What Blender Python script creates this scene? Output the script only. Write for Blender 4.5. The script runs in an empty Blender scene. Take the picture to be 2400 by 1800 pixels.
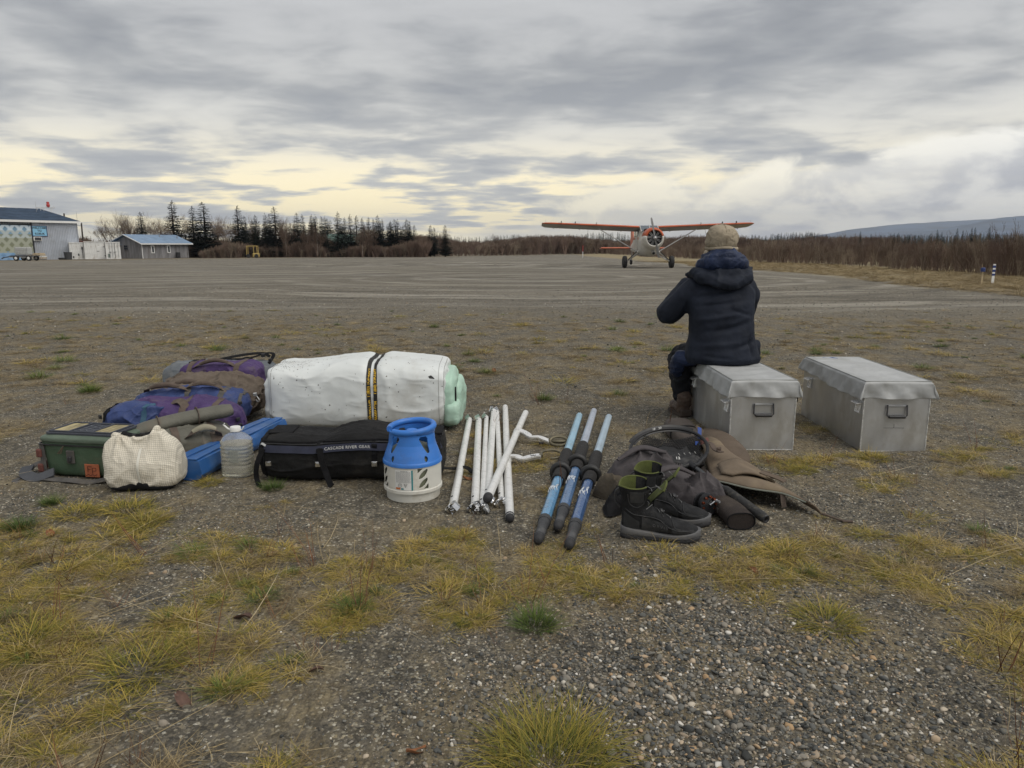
import bpy, bmesh, math, random
import numpy as np
from mathutils import Vector, Matrix, Euler
from mathutils.bvhtree import BVHTree
S = bpy.context.scene
COL = S.collection
R = math.radians
PI = math.pi

# ------------------------------------------------------------------ camera
EYE = 1.27
TILT = math.atan((900 - 572) / 1700.0)
cam_d = bpy.data.cameras.new('camera'); cam = bpy.data.objects.new('camera', cam_d); COL.objects.link(cam)
cam.location = (0, 0, EYE); cam.rotation_euler = (PI / 2 - TILT, 0, 0)
cam_d.sensor_width = 36; cam_d.lens = 25.5; cam_d.clip_start = .05; cam_d.clip_end = 30000
S.camera = cam

# ------------------------------------------------------------------ view, sun, sky
S.view_settings.view_transform = 'Standard'; S.view_settings.look = 'None'
S.view_settings.gamma = 1; S.view_settings.use_curve_mapping = False
S.view_settings.exposure = 0.48
SUN_EL, SUN_AZ = R(56), R(125)         # azimuth measured from +Y towards +X
sd = bpy.data.lights.new('sun', 'SUN'); sun = bpy.data.objects.new('sun', sd); COL.objects.link(sun)
sd.energy = 1.5; sd.angle = R(60); sd.color = (1.0, .95, .87)
sdir = Vector((math.sin(SUN_AZ) * math.cos(SUN_EL), math.cos(SUN_AZ) * math.cos(SUN_EL), math.sin(SUN_EL)))
sun.rotation_euler = sdir.to_track_quat('Z', 'Y').to_euler()

W = bpy.data.worlds.new('World'); S.world = W; W.use_nodes = True
def build_sky():
    nt = W.node_tree; N = nt.nodes; L = nt.links; N.clear()
    def n(t, **k):
        o = N.new(t)
        for a, b in k.items(): setattr(o, a, b)
        return o
    def val(x, s):
        if isinstance(x, (int, float)): s.default_value = x
        else: L.new(x, s)
    def ma(op, a, b=0.0, c=None, clamp=False):
        o = n('ShaderNodeMath', operation=op, use_clamp=clamp); val(a, o.inputs[0]); val(b, o.inputs[1])
        if c is not None: val(c, o.inputs[2])
        return o.outputs[0]
    def mr(x, a, b, c=0., d=1., t='SMOOTHSTEP'):
        o = n('ShaderNodeMapRange', interpolation_type=t); val(x, o.inputs[0])
        for i, q in enumerate((a, b, c, d)): o.inputs[1 + i].default_value = q
        return o.outputs[0]
    def mixc(f, a, b, bt='MIX'):
        o = n('ShaderNodeMix', data_type='RGBA', blend_type=bt); val(f, o.inputs[0])
        for s, x in ((6, a), (7, b)):
            if isinstance(x, tuple): o.inputs[s].default_value = (*x, 1)
            else: L.new(x, o.inputs[s])
        return o.outputs[2]
    tc = n('ShaderNodeTexCoord'); sp = n('ShaderNodeSeparateXYZ'); L.new(tc.outputs['Generated'], sp.inputs[0])
    x, y, z = sp.outputs
    zz = ma('MAXIMUM', z, 0.0)
    den = ma('ADD', zz, .095)
    cx = ma('DIVIDE', x, den); cy = ma('DIVIDE', y, den)
    cv = n('ShaderNodeCombineXYZ'); L.new(cx, cv.inputs[0]); L.new(cy, cv.inputs[1])
    def noise(vec, sc, det, ro, dist=0., loc=(0, 0, 0), scl=(1, 1, 1), ty='FBM'):
        mp = n('ShaderNodeMapping'); L.new(vec, mp.inputs[0]); mp.inputs[1].default_value = loc; mp.inputs[3].default_value = scl
        o = n('ShaderNodeTexNoise'); o.noise_type = ty; L.new(mp.outputs[0], o.inputs['Vector'])
        o.inputs['Scale'].default_value = sc; o.inputs['Detail'].default_value = det
        o.inputs['Roughness'].default_value = ro; o.inputs['Distortion'].default_value = dist
        return o.outputs[0]
    v = cv.outputs[0]
    big = noise(v, .9, 4, .5, .35, (3.1, 1.7, 0), (.95, 1.0, 1))
    mid = noise(v, 2.9, 8, .52, .35, (7.3, 2.2, 0), (.95, 1.0, 1))
    fine = noise(v, 9.5, 6, .55, .3, (1.3, 5.2, 0), (.8, 1.2, 1))
    thick = ma('ADD', ma('ADD', ma('MULTIPLY', big, .62), ma('MULTIPLY', mid, .30)), ma('MULTIPLY', fine, .06))
    thin = mr(thick, .535, .42)                     # 1 where the deck is thin
    lum = mr(thick, .38, .60, 1.0, 0.0, 'LINEAR')
    # colours of the deck, low to high
    el = ma('ARCSINE', ma('MINIMUM', zz, 1.0))
    low = mr(el, R(1), R(17), 1.0, 0.0)
    az = ma('ARCTAN2', x, y)
    d_az = ma('ABSOLUTE', ma('ADD', az, .22))
    glow = ma('MULTIPLY', mr(d_az, .15, 1.5, 1.0, .25), mr(el, R(2.5), R(10.5), 1.0, 0.0))
    dark = mixc(low, (.212, .218, .228), (.36, .363, .375))
    lite = mixc(low, (.385, .387, .393), (.70, .67, .58))
    deck = mixc(lum, dark, lite)
    gcol = mixc(glow, (.66, .65, .62), (1.03, .88, .54))
    deck = mixc(ma('MULTIPLY', thin, ma('ADD', ma('MULTIPLY', glow, 1.1), .22), clamp=True), deck, gcol)
    # heaped clouds standing on the horizon
    ev = n('ShaderNodeCombineXYZ'); L.new(az, ev.inputs[0]); L.new(ma('MULTIPLY', el, 1.9), ev.inputs[1])
    hb = noise(ev.outputs[0], 3.4, 2, .5, .2, (2.4, .3, 0))
    hp = noise(ev.outputs[0], 8., 9, .58, .3, (4.2, .9, 0))
    right = mr(az, -.15, .75, .0, 1.0)
    topl = ma('ADD', ma('ADD', ma('MULTIPLY', hb, .15), ma('MULTIPLY', right, .105)), -.055)
    hh = ma('SUBTRACT', ma('ADD', topl, ma('MULTIPLY', ma('SUBTRACT', hp, .5), .10)), el)
    heap = mr(hh, -.006, .014)
    shade = ma('ADD', ma('MULTIPLY', mr(hh, 0.0, .075, 1.0, 0.0), .55), ma('MULTIPLY', mr(hp, .42, .58), .62), clamp=True)
    hcol = mixc(shade, (.36, .365, .40), mixc(right, (.92, .82, .58), (.80, .785, .74)))
    deck = mixc(ma('MULTIPLY', heap, .92), deck, hcol)
    # below the horizon: plain air
    deck = mixc(mr(z, -.02, 0.0), (.37, .37, .38), deck)
    sk = n('ShaderNodeTexSky', sky_type='NISHITA', sun_disc=False, sun_elevation=SUN_EL, sun_rotation=SUN_AZ)
    scl = n('ShaderNodeVectorMath', operation='SCALE'); L.new(deck, scl.inputs[0]); scl.inputs['Scale'].default_value = 10.0
    out = mixc(.93, sk.outputs[0], scl.outputs[0])
    bg = n('ShaderNodeBackground'); L.new(out, bg.inputs[0]); bg.inputs[1].default_value = .1
    wo = n('ShaderNodeOutputWorld'); L.new(bg.outputs[0], wo.inputs[0])
build_sky()

# ------------------------------------------------------------------ numbers and noise
def _hash(ix, iy, iz, seed):
    n = (ix.astype(np.int64) * 374761393 + iy.astype(np.int64) * 668265263 + iz.astype(np.int64) * 1274126177 + seed * 974711) & 0xffffffff
    n = ((n ^ (n >> 13)) * 1274126177) & 0xffffffff
    n = ((n ^ (n >> 16)) * 668265263) & 0xffffffff
    return ((n ^ (n >> 15)) & 0xffff) / 32767.5 - 1.0
def vnoise(p, seed=0):
    p = np.asarray(p, float); i = np.floor(p); f = p - i; i = i.astype(np.int64)
    u = f * f * f * (f * (f * 6 - 15) + 10)
    r = 0
    for dx in (0, 1):
        for dy in (0, 1):
            for dz in (0, 1):
                w = (u[:, 0] if dx else 1 - u[:, 0]) * (u[:, 1] if dy else 1 - u[:, 1]) * (u[:, 2] if dz else 1 - u[:, 2])
                r = r + w * _hash(i[:, 0] + dx, i[:, 1] + dy, i[:, 2] + dz, seed)
    return r
def fbm(p, o=3, seed=0, g=.5):
    p = np.asarray(p, float); a = 1.; r = 0.; t = 0.
    for k in range(o):
        r = r + a * vnoise(p * (2.03 ** k) + 11.7 * k, seed + k); t += a; a *= g
    return r / t
def ridge(p, o=3, seed=0):
    p = np.asarray(p, float); a = 1.; r = 0.; t = 0.
    for k in range(o):
        q = p * (1.9 ** k) + 5.1 * k; q = q + .35 * vnoise(q * 1.3, seed + 40)[:, None]
        r = r + a * (1.9 * np.exp(-np.abs(vnoise(q, seed + k)) / .17) - .75); t += a; a *= .5
    return r / t
def sstep(a, b, x):
    t = np.clip((np.asarray(x, float) - a) / (b - a), 0, 1); return t * t * (3 - 2 * t)
def terrain(x, y):
    d = np.hypot(x, y)
    t = np.maximum(0., d - 12.)
    return -np.minimum(.0085 * t, 1.2)
def gz(x, y): return float(terrain(x, y))
def G(px, py, z=0.):                       # where the line of sight through that spot of the photo meets the level z
    dx = (px - 1200) / 1700.; dy = (900 - py) / 1700.
    yy = math.cos(TILT) + dy * math.sin(TILT); zz = -math.sin(TILT) + dy * math.cos(TILT)
    t = (z - EYE) / zz
    return Vector((dx * t, yy * t, z))
def AT(px, Y, z=0.):
    d = Y * math.cos(TILT) - (z - EYE) * math.sin(TILT)
    return Vector(((px - 1200) / 1700. * d, Y, z))
def ZY(py, Y):                             # height seen at row py at distance Y
    a = math.atan((900 - py) / 1700.) - TILT
    return EYE + Y * math.tan(a)

# ------------------------------------------------------------------ materials
MATS = {}
def new_mat(name):
    m = bpy.data.materials.new(name); m.use_nodes = True
    nt = m.node_tree; b = nt.nodes['Principled BSDF']
    return m, nt, b
def M(name, col, rough=.7, metal=0., var=.12, vs=9., bump=.0, bs=60., dirt=None, weave=None, weave_c=.0, coat=0., sheen=0., stretch=(1, 1, 1), folds=0., fs=7., spec=.5, alpha=None, scratch=0.):
    if name in MATS: return MATS[name]
    m, nt, b = new_mat(name); N = nt.nodes; L = nt.links
    tc = N.new('ShaderNodeTexCoord'); mp = N.new('ShaderNodeMapping'); L.new(tc.outputs['Object'], mp.inputs[0]); mp.inputs[3].default_value = stretch
    def noise(sc, det=4, ro=.55):
        o = N.new('ShaderNodeTexNoise'); L.new(mp.outputs[0], o.inputs['Vector']); o.inputs['Scale'].default_value = sc
        o.inputs['Detail'].default_value = det; o.inputs['Roughness'].default_value = ro; return o.outputs[0]
    def mix(f, a, c, bt='MIX'):
        o = N.new('ShaderNodeMix'); o.data_type = 'RGBA'; o.blend_type = bt
        if isinstance(f, float): o.inputs[0].default_value = f
        else: L.new(f, o.inputs[0])
        for s, x in ((6, a), (7, c)):
            if isinstance(x, tuple): o.inputs[s].default_value = (*x[:3], 1)
            else: L.new(x, o.inputs[s])
        return o.outputs[2]
    def rng(x, a, c, d=0., e=1.):
        o = N.new('ShaderNodeMapRange'); o.interpolation_type = 'SMOOTHSTEP'; L.new(x, o.inputs[0])
        for i, q in enumerate((a, c, d, e)): o.inputs[1 + i].default_value = q
        return o.outputs[0]
    lo = tuple(c * (1 - var) for c in col); hi = tuple(min(1., c * (1 + var)) for c in col)
    c = mix(rng(noise(vs), .3, .7), lo, hi)
    if dirt:
        dc, amt, ds = dirt
        o = N.new('ShaderNodeMath'); o.operation = 'MULTIPLY'; L.new(rng(noise(ds, 8, .68), .5, .66), o.inputs[0]); o.inputs[1].default_value = amt
        c = mix(o.outputs[0], c, dc)
    hs = []
    if weave:
        for k, ax in enumerate(('X', 'Z')):
            w = N.new('ShaderNodeTexWave'); w.bands_direction = ax; L.new(tc.outputs['Object'], w.inputs[0]); w.inputs['Scale'].default_value = weave; hs.append((w.outputs['Fac'], .5))
        if weave_c:
            a = N.new('ShaderNodeMath'); a.operation = 'MULTIPLY'; L.new(hs[0][0], a.inputs[0]); L.new(hs[1][0], a.inputs[1])
            c = mix(rng(a.outputs[0], 0., .35, weave_c, 0.), c, tuple(q * .3 for q in col))
    L.new(c, b.inputs['Base Color'])
    b.inputs['Metallic'].default_value = metal; b.inputs['Specular IOR Level'].default_value = spec
    L.new(rng(noise(vs * 1.7), .25, .75, max(.03, rough - .08), min(1., rough + .08)), b.inputs['Roughness'])
    b.inputs['Coat Weight'].default_value = coat; b.inputs['Coat Roughness'].default_value = .15
    b.inputs['Sheen Weight'].default_value = sheen
    if alpha is not None: b.inputs['Alpha'].default_value = alpha
    if bump or weave or folds:
        prev = None
        def rnoise(sc):
            o = N.new('ShaderNodeTexNoise'); o.noise_type = 'RIDGED_MULTIFRACTAL'; L.new(mp.outputs[0], o.inputs['Vector']); o.inputs['Scale'].default_value = sc; o.inputs['Detail'].default_value = 1.5; o.inputs['Roughness'].default_value = .4; o.inputs['Distortion'].default_value = .6; return o.outputs[0]
        def bmp(h, st, dist):
            nonlocal prev
            o = N.new('ShaderNodeBump'); L.new(h, o.inputs['Height']); o.inputs['Strength'].default_value = st; o.inputs['Distance'].default_value = dist
            if prev: L.new(prev, o.inputs['Normal'])
            prev = o.outputs[0]
        if folds: bmp(noise(fs, 3, .5), folds, .05); bmp(rnoise(fs * .55), folds * .8, .018)
        if bump: bmp(noise(bs, 6, .6), bump, .01)
        if weave:
            for h, s in hs: bmp(h, .35, .002)
        L.new(prev, b.inputs['Normal'])
    MATS[name] = m
    return m

# ------------------------------------------------------------------ mesh building
class B:
    def __init__(s): s.v = []; s.f = []
    def add(s, V, F):
        o = len(s.v); s.v += [tuple(map(float, p)) for p in V]; s.f += [tuple(int(i) + o for i in q) for q in F]; return s
    def box(s, c, d, rot=None, bev=0.):
        hx, hy, hz = d[0] / 2, d[1] / 2, d[2] / 2; b = min(bev, hx * .95, hy * .95, hz * .95)
        V = []; F = []
        if b <= 0:
            for sx in (-1, 1):
                for sy in (-1, 1):
                    for sz in (-1, 1): V.append(Vector((sx * hx, sy * hy, sz * hz)))
            F = [(0, 1, 3, 2), (4, 6, 7, 5), (0, 4, 5, 1), (2, 3, 7, 6), (0, 2, 6, 4), (1, 5, 7, 3)]
        else:
            idx = {}
            for sx in (-1, 1):
                for sy in (-1, 1):
                    for sz in (-1, 1):
                        for a in range(3):
                            p = [sx * (hx - b), sy * (hy - b), sz * (hz - b)]; p[a] += (sx, sy, sz)[a] * b
                            idx[(sx, sy, sz, a)] = len(V); V.append(Vector(p))
            for a in range(3):
                u, w = [(1, 2), (2, 0), (0, 1)][a]
                for sg in (-1, 1):
                    q = []
                    for su, sw in ((-1, -1), (1, -1), (1, 1), (-1, 1)):
                        k = [0, 0, 0]; k[a] = sg; k[u] = su; k[w] = sw; q.append(idx[(*k, a)])
                    F.append(tuple(q if sg > 0 else q[::-1]))
            for a in range(3):
                u, w = [(1, 2), (2, 0), (0, 1)][a]
                for su in (-1, 1):
                    for sw in (-1, 1):
                        k0 = [0, 0, 0]; k0[a] = -1; k0[u] = su; k0[w] = sw; k1 = list(k0); k1[a] = 1
                        q = [idx[(*k0, u)], idx[(*k1, u)], idx[(*k1, w)], idx[(*k0, w)]]
                        F.append(tuple(q if su * sw < 0 else q[::-1]))
            for sx in (-1, 1):
                for sy in (-1, 1):
                    for sz in (-1, 1):
                        q = [idx[(sx, sy, sz, a)] for a in range(3)]
                        F.append(tuple(q if sx * sy * sz > 0 else q[::-1]))
        if rot is not None:
            m = rot if isinstance(rot, Matrix) else Euler(rot).to_matrix(); V = [m @ p for p in V]
        return s.add([p + Vector(c) for p in V], F)
    def tube(s, path, r, n=8, caps=True, closed=False, flat=1., up=None):
        P = [Vector(p) for p in path]; k = len(P)
        rr = r if isinstance(r, (list, tuple)) else [r] * k
        T = []
        for i in range(k):
            a = P[(i - 1) % k] if (closed or i > 0) else P[i]; c = P[(i + 1) % k] if (closed or i < k - 1) else P[i]
            T.append((c - a).normalized())
        u = Vector(up) if up is not None else (Vector((0, 0, 1)) if abs(T[0].z) < .9 else Vector((1, 0, 0)))
        V = []; F = []
        for i in range(k):
            u = (u - T[i] * u.dot(T[i]))
            if u.length < 1e-6: u = T[i].orthogonal()
            u.normalize(); w = T[i].cross(u)
            for j in range(n):
                a = 2 * PI * (j + .5) / n
                V.append(P[i] + (w * math.cos(a) + u * math.sin(a) * flat) * rr[i])
        for i in range(k if closed else k - 1):
            i2 = (i + 1) % k
            for j in range(n): F.append((i * n + j, i * n + (j + 1) % n, i2 * n + (j + 1) % n, i2 * n + j))
        if caps and not closed:
            F.append(tuple(range(n))[::-1]); F.append(tuple((k - 1) * n + j for j in range(n)))
        return s.add(V, F)
    def lathe(s, prof, n=24, c=(0, 0, 0), rot=None, cap=True):
        V = []; F = []; k = len(prof)
        for r, z in prof:
            for j in range(n):
                a = 2 * PI * j / n; V.append(Vector((r * math.cos(a), r * math.sin(a), z)))
        for i in range(k - 1):
            for j in range(n): F.append((i * n + j, i * n + (j + 1) % n, (i + 1) * n + (j + 1) % n, (i + 1) * n + j))
        if cap:
            F.append(tuple(range(n))[::-1]); F.append(tuple((k - 1) * n + j for j in range(n)))
        if rot is not None:
            m = rot if isinstance(rot, Matrix) else Euler(rot).to_matrix(); V = [m @ p for p in V]
        return s.add([p + Vector(c) for p in V], F)
    def ribbon(s, path, width, thick, nrm):
        # strap: nrm = one normal, or one per point
        P = [Vector(p) for p in path]; k = len(P); V = []; F = []
        for i in range(k):
            t = (P[min(i + 1, k - 1)] - P[max(i - 1, 0)]).normalized()
            nn = Vector(nrm[i]) if isinstance(nrm, list) else Vector(nrm)
            w = t.cross(nn)
            w = w.normalized() if w.length > 1e-6 else t.orthogonal().normalized()
            nn = w.cross(t).normalized()
            for a, b in ((-1, -1), (1, -1), (1, 1), (-1, 1)): V.append(P[i] + w * a * width / 2 + nn * b * thick / 2)
        for i in range(k - 1):
            for j in range(4): F.append((i * 4 + j, i * 4 + (j + 1) % 4, i * 4 + 4 + (j + 1) % 4, i * 4 + 4 + j))
        F += [(3, 2, 1, 0), tuple((k - 1) * 4 + j for j in range(4))]
        return s.add(V, F)
    def prism(s, poly, h, mat=None):            # poly in xy, extruded along z from 0 to h, then matrix
        k = len(poly); V = [Vector((p[0], p[1], 0)) for p in poly] + [Vector((p[0], p[1], h)) for p in poly]
        F = [tuple(range(k))[::-1], tuple(range(k, 2 * k))] + [(i, (i + 1) % k, k + (i + 1) % k, k + i) for i in range(k)]
        if mat is not None: V = [mat @ p for p in V]
        return s.add(V, F)
    def grid(s, fn, nu, nv, cu=False, cv=False):
        V = [fn(i / (nu if cu else nu - 1), j / (nv if cv else nv - 1)) for i in range(nu) for j in range(nv)]; F = []
        for i in range(nu if cu else nu - 1):
            for j in range(nv if cv else nv - 1):
                F.append((i * nv + j, ((i + 1) % nu) * nv + j, ((i + 1) % nu) * nv + (j + 1) % nv, i * nv + (j + 1) % nv))
        return s.add(V, F)
    def loft(s, rings, caps=True):
        n = len(rings[0]); V = [p for r in rings for p in r]; F = []
        for i in range(len(rings) - 1):
            for j in range(n): F.append((i * n + j, i * n + (j + 1) % n, (i + 1) * n + (j + 1) % n, (i + 1) * n + j))
        if caps: F += [tuple(range(n))[::-1], tuple((len(rings) - 1) * n + j for j in range(n))]
        return s.add(V, F)
    def build(s, name, mat, parent=None, smooth=False, sharp=35, sub=0, fix=True):
        return link_mesh(name, s.v, s.f, mat, parent, smooth, sharp, sub, fix)
def link_mesh(name, V, F, mat, parent=None, smooth=False, sharp=35, sub=0, fix=False):
    me = bpy.data.meshes.new(name); me.from_pydata([tuple(p) for p in V], [], F)
    if fix:
        bm = bmesh.new(); bm.from_mesh(me); bmesh.ops.recalc_face_normals(bm, faces=bm.faces); bm.to_mesh(me); bm.free()
    me.materials.append(mat)
    if smooth:
        me.polygons.foreach_set('use_smooth', [True] * len(me.polygons))
        if sharp is not None and sharp < 170: me.set_sharp_from_angle(angle=R(sharp))
    me.update()
    o = bpy.data.objects.new(name, me); COL.objects.link(o)
    if parent: o.parent = parent
    if sub:
        md = o.modifiers.new('sub', 'SUBSURF'); md.levels = sub; md.render_levels = sub
    return o
def big_mesh(name, V, F4, mat, smooth=False):   # numpy quads/tris, fast
    V = np.asarray(V, np.float32); F4 = np.asarray(F4, np.int32); k = F4.shape[1]
    me = bpy.data.meshes.new(name); me.vertices.add(len(V)); me.vertices.foreach_set('co', V.ravel())
    me.loops.add(F4.size); me.loops.foreach_set('vertex_index', F4.ravel())
    me.polygons.add(len(F4)); me.polygons.foreach_set('loop_start', np.arange(0, F4.size, k, dtype=np.int32))
    if smooth: me.polygons.foreach_set('use_smooth', np.ones(len(F4), bool))
    me.materials.append(mat); me.update(calc_edges=True); me.validate()
    return me
def thing(name, label, cat, loc=(0, 0, 0), rz=0., group=None, rot=None):
    o = bpy.data.objects.new(name, None); COL.objects.link(o); o.empty_display_size = .1
    o.location = loc; o.rotation_euler = rot if rot else (0, 0, rz)
    return tag(o, label, cat, group)
def tag(o, label, cat, group=None, kind=None):
    if label: o['label'] = label
    if cat: o['category'] = cat
    if group: o['group'] = group
    if kind: o['kind'] = kind
    return o
def copy_tree(o, parent=None):
    c = o.copy(); COL.objects.link(c); c.parent = parent
    for ch in [q for q in list(o.children)]: copy_tree(ch, c)
    return c
def obj_link(name, me, parent=None):
    o = bpy.data.objects.new(name, me); COL.objects.link(o)
    if parent: o.parent = parent
    return o
# text as flat geometry, optionally bent by a function (u, v) -> point
def letters(name, s, size, mat, parent, fn=None, align='CENTER', bold=0., cut=0, depth=.0, spacing=1.0, sx=1.):
    cu = bpy.data.curves.new('t', 'FONT'); cu.body = s; cu.size = size; cu.align_x = align; cu.align_y = 'CENTER'; cu.offset = bold
    cu.space_character = spacing; cu.resolution_u = 3; cu.extrude = depth
    ob = bpy.data.objects.new('t', cu); COL.objects.link(ob)
    dg = bpy.context.evaluated_depsgraph_get(); me = bpy.data.meshes.new_from_object(ob.evaluated_get(dg))
    bpy.data.objects.remove(ob); bpy.data.curves.remove(cu)
    if cut:
        bm = bmesh.new(); bm.from_mesh(me); bmesh.ops.triangulate(bm, faces=bm.faces)
        for _ in range(cut): bmesh.ops.subdivide_edges(bm, edges=[e for e in bm.edges if e.calc_length() > size * .25], cuts=1, use_grid_fill=True)
        bm.to_mesh(me); bm.free()
    if fn:
        for v in me.vertices: v.co = fn(v.co.x * sx, v.co.y)
    me.name = name; me.materials.clear(); me.materials.append(mat)
    o = bpy.data.objects.new(name, me); COL.objects.link(o)
    if parent: o.parent = parent
    return o
# soft rounded box: numpy verts from a welded cube grid; returns V, F
def softcube(n):
    P = {}; V = []; F = []
    def vid(p):
        k = tuple(np.round(p, 5))
        if k not in P: P[k] = len(V); V.append(p)
        return P[k]
    t = np.tan(np.linspace(-1, 1, n + 1) * PI / 4)
    for a in range(3):
        u, w = [(1, 2), (2, 0), (0, 1)][a]
        for sg in (-1, 1):
            ids = [[0] * (n + 1) for _ in range(n + 1)]
            for i in range(n + 1):
                for j in range(n + 1):
                    p = [0, 0, 0]; p[a] = float(sg); p[u] = t[i]; p[w] = t[j]; ids[i][j] = vid(p)
            for i in range(n):
                for j in range(n):
                    q = (ids[i][j], ids[i + 1][j], ids[i + 1][j + 1], ids[i][j + 1]); F.append(q if sg > 0 else q[::-1])
    return np.array(V), F
_SC = {}
def soft(dims, n=40, n1=4., n2=4., axis=0):
    # unit superquadric of half-sizes dims; n1 rounds the cross-section across axis, n2 rounds the ends
    if n not in _SC: _SC[n] = softcube(n)
    P, F = _SC[n]; P = P.copy()
    a = axis; u, w = [(1, 2), (2, 0), (0, 1)][a]
    ryz = (np.abs(P[:, u]) ** n1 + np.abs(P[:, w]) ** n1) ** (1 / n1)
    r = (np.abs(P[:, a]) ** n2 + ryz ** n2) ** (1 / n2)
    return P / r[:, None] * np.array(dims), F
def normals(V, F):
    V = np.asarray(V); Fq = np.array([f if len(f) == 4 else (*f, f[-1]) for f in F])
    n = np.cross(V[Fq[:, 2]] - V[Fq[:, 0]], V[Fq[:, 3]] - V[Fq[:, 1]])
    N = np.zeros_like(V)
    for k in range(4): np.add.at(N, Fq[:, k], n)
    return N / np.maximum(np.linalg.norm(N, axis=1), 1e-9)[:, None]
def puff(V, F, amt, seed=0, sc=(6, 6, 6), rid=0., rs=(8, 8, 8), fine=0.):
    N = normals(V, F); d = amt * fbm(V * np.array(sc), 3, seed)
    if rid: d = d + rid * ridge(V * np.array(rs), 3, seed + 9)
    if fine: d = d + fine * fbm(V * 38, 2, seed + 5)
    return V + N * d[:, None]
def bvh_of(V, F): return BVHTree.FromPolygons([tuple(p) for p in V], F)
def wrap_path(bvh, c, d1, d2, a0, a1, n=28, off=.004, far=2.):
    # points round a body: rays from outside toward c in the plane d1,d2
    P = []; Q = []; c = Vector(c); d1 = Vector(d1); d2 = Vector(d2)
    for i in range(n):
        a = a0 + (a1 - a0) * i / (n - 1); d = (d1 * math.cos(a) + d2 * math.sin(a)).normalized()
        h = bvh.ray_cast(c + d * far, -d)
        if h[0] is not None: P.append(h[0] + h[1] * off); Q.append(h[1])
    return P, Q
def bez(pts, n=16):                      # smooth curve through points (Catmull-Rom)
    P = [Vector(p) for p in pts]; P = [P[0] * 2 - P[1]] + P + [P[-1] * 2 - P[-2]]; out = []
    for i in range(1, len(P) - 2):
        for k in range(n):
            t = k / n; a, b, c, d = P[i - 1:i + 3]
            out.append(.5 * ((2 * b) + (c - a) * t + (2 * a - 5 * b + 4 * c - d) * t * t + (3 * b - a - 3 * c + d) * t ** 3))
    return out + [P[-2]]
def merged(parts, voxel, smooth=4):      # union of closed lumps as one continuous skin -> V, F
    b = B()
    for V, F in parts: b.add(V, F)
    me = bpy.data.meshes.new('m'); me.from_pydata(b.v, [], b.f)
    o = bpy.data.objects.new('m', me); COL.objects.link(o)
    r = o.modifiers.new('r', 'REMESH'); r.mode = 'VOXEL'; r.voxel_size = voxel
    s = o.modifiers.new('s', 'SMOOTH'); s.iterations = smooth; s.factor = .6
    dg = bpy.context.evaluated_depsgraph_get(); ev = o.evaluated_get(dg); m2 = ev.to_mesh()
    V = np.zeros(len(m2.vertices) * 3); m2.vertices.foreach_get('co', V); V = V.reshape(-1, 3)
    F = [tuple(p.vertices) for p in m2.polygons]
    ev.to_mesh_clear(); bpy.data.objects.remove(o); bpy.data.meshes.remove(me)
    return V, F
def capsule(path, rad, n=16, sq=(1, 1)):
    b = B(); P = [Vector(p) for p in path]; P2 = [P[0] - (P[1] - P[0]).normalized() * rad[0] * .8] + P + [P[-1] + (P[-1] - P[-2]).normalized() * rad[-1] * .8]
    r = [rad[0] * .45] + list(rad) + [rad[-1] * .45]
    b.tube(P2, r, n); return b.v, b.f
def ball(c, r, n=16):
    V, F = soft(r if isinstance(r, tuple) else (r, r, r), 12, 2., 2.); return [tuple(p) for p in (V + np.array(c))], F
# scatter of instances that nobody would count
def scatter(name, srcs, P, ROT, SC, IDX, label, parent=None):
    c = bpy.data.collections.new(name + '_kinds')
    for s in srcs:
        c.objects.link(s)
    me = bpy.data.meshes.new(name); P = np.asarray(P, np.float32); me.vertices.add(len(P)); me.vertices.foreach_set('co', P.ravel())
    a = me.attributes.new('rot', 'FLOAT_VECTOR', 'POINT'); a.data.foreach_set('vector', np.asarray(ROT, np.float32).ravel())
    a = me.attributes.new('scl', 'FLOAT_VECTOR', 'POINT'); a.data.foreach_set('vector', np.asarray(SC, np.float32).ravel())
    a = me.attributes.new('pick', 'INT', 'POINT'); a.data.foreach_set('value', np.asarray(IDX, np.int32))
    o = bpy.data.objects.new(name, me); COL.objects.link(o)
    g = bpy.data.node_groups.new(name, 'GeometryNodeTree')
    g.interface.new_socket('Geometry', in_out='INPUT', socket_type='NodeSocketGeometry'); g.interface.new_socket('Geometry', in_out='OUTPUT', socket_type='NodeSocketGeometry')
    N = g.nodes; L = g.links; gi = N.new('NodeGroupInput'); go = N.new('NodeGroupOutput')
    ip = N.new('GeometryNodeInstanceOnPoints'); ci = N.new('GeometryNodeCollectionInfo')
    ci.inputs[0].default_value = c; ci.inputs['Separate Children'].default_value = True; ci.inputs['Reset Children'].default_value = True
    def na(t, nm):
        x = N.new('GeometryNodeInputNamedAttribute'); x.data_type = t; x.inputs[0].default_value = nm; return x.outputs[0]
    L.new(gi.outputs[0], ip.inputs['Points']); L.new(ci.outputs[0], ip.inputs['Instance']); ip.inputs['Pick Instance'].default_value = True
    L.new(na('INT', 'pick'), ip.inputs['Instance Index']); L.new(na('FLOAT_VECTOR', 'scl'), ip.inputs['Scale'])
    er = N.new('FunctionNodeEulerToRotation'); L.new(na('FLOAT_VECTOR', 'rot'), er.inputs[0]); L.new(er.outputs[0], ip.inputs['Rotation'])
    L.new(ip.outputs[0], go.inputs[0])
    md = o.modifiers.new('scatter', 'NODES'); md.node_group = g
    return tag(o, label, None, None, 'stuff')
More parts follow.
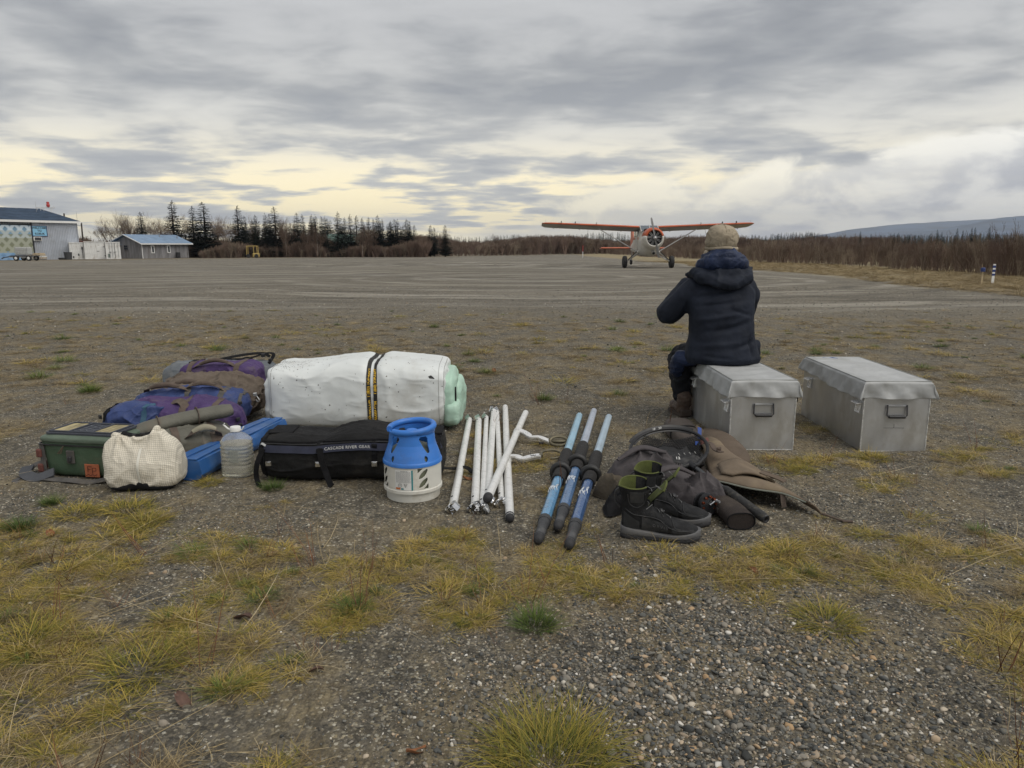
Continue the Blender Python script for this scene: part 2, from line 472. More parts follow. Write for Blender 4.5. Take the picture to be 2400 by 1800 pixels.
# ------------------------------------------------------------------ ground
def micro(x, y):                          # small lumps of the gravel surface near the camera
    P = np.stack([x, y, 0 * x], 1)
    return .012 * fbm(P * 2.2, 3, 3) + .004 * fbm(P * 14., 3, 8) + .03 * fbm(P * .25, 2, 31)
def gnd(x, y):
    x = np.atleast_1d(np.asarray(x, float)); y = np.atleast_1d(np.asarray(y, float)); d = np.hypot(x, y)
    return terrain(x, y) + micro(x, y) * (1 - sstep(9, 40, d))
def gh(x, y): return float(gnd(x, y)[0])
VX0, VX1 = 15.0, 25.5                      # dry verge along the right of the strip, brush beyond
def ground_material():
    m, nt, b = new_mat('gravel_ground'); N = nt.nodes; L = nt.links
    def n(t, **k):
        o = N.new(t)
        for a, q in k.items(): setattr(o, a, q)
        return o
    def val(x, s):
        if isinstance(x, (int, float)): s.default_value = x
        elif isinstance(x, tuple): s.default_value = (*x, 1)
        else: L.new(x, s)
    def ma(op, a, c=0.0, clamp=False):
        o = n('ShaderNodeMath', operation=op, use_clamp=clamp); val(a, o.inputs[0]); val(c, o.inputs[1]); return o.outputs[0]
    def mr(x, a, c, d=0., e=1.):
        o = n('ShaderNodeMapRange', interpolation_type='SMOOTHSTEP'); val(x, o.inputs[0])
        for i, q in enumerate((a, c, d, e)): o.inputs[1 + i].default_value = q
        return o.outputs[0]
    def mix(f, a, c, bt='MIX'):
        o = n('ShaderNodeMix', data_type='RGBA', blend_type=bt); val(f, o.inputs[0]); val(a, o.inputs[6]); val(c, o.inputs[7]); return o.outputs[2]
    geo = n('ShaderNodeNewGeometry'); pos = geo.outputs['Position']; sp = n('ShaderNodeSeparateXYZ'); L.new(pos, sp.inputs[0]); X, Y, Z = sp.outputs
    def noise(sc, det=4, ro=.55, scl=(1, 1, 1), loc=(0, 0, 0), dist=0.):
        mp = n('ShaderNodeMapping'); L.new(pos, mp.inputs[0]); mp.inputs[3].default_value = scl; mp.inputs[1].default_value = loc
        o = n('ShaderNodeTexNoise'); L.new(mp.outputs[0], o.inputs['Vector']); o.inputs['Scale'].default_value = sc; o.inputs['Detail'].default_value = det
        o.inputs['Roughness'].default_value = ro; o.inputs['Distortion'].default_value = dist; return o.outputs[0]
    def voro(sc):
        o = n('ShaderNodeTexVoronoi'); L.new(pos, o.inputs['Vector']); o.inputs['Scale'].default_value = sc; s = n('ShaderNodeSeparateColor'); L.new(o.outputs['Color'], s.inputs[0]); return o.outputs['Distance'], s.outputs[0]
    def ramp(x, st):
        o = n('ShaderNodeValToRGB'); L.new(x, o.inputs[0]); e = o.color_ramp.elements
        while len(e) < len(st): e.new(.5)
        for i, (p, c) in enumerate(st): e[i].position = p; e[i].color = (*c, 1)
        return o.outputs[0]
    stones = [(0, (.038, .036, .031)), (.35, (.096, .090, .078)), (.62, (.168, .153, .126)), (.78, (.24, .215, .168)), (.90, (.34, .285, .18)), (.95, (.54, .51, .42)), (1, (.74, .71, .62))]
    d1, r1 = voro(120.); d2, r2 = voro(48.); d3, r3 = voro(17.)
    soil = mix(mr(noise(1.7, 6, .65), .35, .65), (.070, .059, .045), (.172, .149, .117))
    c = mix(.62, soil, ramp(r1, stones))
    c = mix(ma('MULTIPLY', mr(d2, .34, .24), mr(r2, .35, .5)), c, ramp(r2, stones))
    c = mix(ma('MULTIPLY', mr(d3, .30, .2), mr(r3, .80, .86)), c, ramp(r2, stones))
    mm = mix(1.0, c, mix(mr(noise(15, 9, .85), .36, .64), (.42, .42, .40), (1.75, 1.73, 1.66)), 'MULTIPLY'); c = mm
    c = mix(mr(Y, 20, 9, 0., .38), c, (.05, .046, .036))
    # brown litter and thatch where the grass grows
    near = ma('MULTIPLY', mr(Y, 16.5, 11.5), 1.0)
    tn = noise(2.3, 8, .72, (1, .8, 1), (4, 1, 0), .3)
    that = ma('MULTIPLY', mr(tn, .44, .62), near)
    c = mix(ma('MULTIPLY', that, .5), c, mix(mr(noise(60, 4, .7, (1, .25, 1)), .35, .65), (.12, .09, .05), (.34, .27, .145)))
    # dry verge on the right and past the far end
    ed = noise(.25, 4, .6)
    xe = ma('ADD', X, ma('MULTIPLY', ma('SUBTRACT', ed, .5), 6.))
    verge = mr(xe, VX0 - 1, VX0 + 1.5)
    c = mix(ma('MULTIPLY', verge, mr(noise(2.2, 6, .7), .34, .56)), c, mix(noise(9, 5, .7), (.16, .12, .062), (.44, .36, .19)))
    far_g = mr(Y, 215, 222); left_g = mr(ma('ADD', ma('MULTIPLY', X, .16), Y), 122, 126)
    left_g = ma('MULTIPLY', left_g, mr(X, -8, -14))
    mid_g = ma('MULTIPLY', mr(ma('SUBTRACT', Y, ma('MULTIPLY', X, 1.2)), 158, 164), 1.0)
    veg = ma('MAXIMUM', ma('MAXIMUM', far_g, left_g), mid_g)
    c = mix(veg, c, mix(noise(.6, 6, .7), (.10, .075, .045), (.26, .21, .12)))
    # tyre tracks on the open strip
    strip = ma('MULTIPLY', mr(Y, 12.5, 17), ma('SUBTRACT', 1.0, verge))
    def rings(cx, cy, ex, ey, per, ph, dist, seed):
        wx = ma('ADD', ma('DIVIDE', ma('SUBTRACT', X, cx), ex), ma('MULTIPLY', ma('SUBTRACT', noise(.06, 3, .5, loc=(seed, 0, 0)), .5), dist))
        wy = ma('ADD', ma('DIVIDE', ma('SUBTRACT', Y, cy), ey), ma('MULTIPLY', ma('SUBTRACT', noise(.06, 3, .5, loc=(0, seed, 0)), .5), dist))
        r = ma('SQRT', ma('ADD', ma('MULTIPLY', wx, wx), ma('MULTIPLY', wy, wy)))
        s = ma('SINE', ma('MULTIPLY', ma('ADD', r, ph), 2 * PI / per)); s2 = ma('SINE', ma('MULTIPLY', ma('ADD', r, ph + .3), 2 * PI / (per * .37)))
        return ma('ADD', ma('MULTIPLY', s, .6), ma('MULTIPLY', s2, .4)), r
    ra, rr = rings(1.0, 33.0, 1.0, 1.0, 3.4, 0, 7., 3.)
    rb, rq = rings(-30., 60., 1.6, 1.0, 3.2, 1, 9., 9.)
    sel = mr(noise(.05, 2, .5, loc=(5, 5, 0)), .42, .55)
    tr = n('ShaderNodeMix', data_type='FLOAT'); L.new(ma('MAXIMUM', ma('MULTIPLY', mr(rr, 20, 17), mr(X, -12, -4)), ma('MULTIPLY', sel, 0.0)), tr.inputs[0]); L.new(rb, tr.inputs[2]); L.new(ra, tr.inputs[3]); tr = tr.outputs[0]
    gate = mr(noise(.35, 5, .65, (.35, 1, 1)), .36, .52)
    tl = ma('MULTIPLY', ma('MULTIPLY', mr(tr, .05, .6), gate), strip)
    td = ma('MULTIPLY', ma('MULTIPLY', mr(tr, -.35, -.8), mr(noise(.5, 5, .65, (.35, 1, 1), (8, 3, 0)), .45, .6)), strip)
    c = mix(ma('MULTIPLY', tl, .62), c, (.37, .345, .29))
    c = mix(ma('MULTIPLY', td, .7), c, (.06, .053, .043))
    # flat streaks and damp mud across the strip
    st = noise(.9, 6, .6, (.10, 1, 1), (2, 6, 0))
    c = mix(ma('MULTIPLY', ma('MULTIPLY', mr(st, .55, .68), strip), .5), c, (.31, .285, .235))
    c = mix(ma('MULTIPLY', ma('MULTIPLY', mr(st, .43, .33), strip), .8), c, (.055, .046, .034))
    c = mix(ma('MULTIPLY', ma('MULTIPLY', mr(noise(3.2, 7, .72, (.07, 1, 1), (3, 1, 0)), .52, .40), strip), .6), c, (.06, .052, .040))
    c = mix(ma('MULTIPLY', strip, .10), c, (.20, .19, .165))
    c = mix(mr(noise(.07, 3, .5, (1, 1.6, 1)), .35, .7, .0, .25), c, (.10, .09, .075))
    L.new(c, b.inputs['Base Color'])
    wet = ma('MULTIPLY', ma('MULTIPLY', mr(noise(.55, 5, .6, (.12, 1, 1), (1, 9, 0)), .60, .64), strip), mr(Y, 60, 25, 1., .4))
    L.new(mr(wet, 0, 1, .92, .10), b.inputs['Roughness']); b.inputs['Specular IOR Level'].default_value = .35
    h = ma('ADD', ma('MULTIPLY', d1, -.25), ma('ADD', ma('MULTIPLY', mr(d2, .5, .1), .55), noise(35, 6, .7)))
    h = ma('MULTIPLY', ma('ADD', h, ma('MULTIPLY', ma('MULTIPLY', tr, strip), 1.2)), ma('SUBTRACT', 1.0, wet))
    bp = n('ShaderNodeBump'); L.new(h, bp.inputs['Height']); bp.inputs['Strength'].default_value = .9; bp.inputs['Distance'].default_value = .012
    L.new(bp.outputs[0], b.inputs['Normal'])
    return m
def build_ground():
    u = np.linspace(-1, 1, 421); xs = u * 4.2 + np.sign(u) * (np.exp(np.maximum(0, np.abs(u) - .55) * 17.5) - 1) * 3.0
    y0 = np.linspace(1.1, 6.5, 230); y1 = 6.5 * np.exp(np.linspace(.004, math.log(9000 / 6.5), 170)); yb = -np.exp(np.linspace(math.log(300), math.log(.3), 30)) + 1.1
    ys = np.concatenate([yb, y0, y1])
    XX, YY = np.meshgrid(xs, ys, indexing='ij'); x = XX.ravel(); y = YY.ravel()
    z = gnd(x, y); V = np.stack([x, y, z], 1); nx, ny = len(xs), len(ys)
    i = np.arange((nx - 1) * (ny - 1)); a = (i // (ny - 1)) * ny + i % (ny - 1)
    F = np.stack([a, a + ny, a + ny + 1, a + 1], 1)
    o = obj_link('ground', big_mesh('ground', V, F, ground_material(), True)); o['kind'] = 'structure'; o['label'] = 'gravel airstrip ground with worn grass and tyre tracks'
build_ground()

# ------------------------------------------------------------------ mountains and low hills
def ridge_mesh(name, pts, depth, mat, label, seed, z0=-3., rough=.06):
    # pts: (px, py, Y): skyline as seen; the slope falls towards the camera
    k = 160; t = np.linspace(0, 1, k); px = np.array([p[0] for p in pts], float); tt = (px - px[0]) / (px[-1] - px[0])
    PX = np.interp(t, tt, px); PY = np.interp(t, tt, [p[1] for p in pts]); YY = np.interp(t, tt, [p[2] for p in pts])
    rows = 26; V = []
    for i in range(k):
        top = ZY(PY[i], YY[i]); x = AT(PX[i], YY[i], top).x
        for j in range(rows):
            s = j / (rows - 1); f = math.sin(s * PI * .5) if s <= 1 else 1
            V.append((x * (1 - depth * (1 - s) / YY[i]), YY[i] - depth * (1 - s), z0 + (top - z0) * s ** 1.15))
        V.append((x * 1.05, YY[i] * 1.12, z0))
    V = np.array(V); H = V[:, 2] - z0
    V[:, 2] += H * rough * fbm(V * np.array([1, 1, .3]) / (depth * .22), 5, seed); rows += 1
    F = [(i * rows + j, (i + 1) * rows + j, (i + 1) * rows + j + 1, i * rows + j + 1) for i in range(k - 1) for j in range(rows - 1)]
    o = link_mesh(name, V, F, mat, None, True, 180); o['kind'] = 'structure'; o['label'] = label; return o
mt_mat = M('haze_tinted_slope', (.042, .075, .135), .95, var=.5, vs=.004, dirt=((.09, .12, .17), .5, .0035))  # blue of the distant haze is painted into the slope colour
hill_mat = M('hill_woods', (.045, .055, .045), .95, var=.4, vs=.02, dirt=((.12, .085, .06), .6, .01))
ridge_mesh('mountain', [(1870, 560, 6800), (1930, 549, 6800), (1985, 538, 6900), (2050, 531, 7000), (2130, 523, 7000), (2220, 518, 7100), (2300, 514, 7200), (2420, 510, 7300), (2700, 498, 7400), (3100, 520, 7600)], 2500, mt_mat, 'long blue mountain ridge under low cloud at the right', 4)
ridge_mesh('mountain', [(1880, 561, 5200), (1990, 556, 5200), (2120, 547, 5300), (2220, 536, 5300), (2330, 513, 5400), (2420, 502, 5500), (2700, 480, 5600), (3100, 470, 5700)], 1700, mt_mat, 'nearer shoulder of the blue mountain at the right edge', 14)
ridge_mesh('hill', [(900, 572, 2300), (1150, 569, 2400), (1280, 566, 2400), (1400, 567, 2300), (1480, 563, 2200), (1560, 561, 2200), (1650, 560, 2100), (1760, 561, 2100), (1900, 565, 2000), (2200, 568, 2000)], 500, hill_mat, 'low wooded hills on the horizon', 24)

# ------------------------------------------------------------------ vegetation kinds
def leaf_mat(name, stops, rough=.85, rnd=.5, scale=3.):
    if name in MATS: return MATS[name]
    m, nt, b = new_mat(name); N = nt.nodes; L = nt.links
    oi = N.new('ShaderNodeObjectInfo'); at = N.new('ShaderNodeAttribute'); at.attribute_name = 'tint'
    a = N.new('ShaderNodeMath'); a.operation = 'MULTIPLY'; L.new(oi.outputs['Random'], a.inputs[0]); a.inputs[1].default_value = rnd
    c = N.new('ShaderNodeMath'); c.operation = 'MULTIPLY_ADD'; L.new(at.outputs['Fac'], c.inputs[0]); c.inputs[1].default_value = 1 - rnd; L.new(a.outputs[0], c.inputs[2])
    r = N.new('ShaderNodeValToRGB'); L.new(c.outputs[0], r.inputs[0]); e = r.color_ramp.elements
    while len(e) < len(stops): e.new(.5)
    for i, (p, q) in enumerate(stops): e[i].position = p; e[i].color = (*q, 1)
    L.new(r.outputs[0], b.inputs['Base Color']); b.inputs['Roughness'].default_value = rough; b.inputs['Specular IOR Level'].default_value = .25
    MATS[name] = m; return m
bark = M('spruce_bark', (.085, .07, .06), .9, var=.4, vs=12)
bark_pale = M('birch_bark', (.30, .26, .22), .85, var=.5, vs=6)
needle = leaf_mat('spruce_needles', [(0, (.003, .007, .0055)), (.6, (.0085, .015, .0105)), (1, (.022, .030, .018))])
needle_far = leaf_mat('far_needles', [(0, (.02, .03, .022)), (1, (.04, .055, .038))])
twig = leaf_mat('bare_twigs', [(0, (.075, .052, .042)), (.5, (.15, .105, .08)), (1, (.28, .21, .155))])
twig_red = leaf_mat('red_brown_twigs', [(0, (.09, .066, .057)), (.5, (.175, .122, .098)), (.8, (.24, .17, .13)), (1, (.32, .25, .18))])
def tint_attr(me, t):
    a = me.attributes.new('tint', 'FLOAT', 'POINT'); a.data.foreach_set('value', np.asarray(t, np.float32))
def tri_mesh(name, V, T, mat):            # V (n,3,3) triangles
    V = np.asarray(V, np.float32).reshape(-1, 3); me = big_mesh(name, V, np.arange(len(V)).reshape(-1, 3), mat)
    tint_attr(me, np.repeat(T, 3)); return me
def spruce_mesh(H, Rb, seed, gap=.0, low=.06, dens=1.):
    rn = np.random.RandomState(seed); tris = []; tint = []
    z = H * low; lean = rn.uniform(-.01, .01, 2)
    while z < H * .985:
        s = (z / H - low) / (1 - low); env = (1 - s) ** .82 * (.72 + .28 * math.sin(z * 2.1 + seed) ** 2) * (1 if s > .12 else .55 + s * 3.7)
        nb = max(3, int(7 * (1 - s) + 3.5)); ph = rn.uniform(0, 6.28)
        for k in range(nb):
            if rn.rand() < gap * .6: continue
            az = ph + k * 2 * PI / nb + rn.normal(0, .25); Lb = Rb * env * rn.uniform(.62, 1.18) + .08
            dr = rn.uniform(-.38, -.05) if s < .75 else rn.uniform(-.1, .7)
            m = max(2, int(Lb / (.13 / dens))); ca, sa = math.cos(az), math.sin(az)
            for j in range(m):
                f = (j + .6) / m; r = Lb * f; cz = z + Lb * (dr * f + .22 * f * f) + rn.normal(0, .03)
                for q in range(3):
                    w = (.10 + .17 * (1 - f * .5)) * (1 - .45 * s); side = rn.uniform(-1, 1) * w * 1.2
                    c = np.array([ca * r - sa * side, sa * r + ca * side, cz]) + rn.normal(0, .02, 3)
                    dirv = np.array([ca * .7 - sa * side * 3, sa * .7 + ca * side * 3, rn.uniform(-.55, .15)]); dirv = dirv / np.linalg.norm(dirv) * w * rn.uniform(.8, 1.6)
                    up = np.array([-sa, ca, rn.uniform(-.6, .6)]) * w * rn.uniform(.3, .55)
                    tris.append([c - up, c + up, c + dirv]); tint.append(min(1, max(0, rn.uniform(0, .6) + .4 * f * rn.rand())))
        z += H * rn.uniform(.016, .026)
    for q in range(8):
        c = np.array([0, 0, H * (.955 + .008 * q)]); a = rn.uniform(0, 6.28); d = np.array([math.cos(a), math.sin(a), .6]) * .12
        tris.append([c, c + d, c + [0, 0, .16]]); tint.append(.5)
    V = np.array(tris); V[:, :, 0] += lean[0] * V[:, :, 2]; V[:, :, 1] += lean[1] * V[:, :, 2]
    return V, np.array(tint)
def trunk_mesh(H, r0, mat, seed):
    rn = random.Random(seed); b = B(); b.tube([(0, 0, -.3), (rn.uniform(-.03, .03), 0, H * .3), (0, rn.uniform(-.05, .05), H * .65), (0, 0, H * .98)], [r0 * 1.15, r0 * .85, r0 * .5, .012], 6)
    me = bpy.data.meshes.new('trunk'); me.from_pydata(b.v, [], b.f); me.materials.append(mat); return me
def twigs(seed, H, spread, n0, r0, depth=4, up=.75, fork=3, wig=.16, thick=1.):
    rn = random.Random(seed); segs = []
    def grow(p, d, L, r, lv):
        k = 3; q = p
        for i in range(k):
            d2 = (d + Vector((rn.gauss(0, wig), rn.gauss(0, wig), rn.gauss(0, wig) + up * .06))).normalized(); q2 = q + d2 * L / k
            segs.append((q, q2, r * (1 - .25 * i / k), r * (1 - .25 * (i + 1) / k), lv)); q = q2; d = d2
            if lv < depth and i > 0 or (lv == 0 and i > 0):
                for _ in range(fork if i == k - 1 else fork - 1):
                    a = rn.uniform(0, 6.28); sd = Vector((math.cos(a), math.sin(a), rn.uniform(.1, .9))).normalized()
                    if lv < depth: grow(q, (d * up + sd * spread).normalized(), L * rn.uniform(.45, .72), max(r * .55, .004 * thick), lv + 1)
    for i in range(n0):
        a = rn.uniform(0, 6.28); grow(Vector((rn.uniform(-.15, .15) * (n0 > 1) * spread, rn.uniform(-.15, .15) * (n0 > 1) * spread, -.1)), Vector((math.cos(a) * .2 * (n0 > 1), math.sin(a) * .2 * (n0 > 1), 1)).normalized(), H * rn.uniform(.4, .55), r0, 0)
    V = []; T = []
    mz = max(s[1].z for s in segs); k = H / mz
    for a, c, ra, rb, lv in segs:
        a = a * k; c = c * k; d = (c - a).normalized(); u = d.orthogonal().normalized(); w = d.cross(u); t = .15 + .2 * lv / depth + rn.uniform(0, .55)
        if lv <= 1:
            A = [a + (u * math.cos(x) + w * math.sin(x)) * ra for x in (0, 2.09, 4.19)]; C = [c + (u * math.cos(x) + w * math.sin(x)) * rb for x in (0, 2.09, 4.19)]
            for j in range(3): V += [[A[j], A[(j + 1) % 3], C[(j + 1) % 3]], [A[j], C[(j + 1) % 3], C[j]]]; T += [t, t]
        else:
            x = rn.uniform(0, 6.28); e = (u * math.cos(x) + w * math.sin(x)); V += [[a - e * ra, a + e * ra, c]]; T += [t]
            e2 = d.cross(e); V += [[a - e2 * ra, a + e2 * ra, c]]; T += [t]
    return np.array([[tuple(p) for p in q] for q in V]), np.array(T)

# spruces: kinds with their own crown and trunk
rs = random.Random(5)
SPR = []
for i, (H, Rb, gap, low) in enumerate([(10, 1.55, .10, .05), (10, 1.9, .05, .03), (10, 1.25, .2, .12), (10, 1.5, .28, .1), (10, 2.1, .02, .02), (10, 1.1, .1, .2), (10, 1.75, .15, .05)]):
    V, T = spruce_mesh(H, Rb, 40 + i, gap, low, 1.25); SPR.append((tri_mesh('crown', V, T, needle), trunk_mesh(H, .13, bark, i)))
SPRUCES = [  # px, top row, distance, kind, width factor, what it is beside
 (338, 499, 126, 0, 1.0, 'dark spruce standing alone among bare birches behind the blue-roofed house, leftmost of the spruces'),
 (412, 472, 132, 3, 1.1, 'tall thin spruce behind the right half of the blue-roofed house'),
 (458, 485, 134, 3, 1.0, 'open-crowned spruce just left of the tallest spruce, right of the blue-roofed house'),
 (485, 476, 130, 0, 1.25, 'tallest broad dark spruce just right of the blue-roofed house'),
 (562, 484, 134, 2, 1.1, 'tall spruce with a narrow bare-looking tip above the yellow machine frame'),
 (580, 508, 138, 1, .8, 'shorter spruce filling the gap right of the narrow-tipped spruce'),
 (603, 506, 132, 4, .9, 'dense rounded spruce right of the yellow machine frame'),
 (627, 502, 136, 2, .8, 'slim spruce left of the broad tall spruce in mid wood'),
 (637, 504, 139, 1, .7, 'short companion spruce touching the broad tall spruce on its left'),
 (649, 487, 132, 0, 1.15, 'broad tall spruce in the middle of the wood with a long pointed top'),
 (685, 524, 136, 1, .7, 'low spruce hidden in brown birches right of the broad tall spruce'),
 (700, 500, 134, 1, .85, 'dense spruce with a twin beside it left of the brown birch clump'),
 (714, 505, 137, 5, .9, 'right-hand twin of a close pair of spruces left of the brown birch clump'),
 (734, 505, 141, 5, .9, 'thin spruce top behind the brown birch clump, left one'),
 (743, 505, 138, 2, .9, 'thin spruce top behind the brown birch clump, middle one'),
 (758, 509, 140, 5, .8, 'thin spruce top behind the brown birch clump, right one'),
 (765, 508, 136, 2, .7, 'slim spruce at the right edge of the brown birch clump'),
 (794, 498, 132, 4, .8, 'thick full spruce above the green cabin roof'),
 (811, 511, 143, 5, .8, 'spindly spruce right of the thick full spruce'),
 (823, 504, 140, 2, .85, 'slim pointed spruce above the right end of the green cabin roof'),
 (837, 507, 138, 2, 1., 'dark spruce with pale birch trunks in front, left side'),
 (851, 512, 143, 5, .8, 'spindly spruce among pale birch trunks'),
 (866, 510, 141, 5, .8, 'thin spruce rising behind purple-brown twigs'),
 (878, 513, 140, 2, .7, 'small spruce left of the dense pair near the right end of the wood'),
 (889, 506, 134, 4, .8, 'dense dark spruce behind one pale birch trunk near the right end of the wood'),
 (899, 515, 138, 2, .8, 'narrow spruce leaning on the dense dark one'),
 (918, 521, 136, 1, .9, 'wide low spruce with tufted twin tips, left tip'),
 (928, 516, 135, 1, .9, 'wide low spruce with tufted twin tips, right tip'),
 (941, 531, 145, 5, .7, 'very thin spruce in the gap before the last big spruce'),
 (953, 515, 134, 4, .85, 'last big dark spruce at the right end of the dense wood'),
 (962, 519, 137, 1, .8, 'sloping spruce on the right flank of the last big dark spruce'),
 (987, 550, 150, 5, .7, 'tiny pole-like spruce in the clear gap of sky'),
 (1009, 529, 142, 0, 1.0, 'brown-tinged spruce just right of the sky gap'),
 (1019, 534, 144, 3, .9, 'smaller spruce touching the brown-tinged one'),
 (1044, 529, 138, 0, 1.0, 'lone symmetrical spruce, rightmost of the near wood')]
for px, py, Y, kd, wf, lab in SPRUCES:
    p = AT(px, Y, -1); g = gz(p.x, Y); H = ZY(py, Y) - g
    t = thing('spruce_tree', lab, 'spruce tree', (p.x, Y, g), rs.uniform(0, 6.28), 'spruces at the edge of the airstrip')
    k = H / 10.0; t.scale = (k * wf * 2.0, k * wf * 2.0, k)
    obj_link('crown', SPR[kd][0], t); obj_link('trunk', SPR[kd][1], t)
for i in range(34):                        # the wood behind, filling the gaps
    px = 555 + 12.6 * i + rs.uniform(-6, 6); Y = rs.uniform(150, 166); py = 517 + rs.uniform(0, 22) - 8 * math.sin(i * .5); kd = rs.choice([0, 1, 2, 5, 6])
    p = AT(px, Y, -1); g = gz(p.x, Y); k = (ZY(py, Y) - g) / 10.
    t = thing('spruce_tree', 'background spruce filling the shaded wood behind the front row of spruces', 'spruce tree', (p.x, Y, g), rs.uniform(0, 6.28), 'background spruces of the near wood'); t.scale = (k * 1.9, k * 1.9, k)
    obj_link('crown', SPR[kd][0], t); obj_link('trunk', SPR[kd][1], t)
BIR = []
for i in range(4):
    V, T = twigs(70 + i, 8.0, .62 - .08 * (i % 2), 4 + i % 3, .06, 4, .9, 3, .13, 1.7)
    m = V.mean(1)[:, 2]; thick = np.linalg.norm(V[:, 0] - V[:, 1], axis=1) > .03
    BIR.append((tri_mesh('branches', V, T, twig), trunk_mesh(5.0, .055, bark_pale, i)))
BIRCHES = [(252, 499, 125, 'round bare birch right of the hangar, fanning out over the containers'), (295, 488, 128, 'tall bare birch left of the lone spruce'), (310, 492, 131, 'second tall bare birch behind the house ridge'),
 (358, 492, 130, 'bare birch just right of the lone spruce'), (385, 498, 127, 'bare birch over the middle of the blue roof'), (437, 486, 136, 'bare birch between two spruces at the end of the blue roof'),
 (512, 500, 133, 'bare birch right of the tallest spruce'), (530, 504, 130, 'thin bare birch left of the narrow-tipped spruce'), (545, 496, 137, 'bare birch close to the narrow-tipped spruce'),
 (598, 497, 140, 'bare birch top showing behind the dense rounded spruce'), (675, 500, 138, 'bare birch in the gap right of the broad tall spruce'), (672, 512, 130, 'low bare birch before the gap in mid wood'),
 (722, 520, 131, 'brown birch in front of the thin spruces, left'), (745, 518, 129, 'brown birch in front of the thin spruces, centre'), (865, 520, 130, 'purple-brown birch clump near the right end of the wood'), (850, 526, 128, 'pale-trunked birch near the right end of the wood'),
 (1028, 532, 150, 'very faint bare birch between the last spruces'), (1075, 548, 160, 'small bare birch past the lone rightmost spruce'), (1165, 545, 175, 'bare birch standing above the mid-distance brush'), (1225, 552, 180, 'low bare birch left of the aeroplane wing')]
for i, (px, py, Y, lab) in enumerate(BIRCHES):
    p = AT(px, Y, -1); g = gz(p.x, Y); H = ZY(py, Y) - g
    t = thing('birch_tree', lab, 'bare birch', (p.x, Y, g), rs.uniform(0, 6.28), 'bare birches behind the airstrip'); k = H / 8.0; t.scale = (k * 1.05, k * 1.05, k)
    obj_link('branches', BIR[i % 4][0], t); obj_link('trunk', BIR[i % 4][1], t)

# brush: masses of bare willow stems
def src(name, V, T, mat): return bpy.data.objects.new(name, tri_mesh(name, V, T, mat))
twig_pale = leaf_mat('pale_twigs', [(0, (.12, .095, .075)), (.5, (.24, .19, .145)), (1, (.42, .35, .26))])
BR = []
for i in range(6):
    V, T = twigs(200 + i, 1.0, .42, 6, .0075, 3, 1.1, 2, .12, 1.0); BR.append(src('willow_%d' % i, V, T, (twig, twig_red, twig_pale)[i % 3]))
BRf = []
for i in range(4):
    V, T = twigs(300 + i, 1.0, .5, 7, .014, 2, 1.0, 3, .14, 2.2); BRf.append(src('farwillow_%d' % i, V, T, (twig, twig_red, twig_pale, twig_red)[i]))
def brush_zone(name, pts, H, srcs, label, seed, hv=.3, wide=1.0):
    rn = np.random.RandomState(seed); P = np.array(pts); n = len(P); z = terrain(P[:, 0], P[:, 1]) - .05
    hs = np.array([H(x, y) for x, y in P]) * rn.uniform(1 - hv, 1 + hv, n)
    SC = np.stack([hs * wide * rn.uniform(.8, 1.2, n), hs * wide * rn.uniform(.8, 1.2, n), hs], 1)
    rot = np.stack([rn.normal(0, .06, n), rn.normal(0, .06, n), rn.uniform(0, 6.28, n)], 1)
    return scatter(name, srcs, np.column_stack([P, z]), rot, SC, rn.randint(0, len(srcs), n), label)
rn = np.random.RandomState(9)
pts = []
while len(pts) < 5200:                     # right-hand field of willow brush
    y = 20 + 205 * rn.rand() ** 1.25; x = VX1 + rn.exponential(9) + 1.2 * math.sin(y * .13) + .6 * math.sin(y * .5)
    if x < 27 + y * .9: pts.append((x, y))
brush_zone('willow_brush', pts, lambda x, y: 1.45 + .45 * math.sin(x * .3 + y * .17) + .30 * math.sin(y * .9) - .1 * sstep(80, 140, y), BR, 'thicket of bare red-brown willow stems along the right side of the airstrip', 1, .42, .85)
pts = []
while len(pts) < 8600:                     # left edge, in front of the spruces
    px = rn.uniform(-500, 1000); Y = rn.uniform(122, 150) + (8 if px > 560 else 0)
    p = AT(px, Y, -1)
    if px < 470 and Y < 131 or px < 260 and Y < 141: continue
    pts.append((p.x, Y))
brush_zone('edge_brush', pts, lambda x, y: 1.9 + .8 * math.sin(x * .45) * math.sin(x * .17 + 1) + (.8 if y > 138 else 0), BRf, 'low red-brown brush under the spruces at the far edge', 2, .3, .9)
pts = []
while len(pts) < 3600:                     # mid distance, beyond the strip
    px = rn.uniform(930, 2100); Y = rn.uniform(150, 300)
    p = AT(px, Y, -1)
    if Y - 1.2 * p.x < 162 and Y < 222: continue
    pts.append((p.x, Y))
brush_zone('far_brush', pts, lambda x, y: 3.3 + .8 * math.sin(x * .12) + .01 * (y - 200), BRf, 'belt of brown brush beyond the far end of the airstrip', 3, .3, .9)
# far woods
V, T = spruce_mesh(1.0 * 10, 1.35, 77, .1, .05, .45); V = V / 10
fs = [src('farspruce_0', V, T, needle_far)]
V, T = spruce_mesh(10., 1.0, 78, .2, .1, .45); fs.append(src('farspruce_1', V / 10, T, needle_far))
P = []; H = []
for i in range(2600):
    Y = rn.uniform(330, 620); px = rn.uniform(1020, 2600); p = AT(px, Y, -1)
    cl = .5 + .5 * math.sin(px * .021) * math.sin(px * .0067 + 1)
    if px < 1500 and rn.rand() < .35: continue
    P.append((p.x, Y)); H.append((5.2 + 3.4 * rn.rand()) * (.75 + .5 * cl) * (Y / 480))
P = np.array(P); H = np.array(H); n = len(P)
scatter('far_spruce_wood', fs, np.column_stack([P, np.full(n, -1.25)]), np.stack([0 * H, 0 * H, rn.uniform(0, 6, n)], 1), np.stack([H * 1.15, H * 1.15, H], 1), rn.randint(0, 2, n), 'far dark line of spruces beyond the brush')
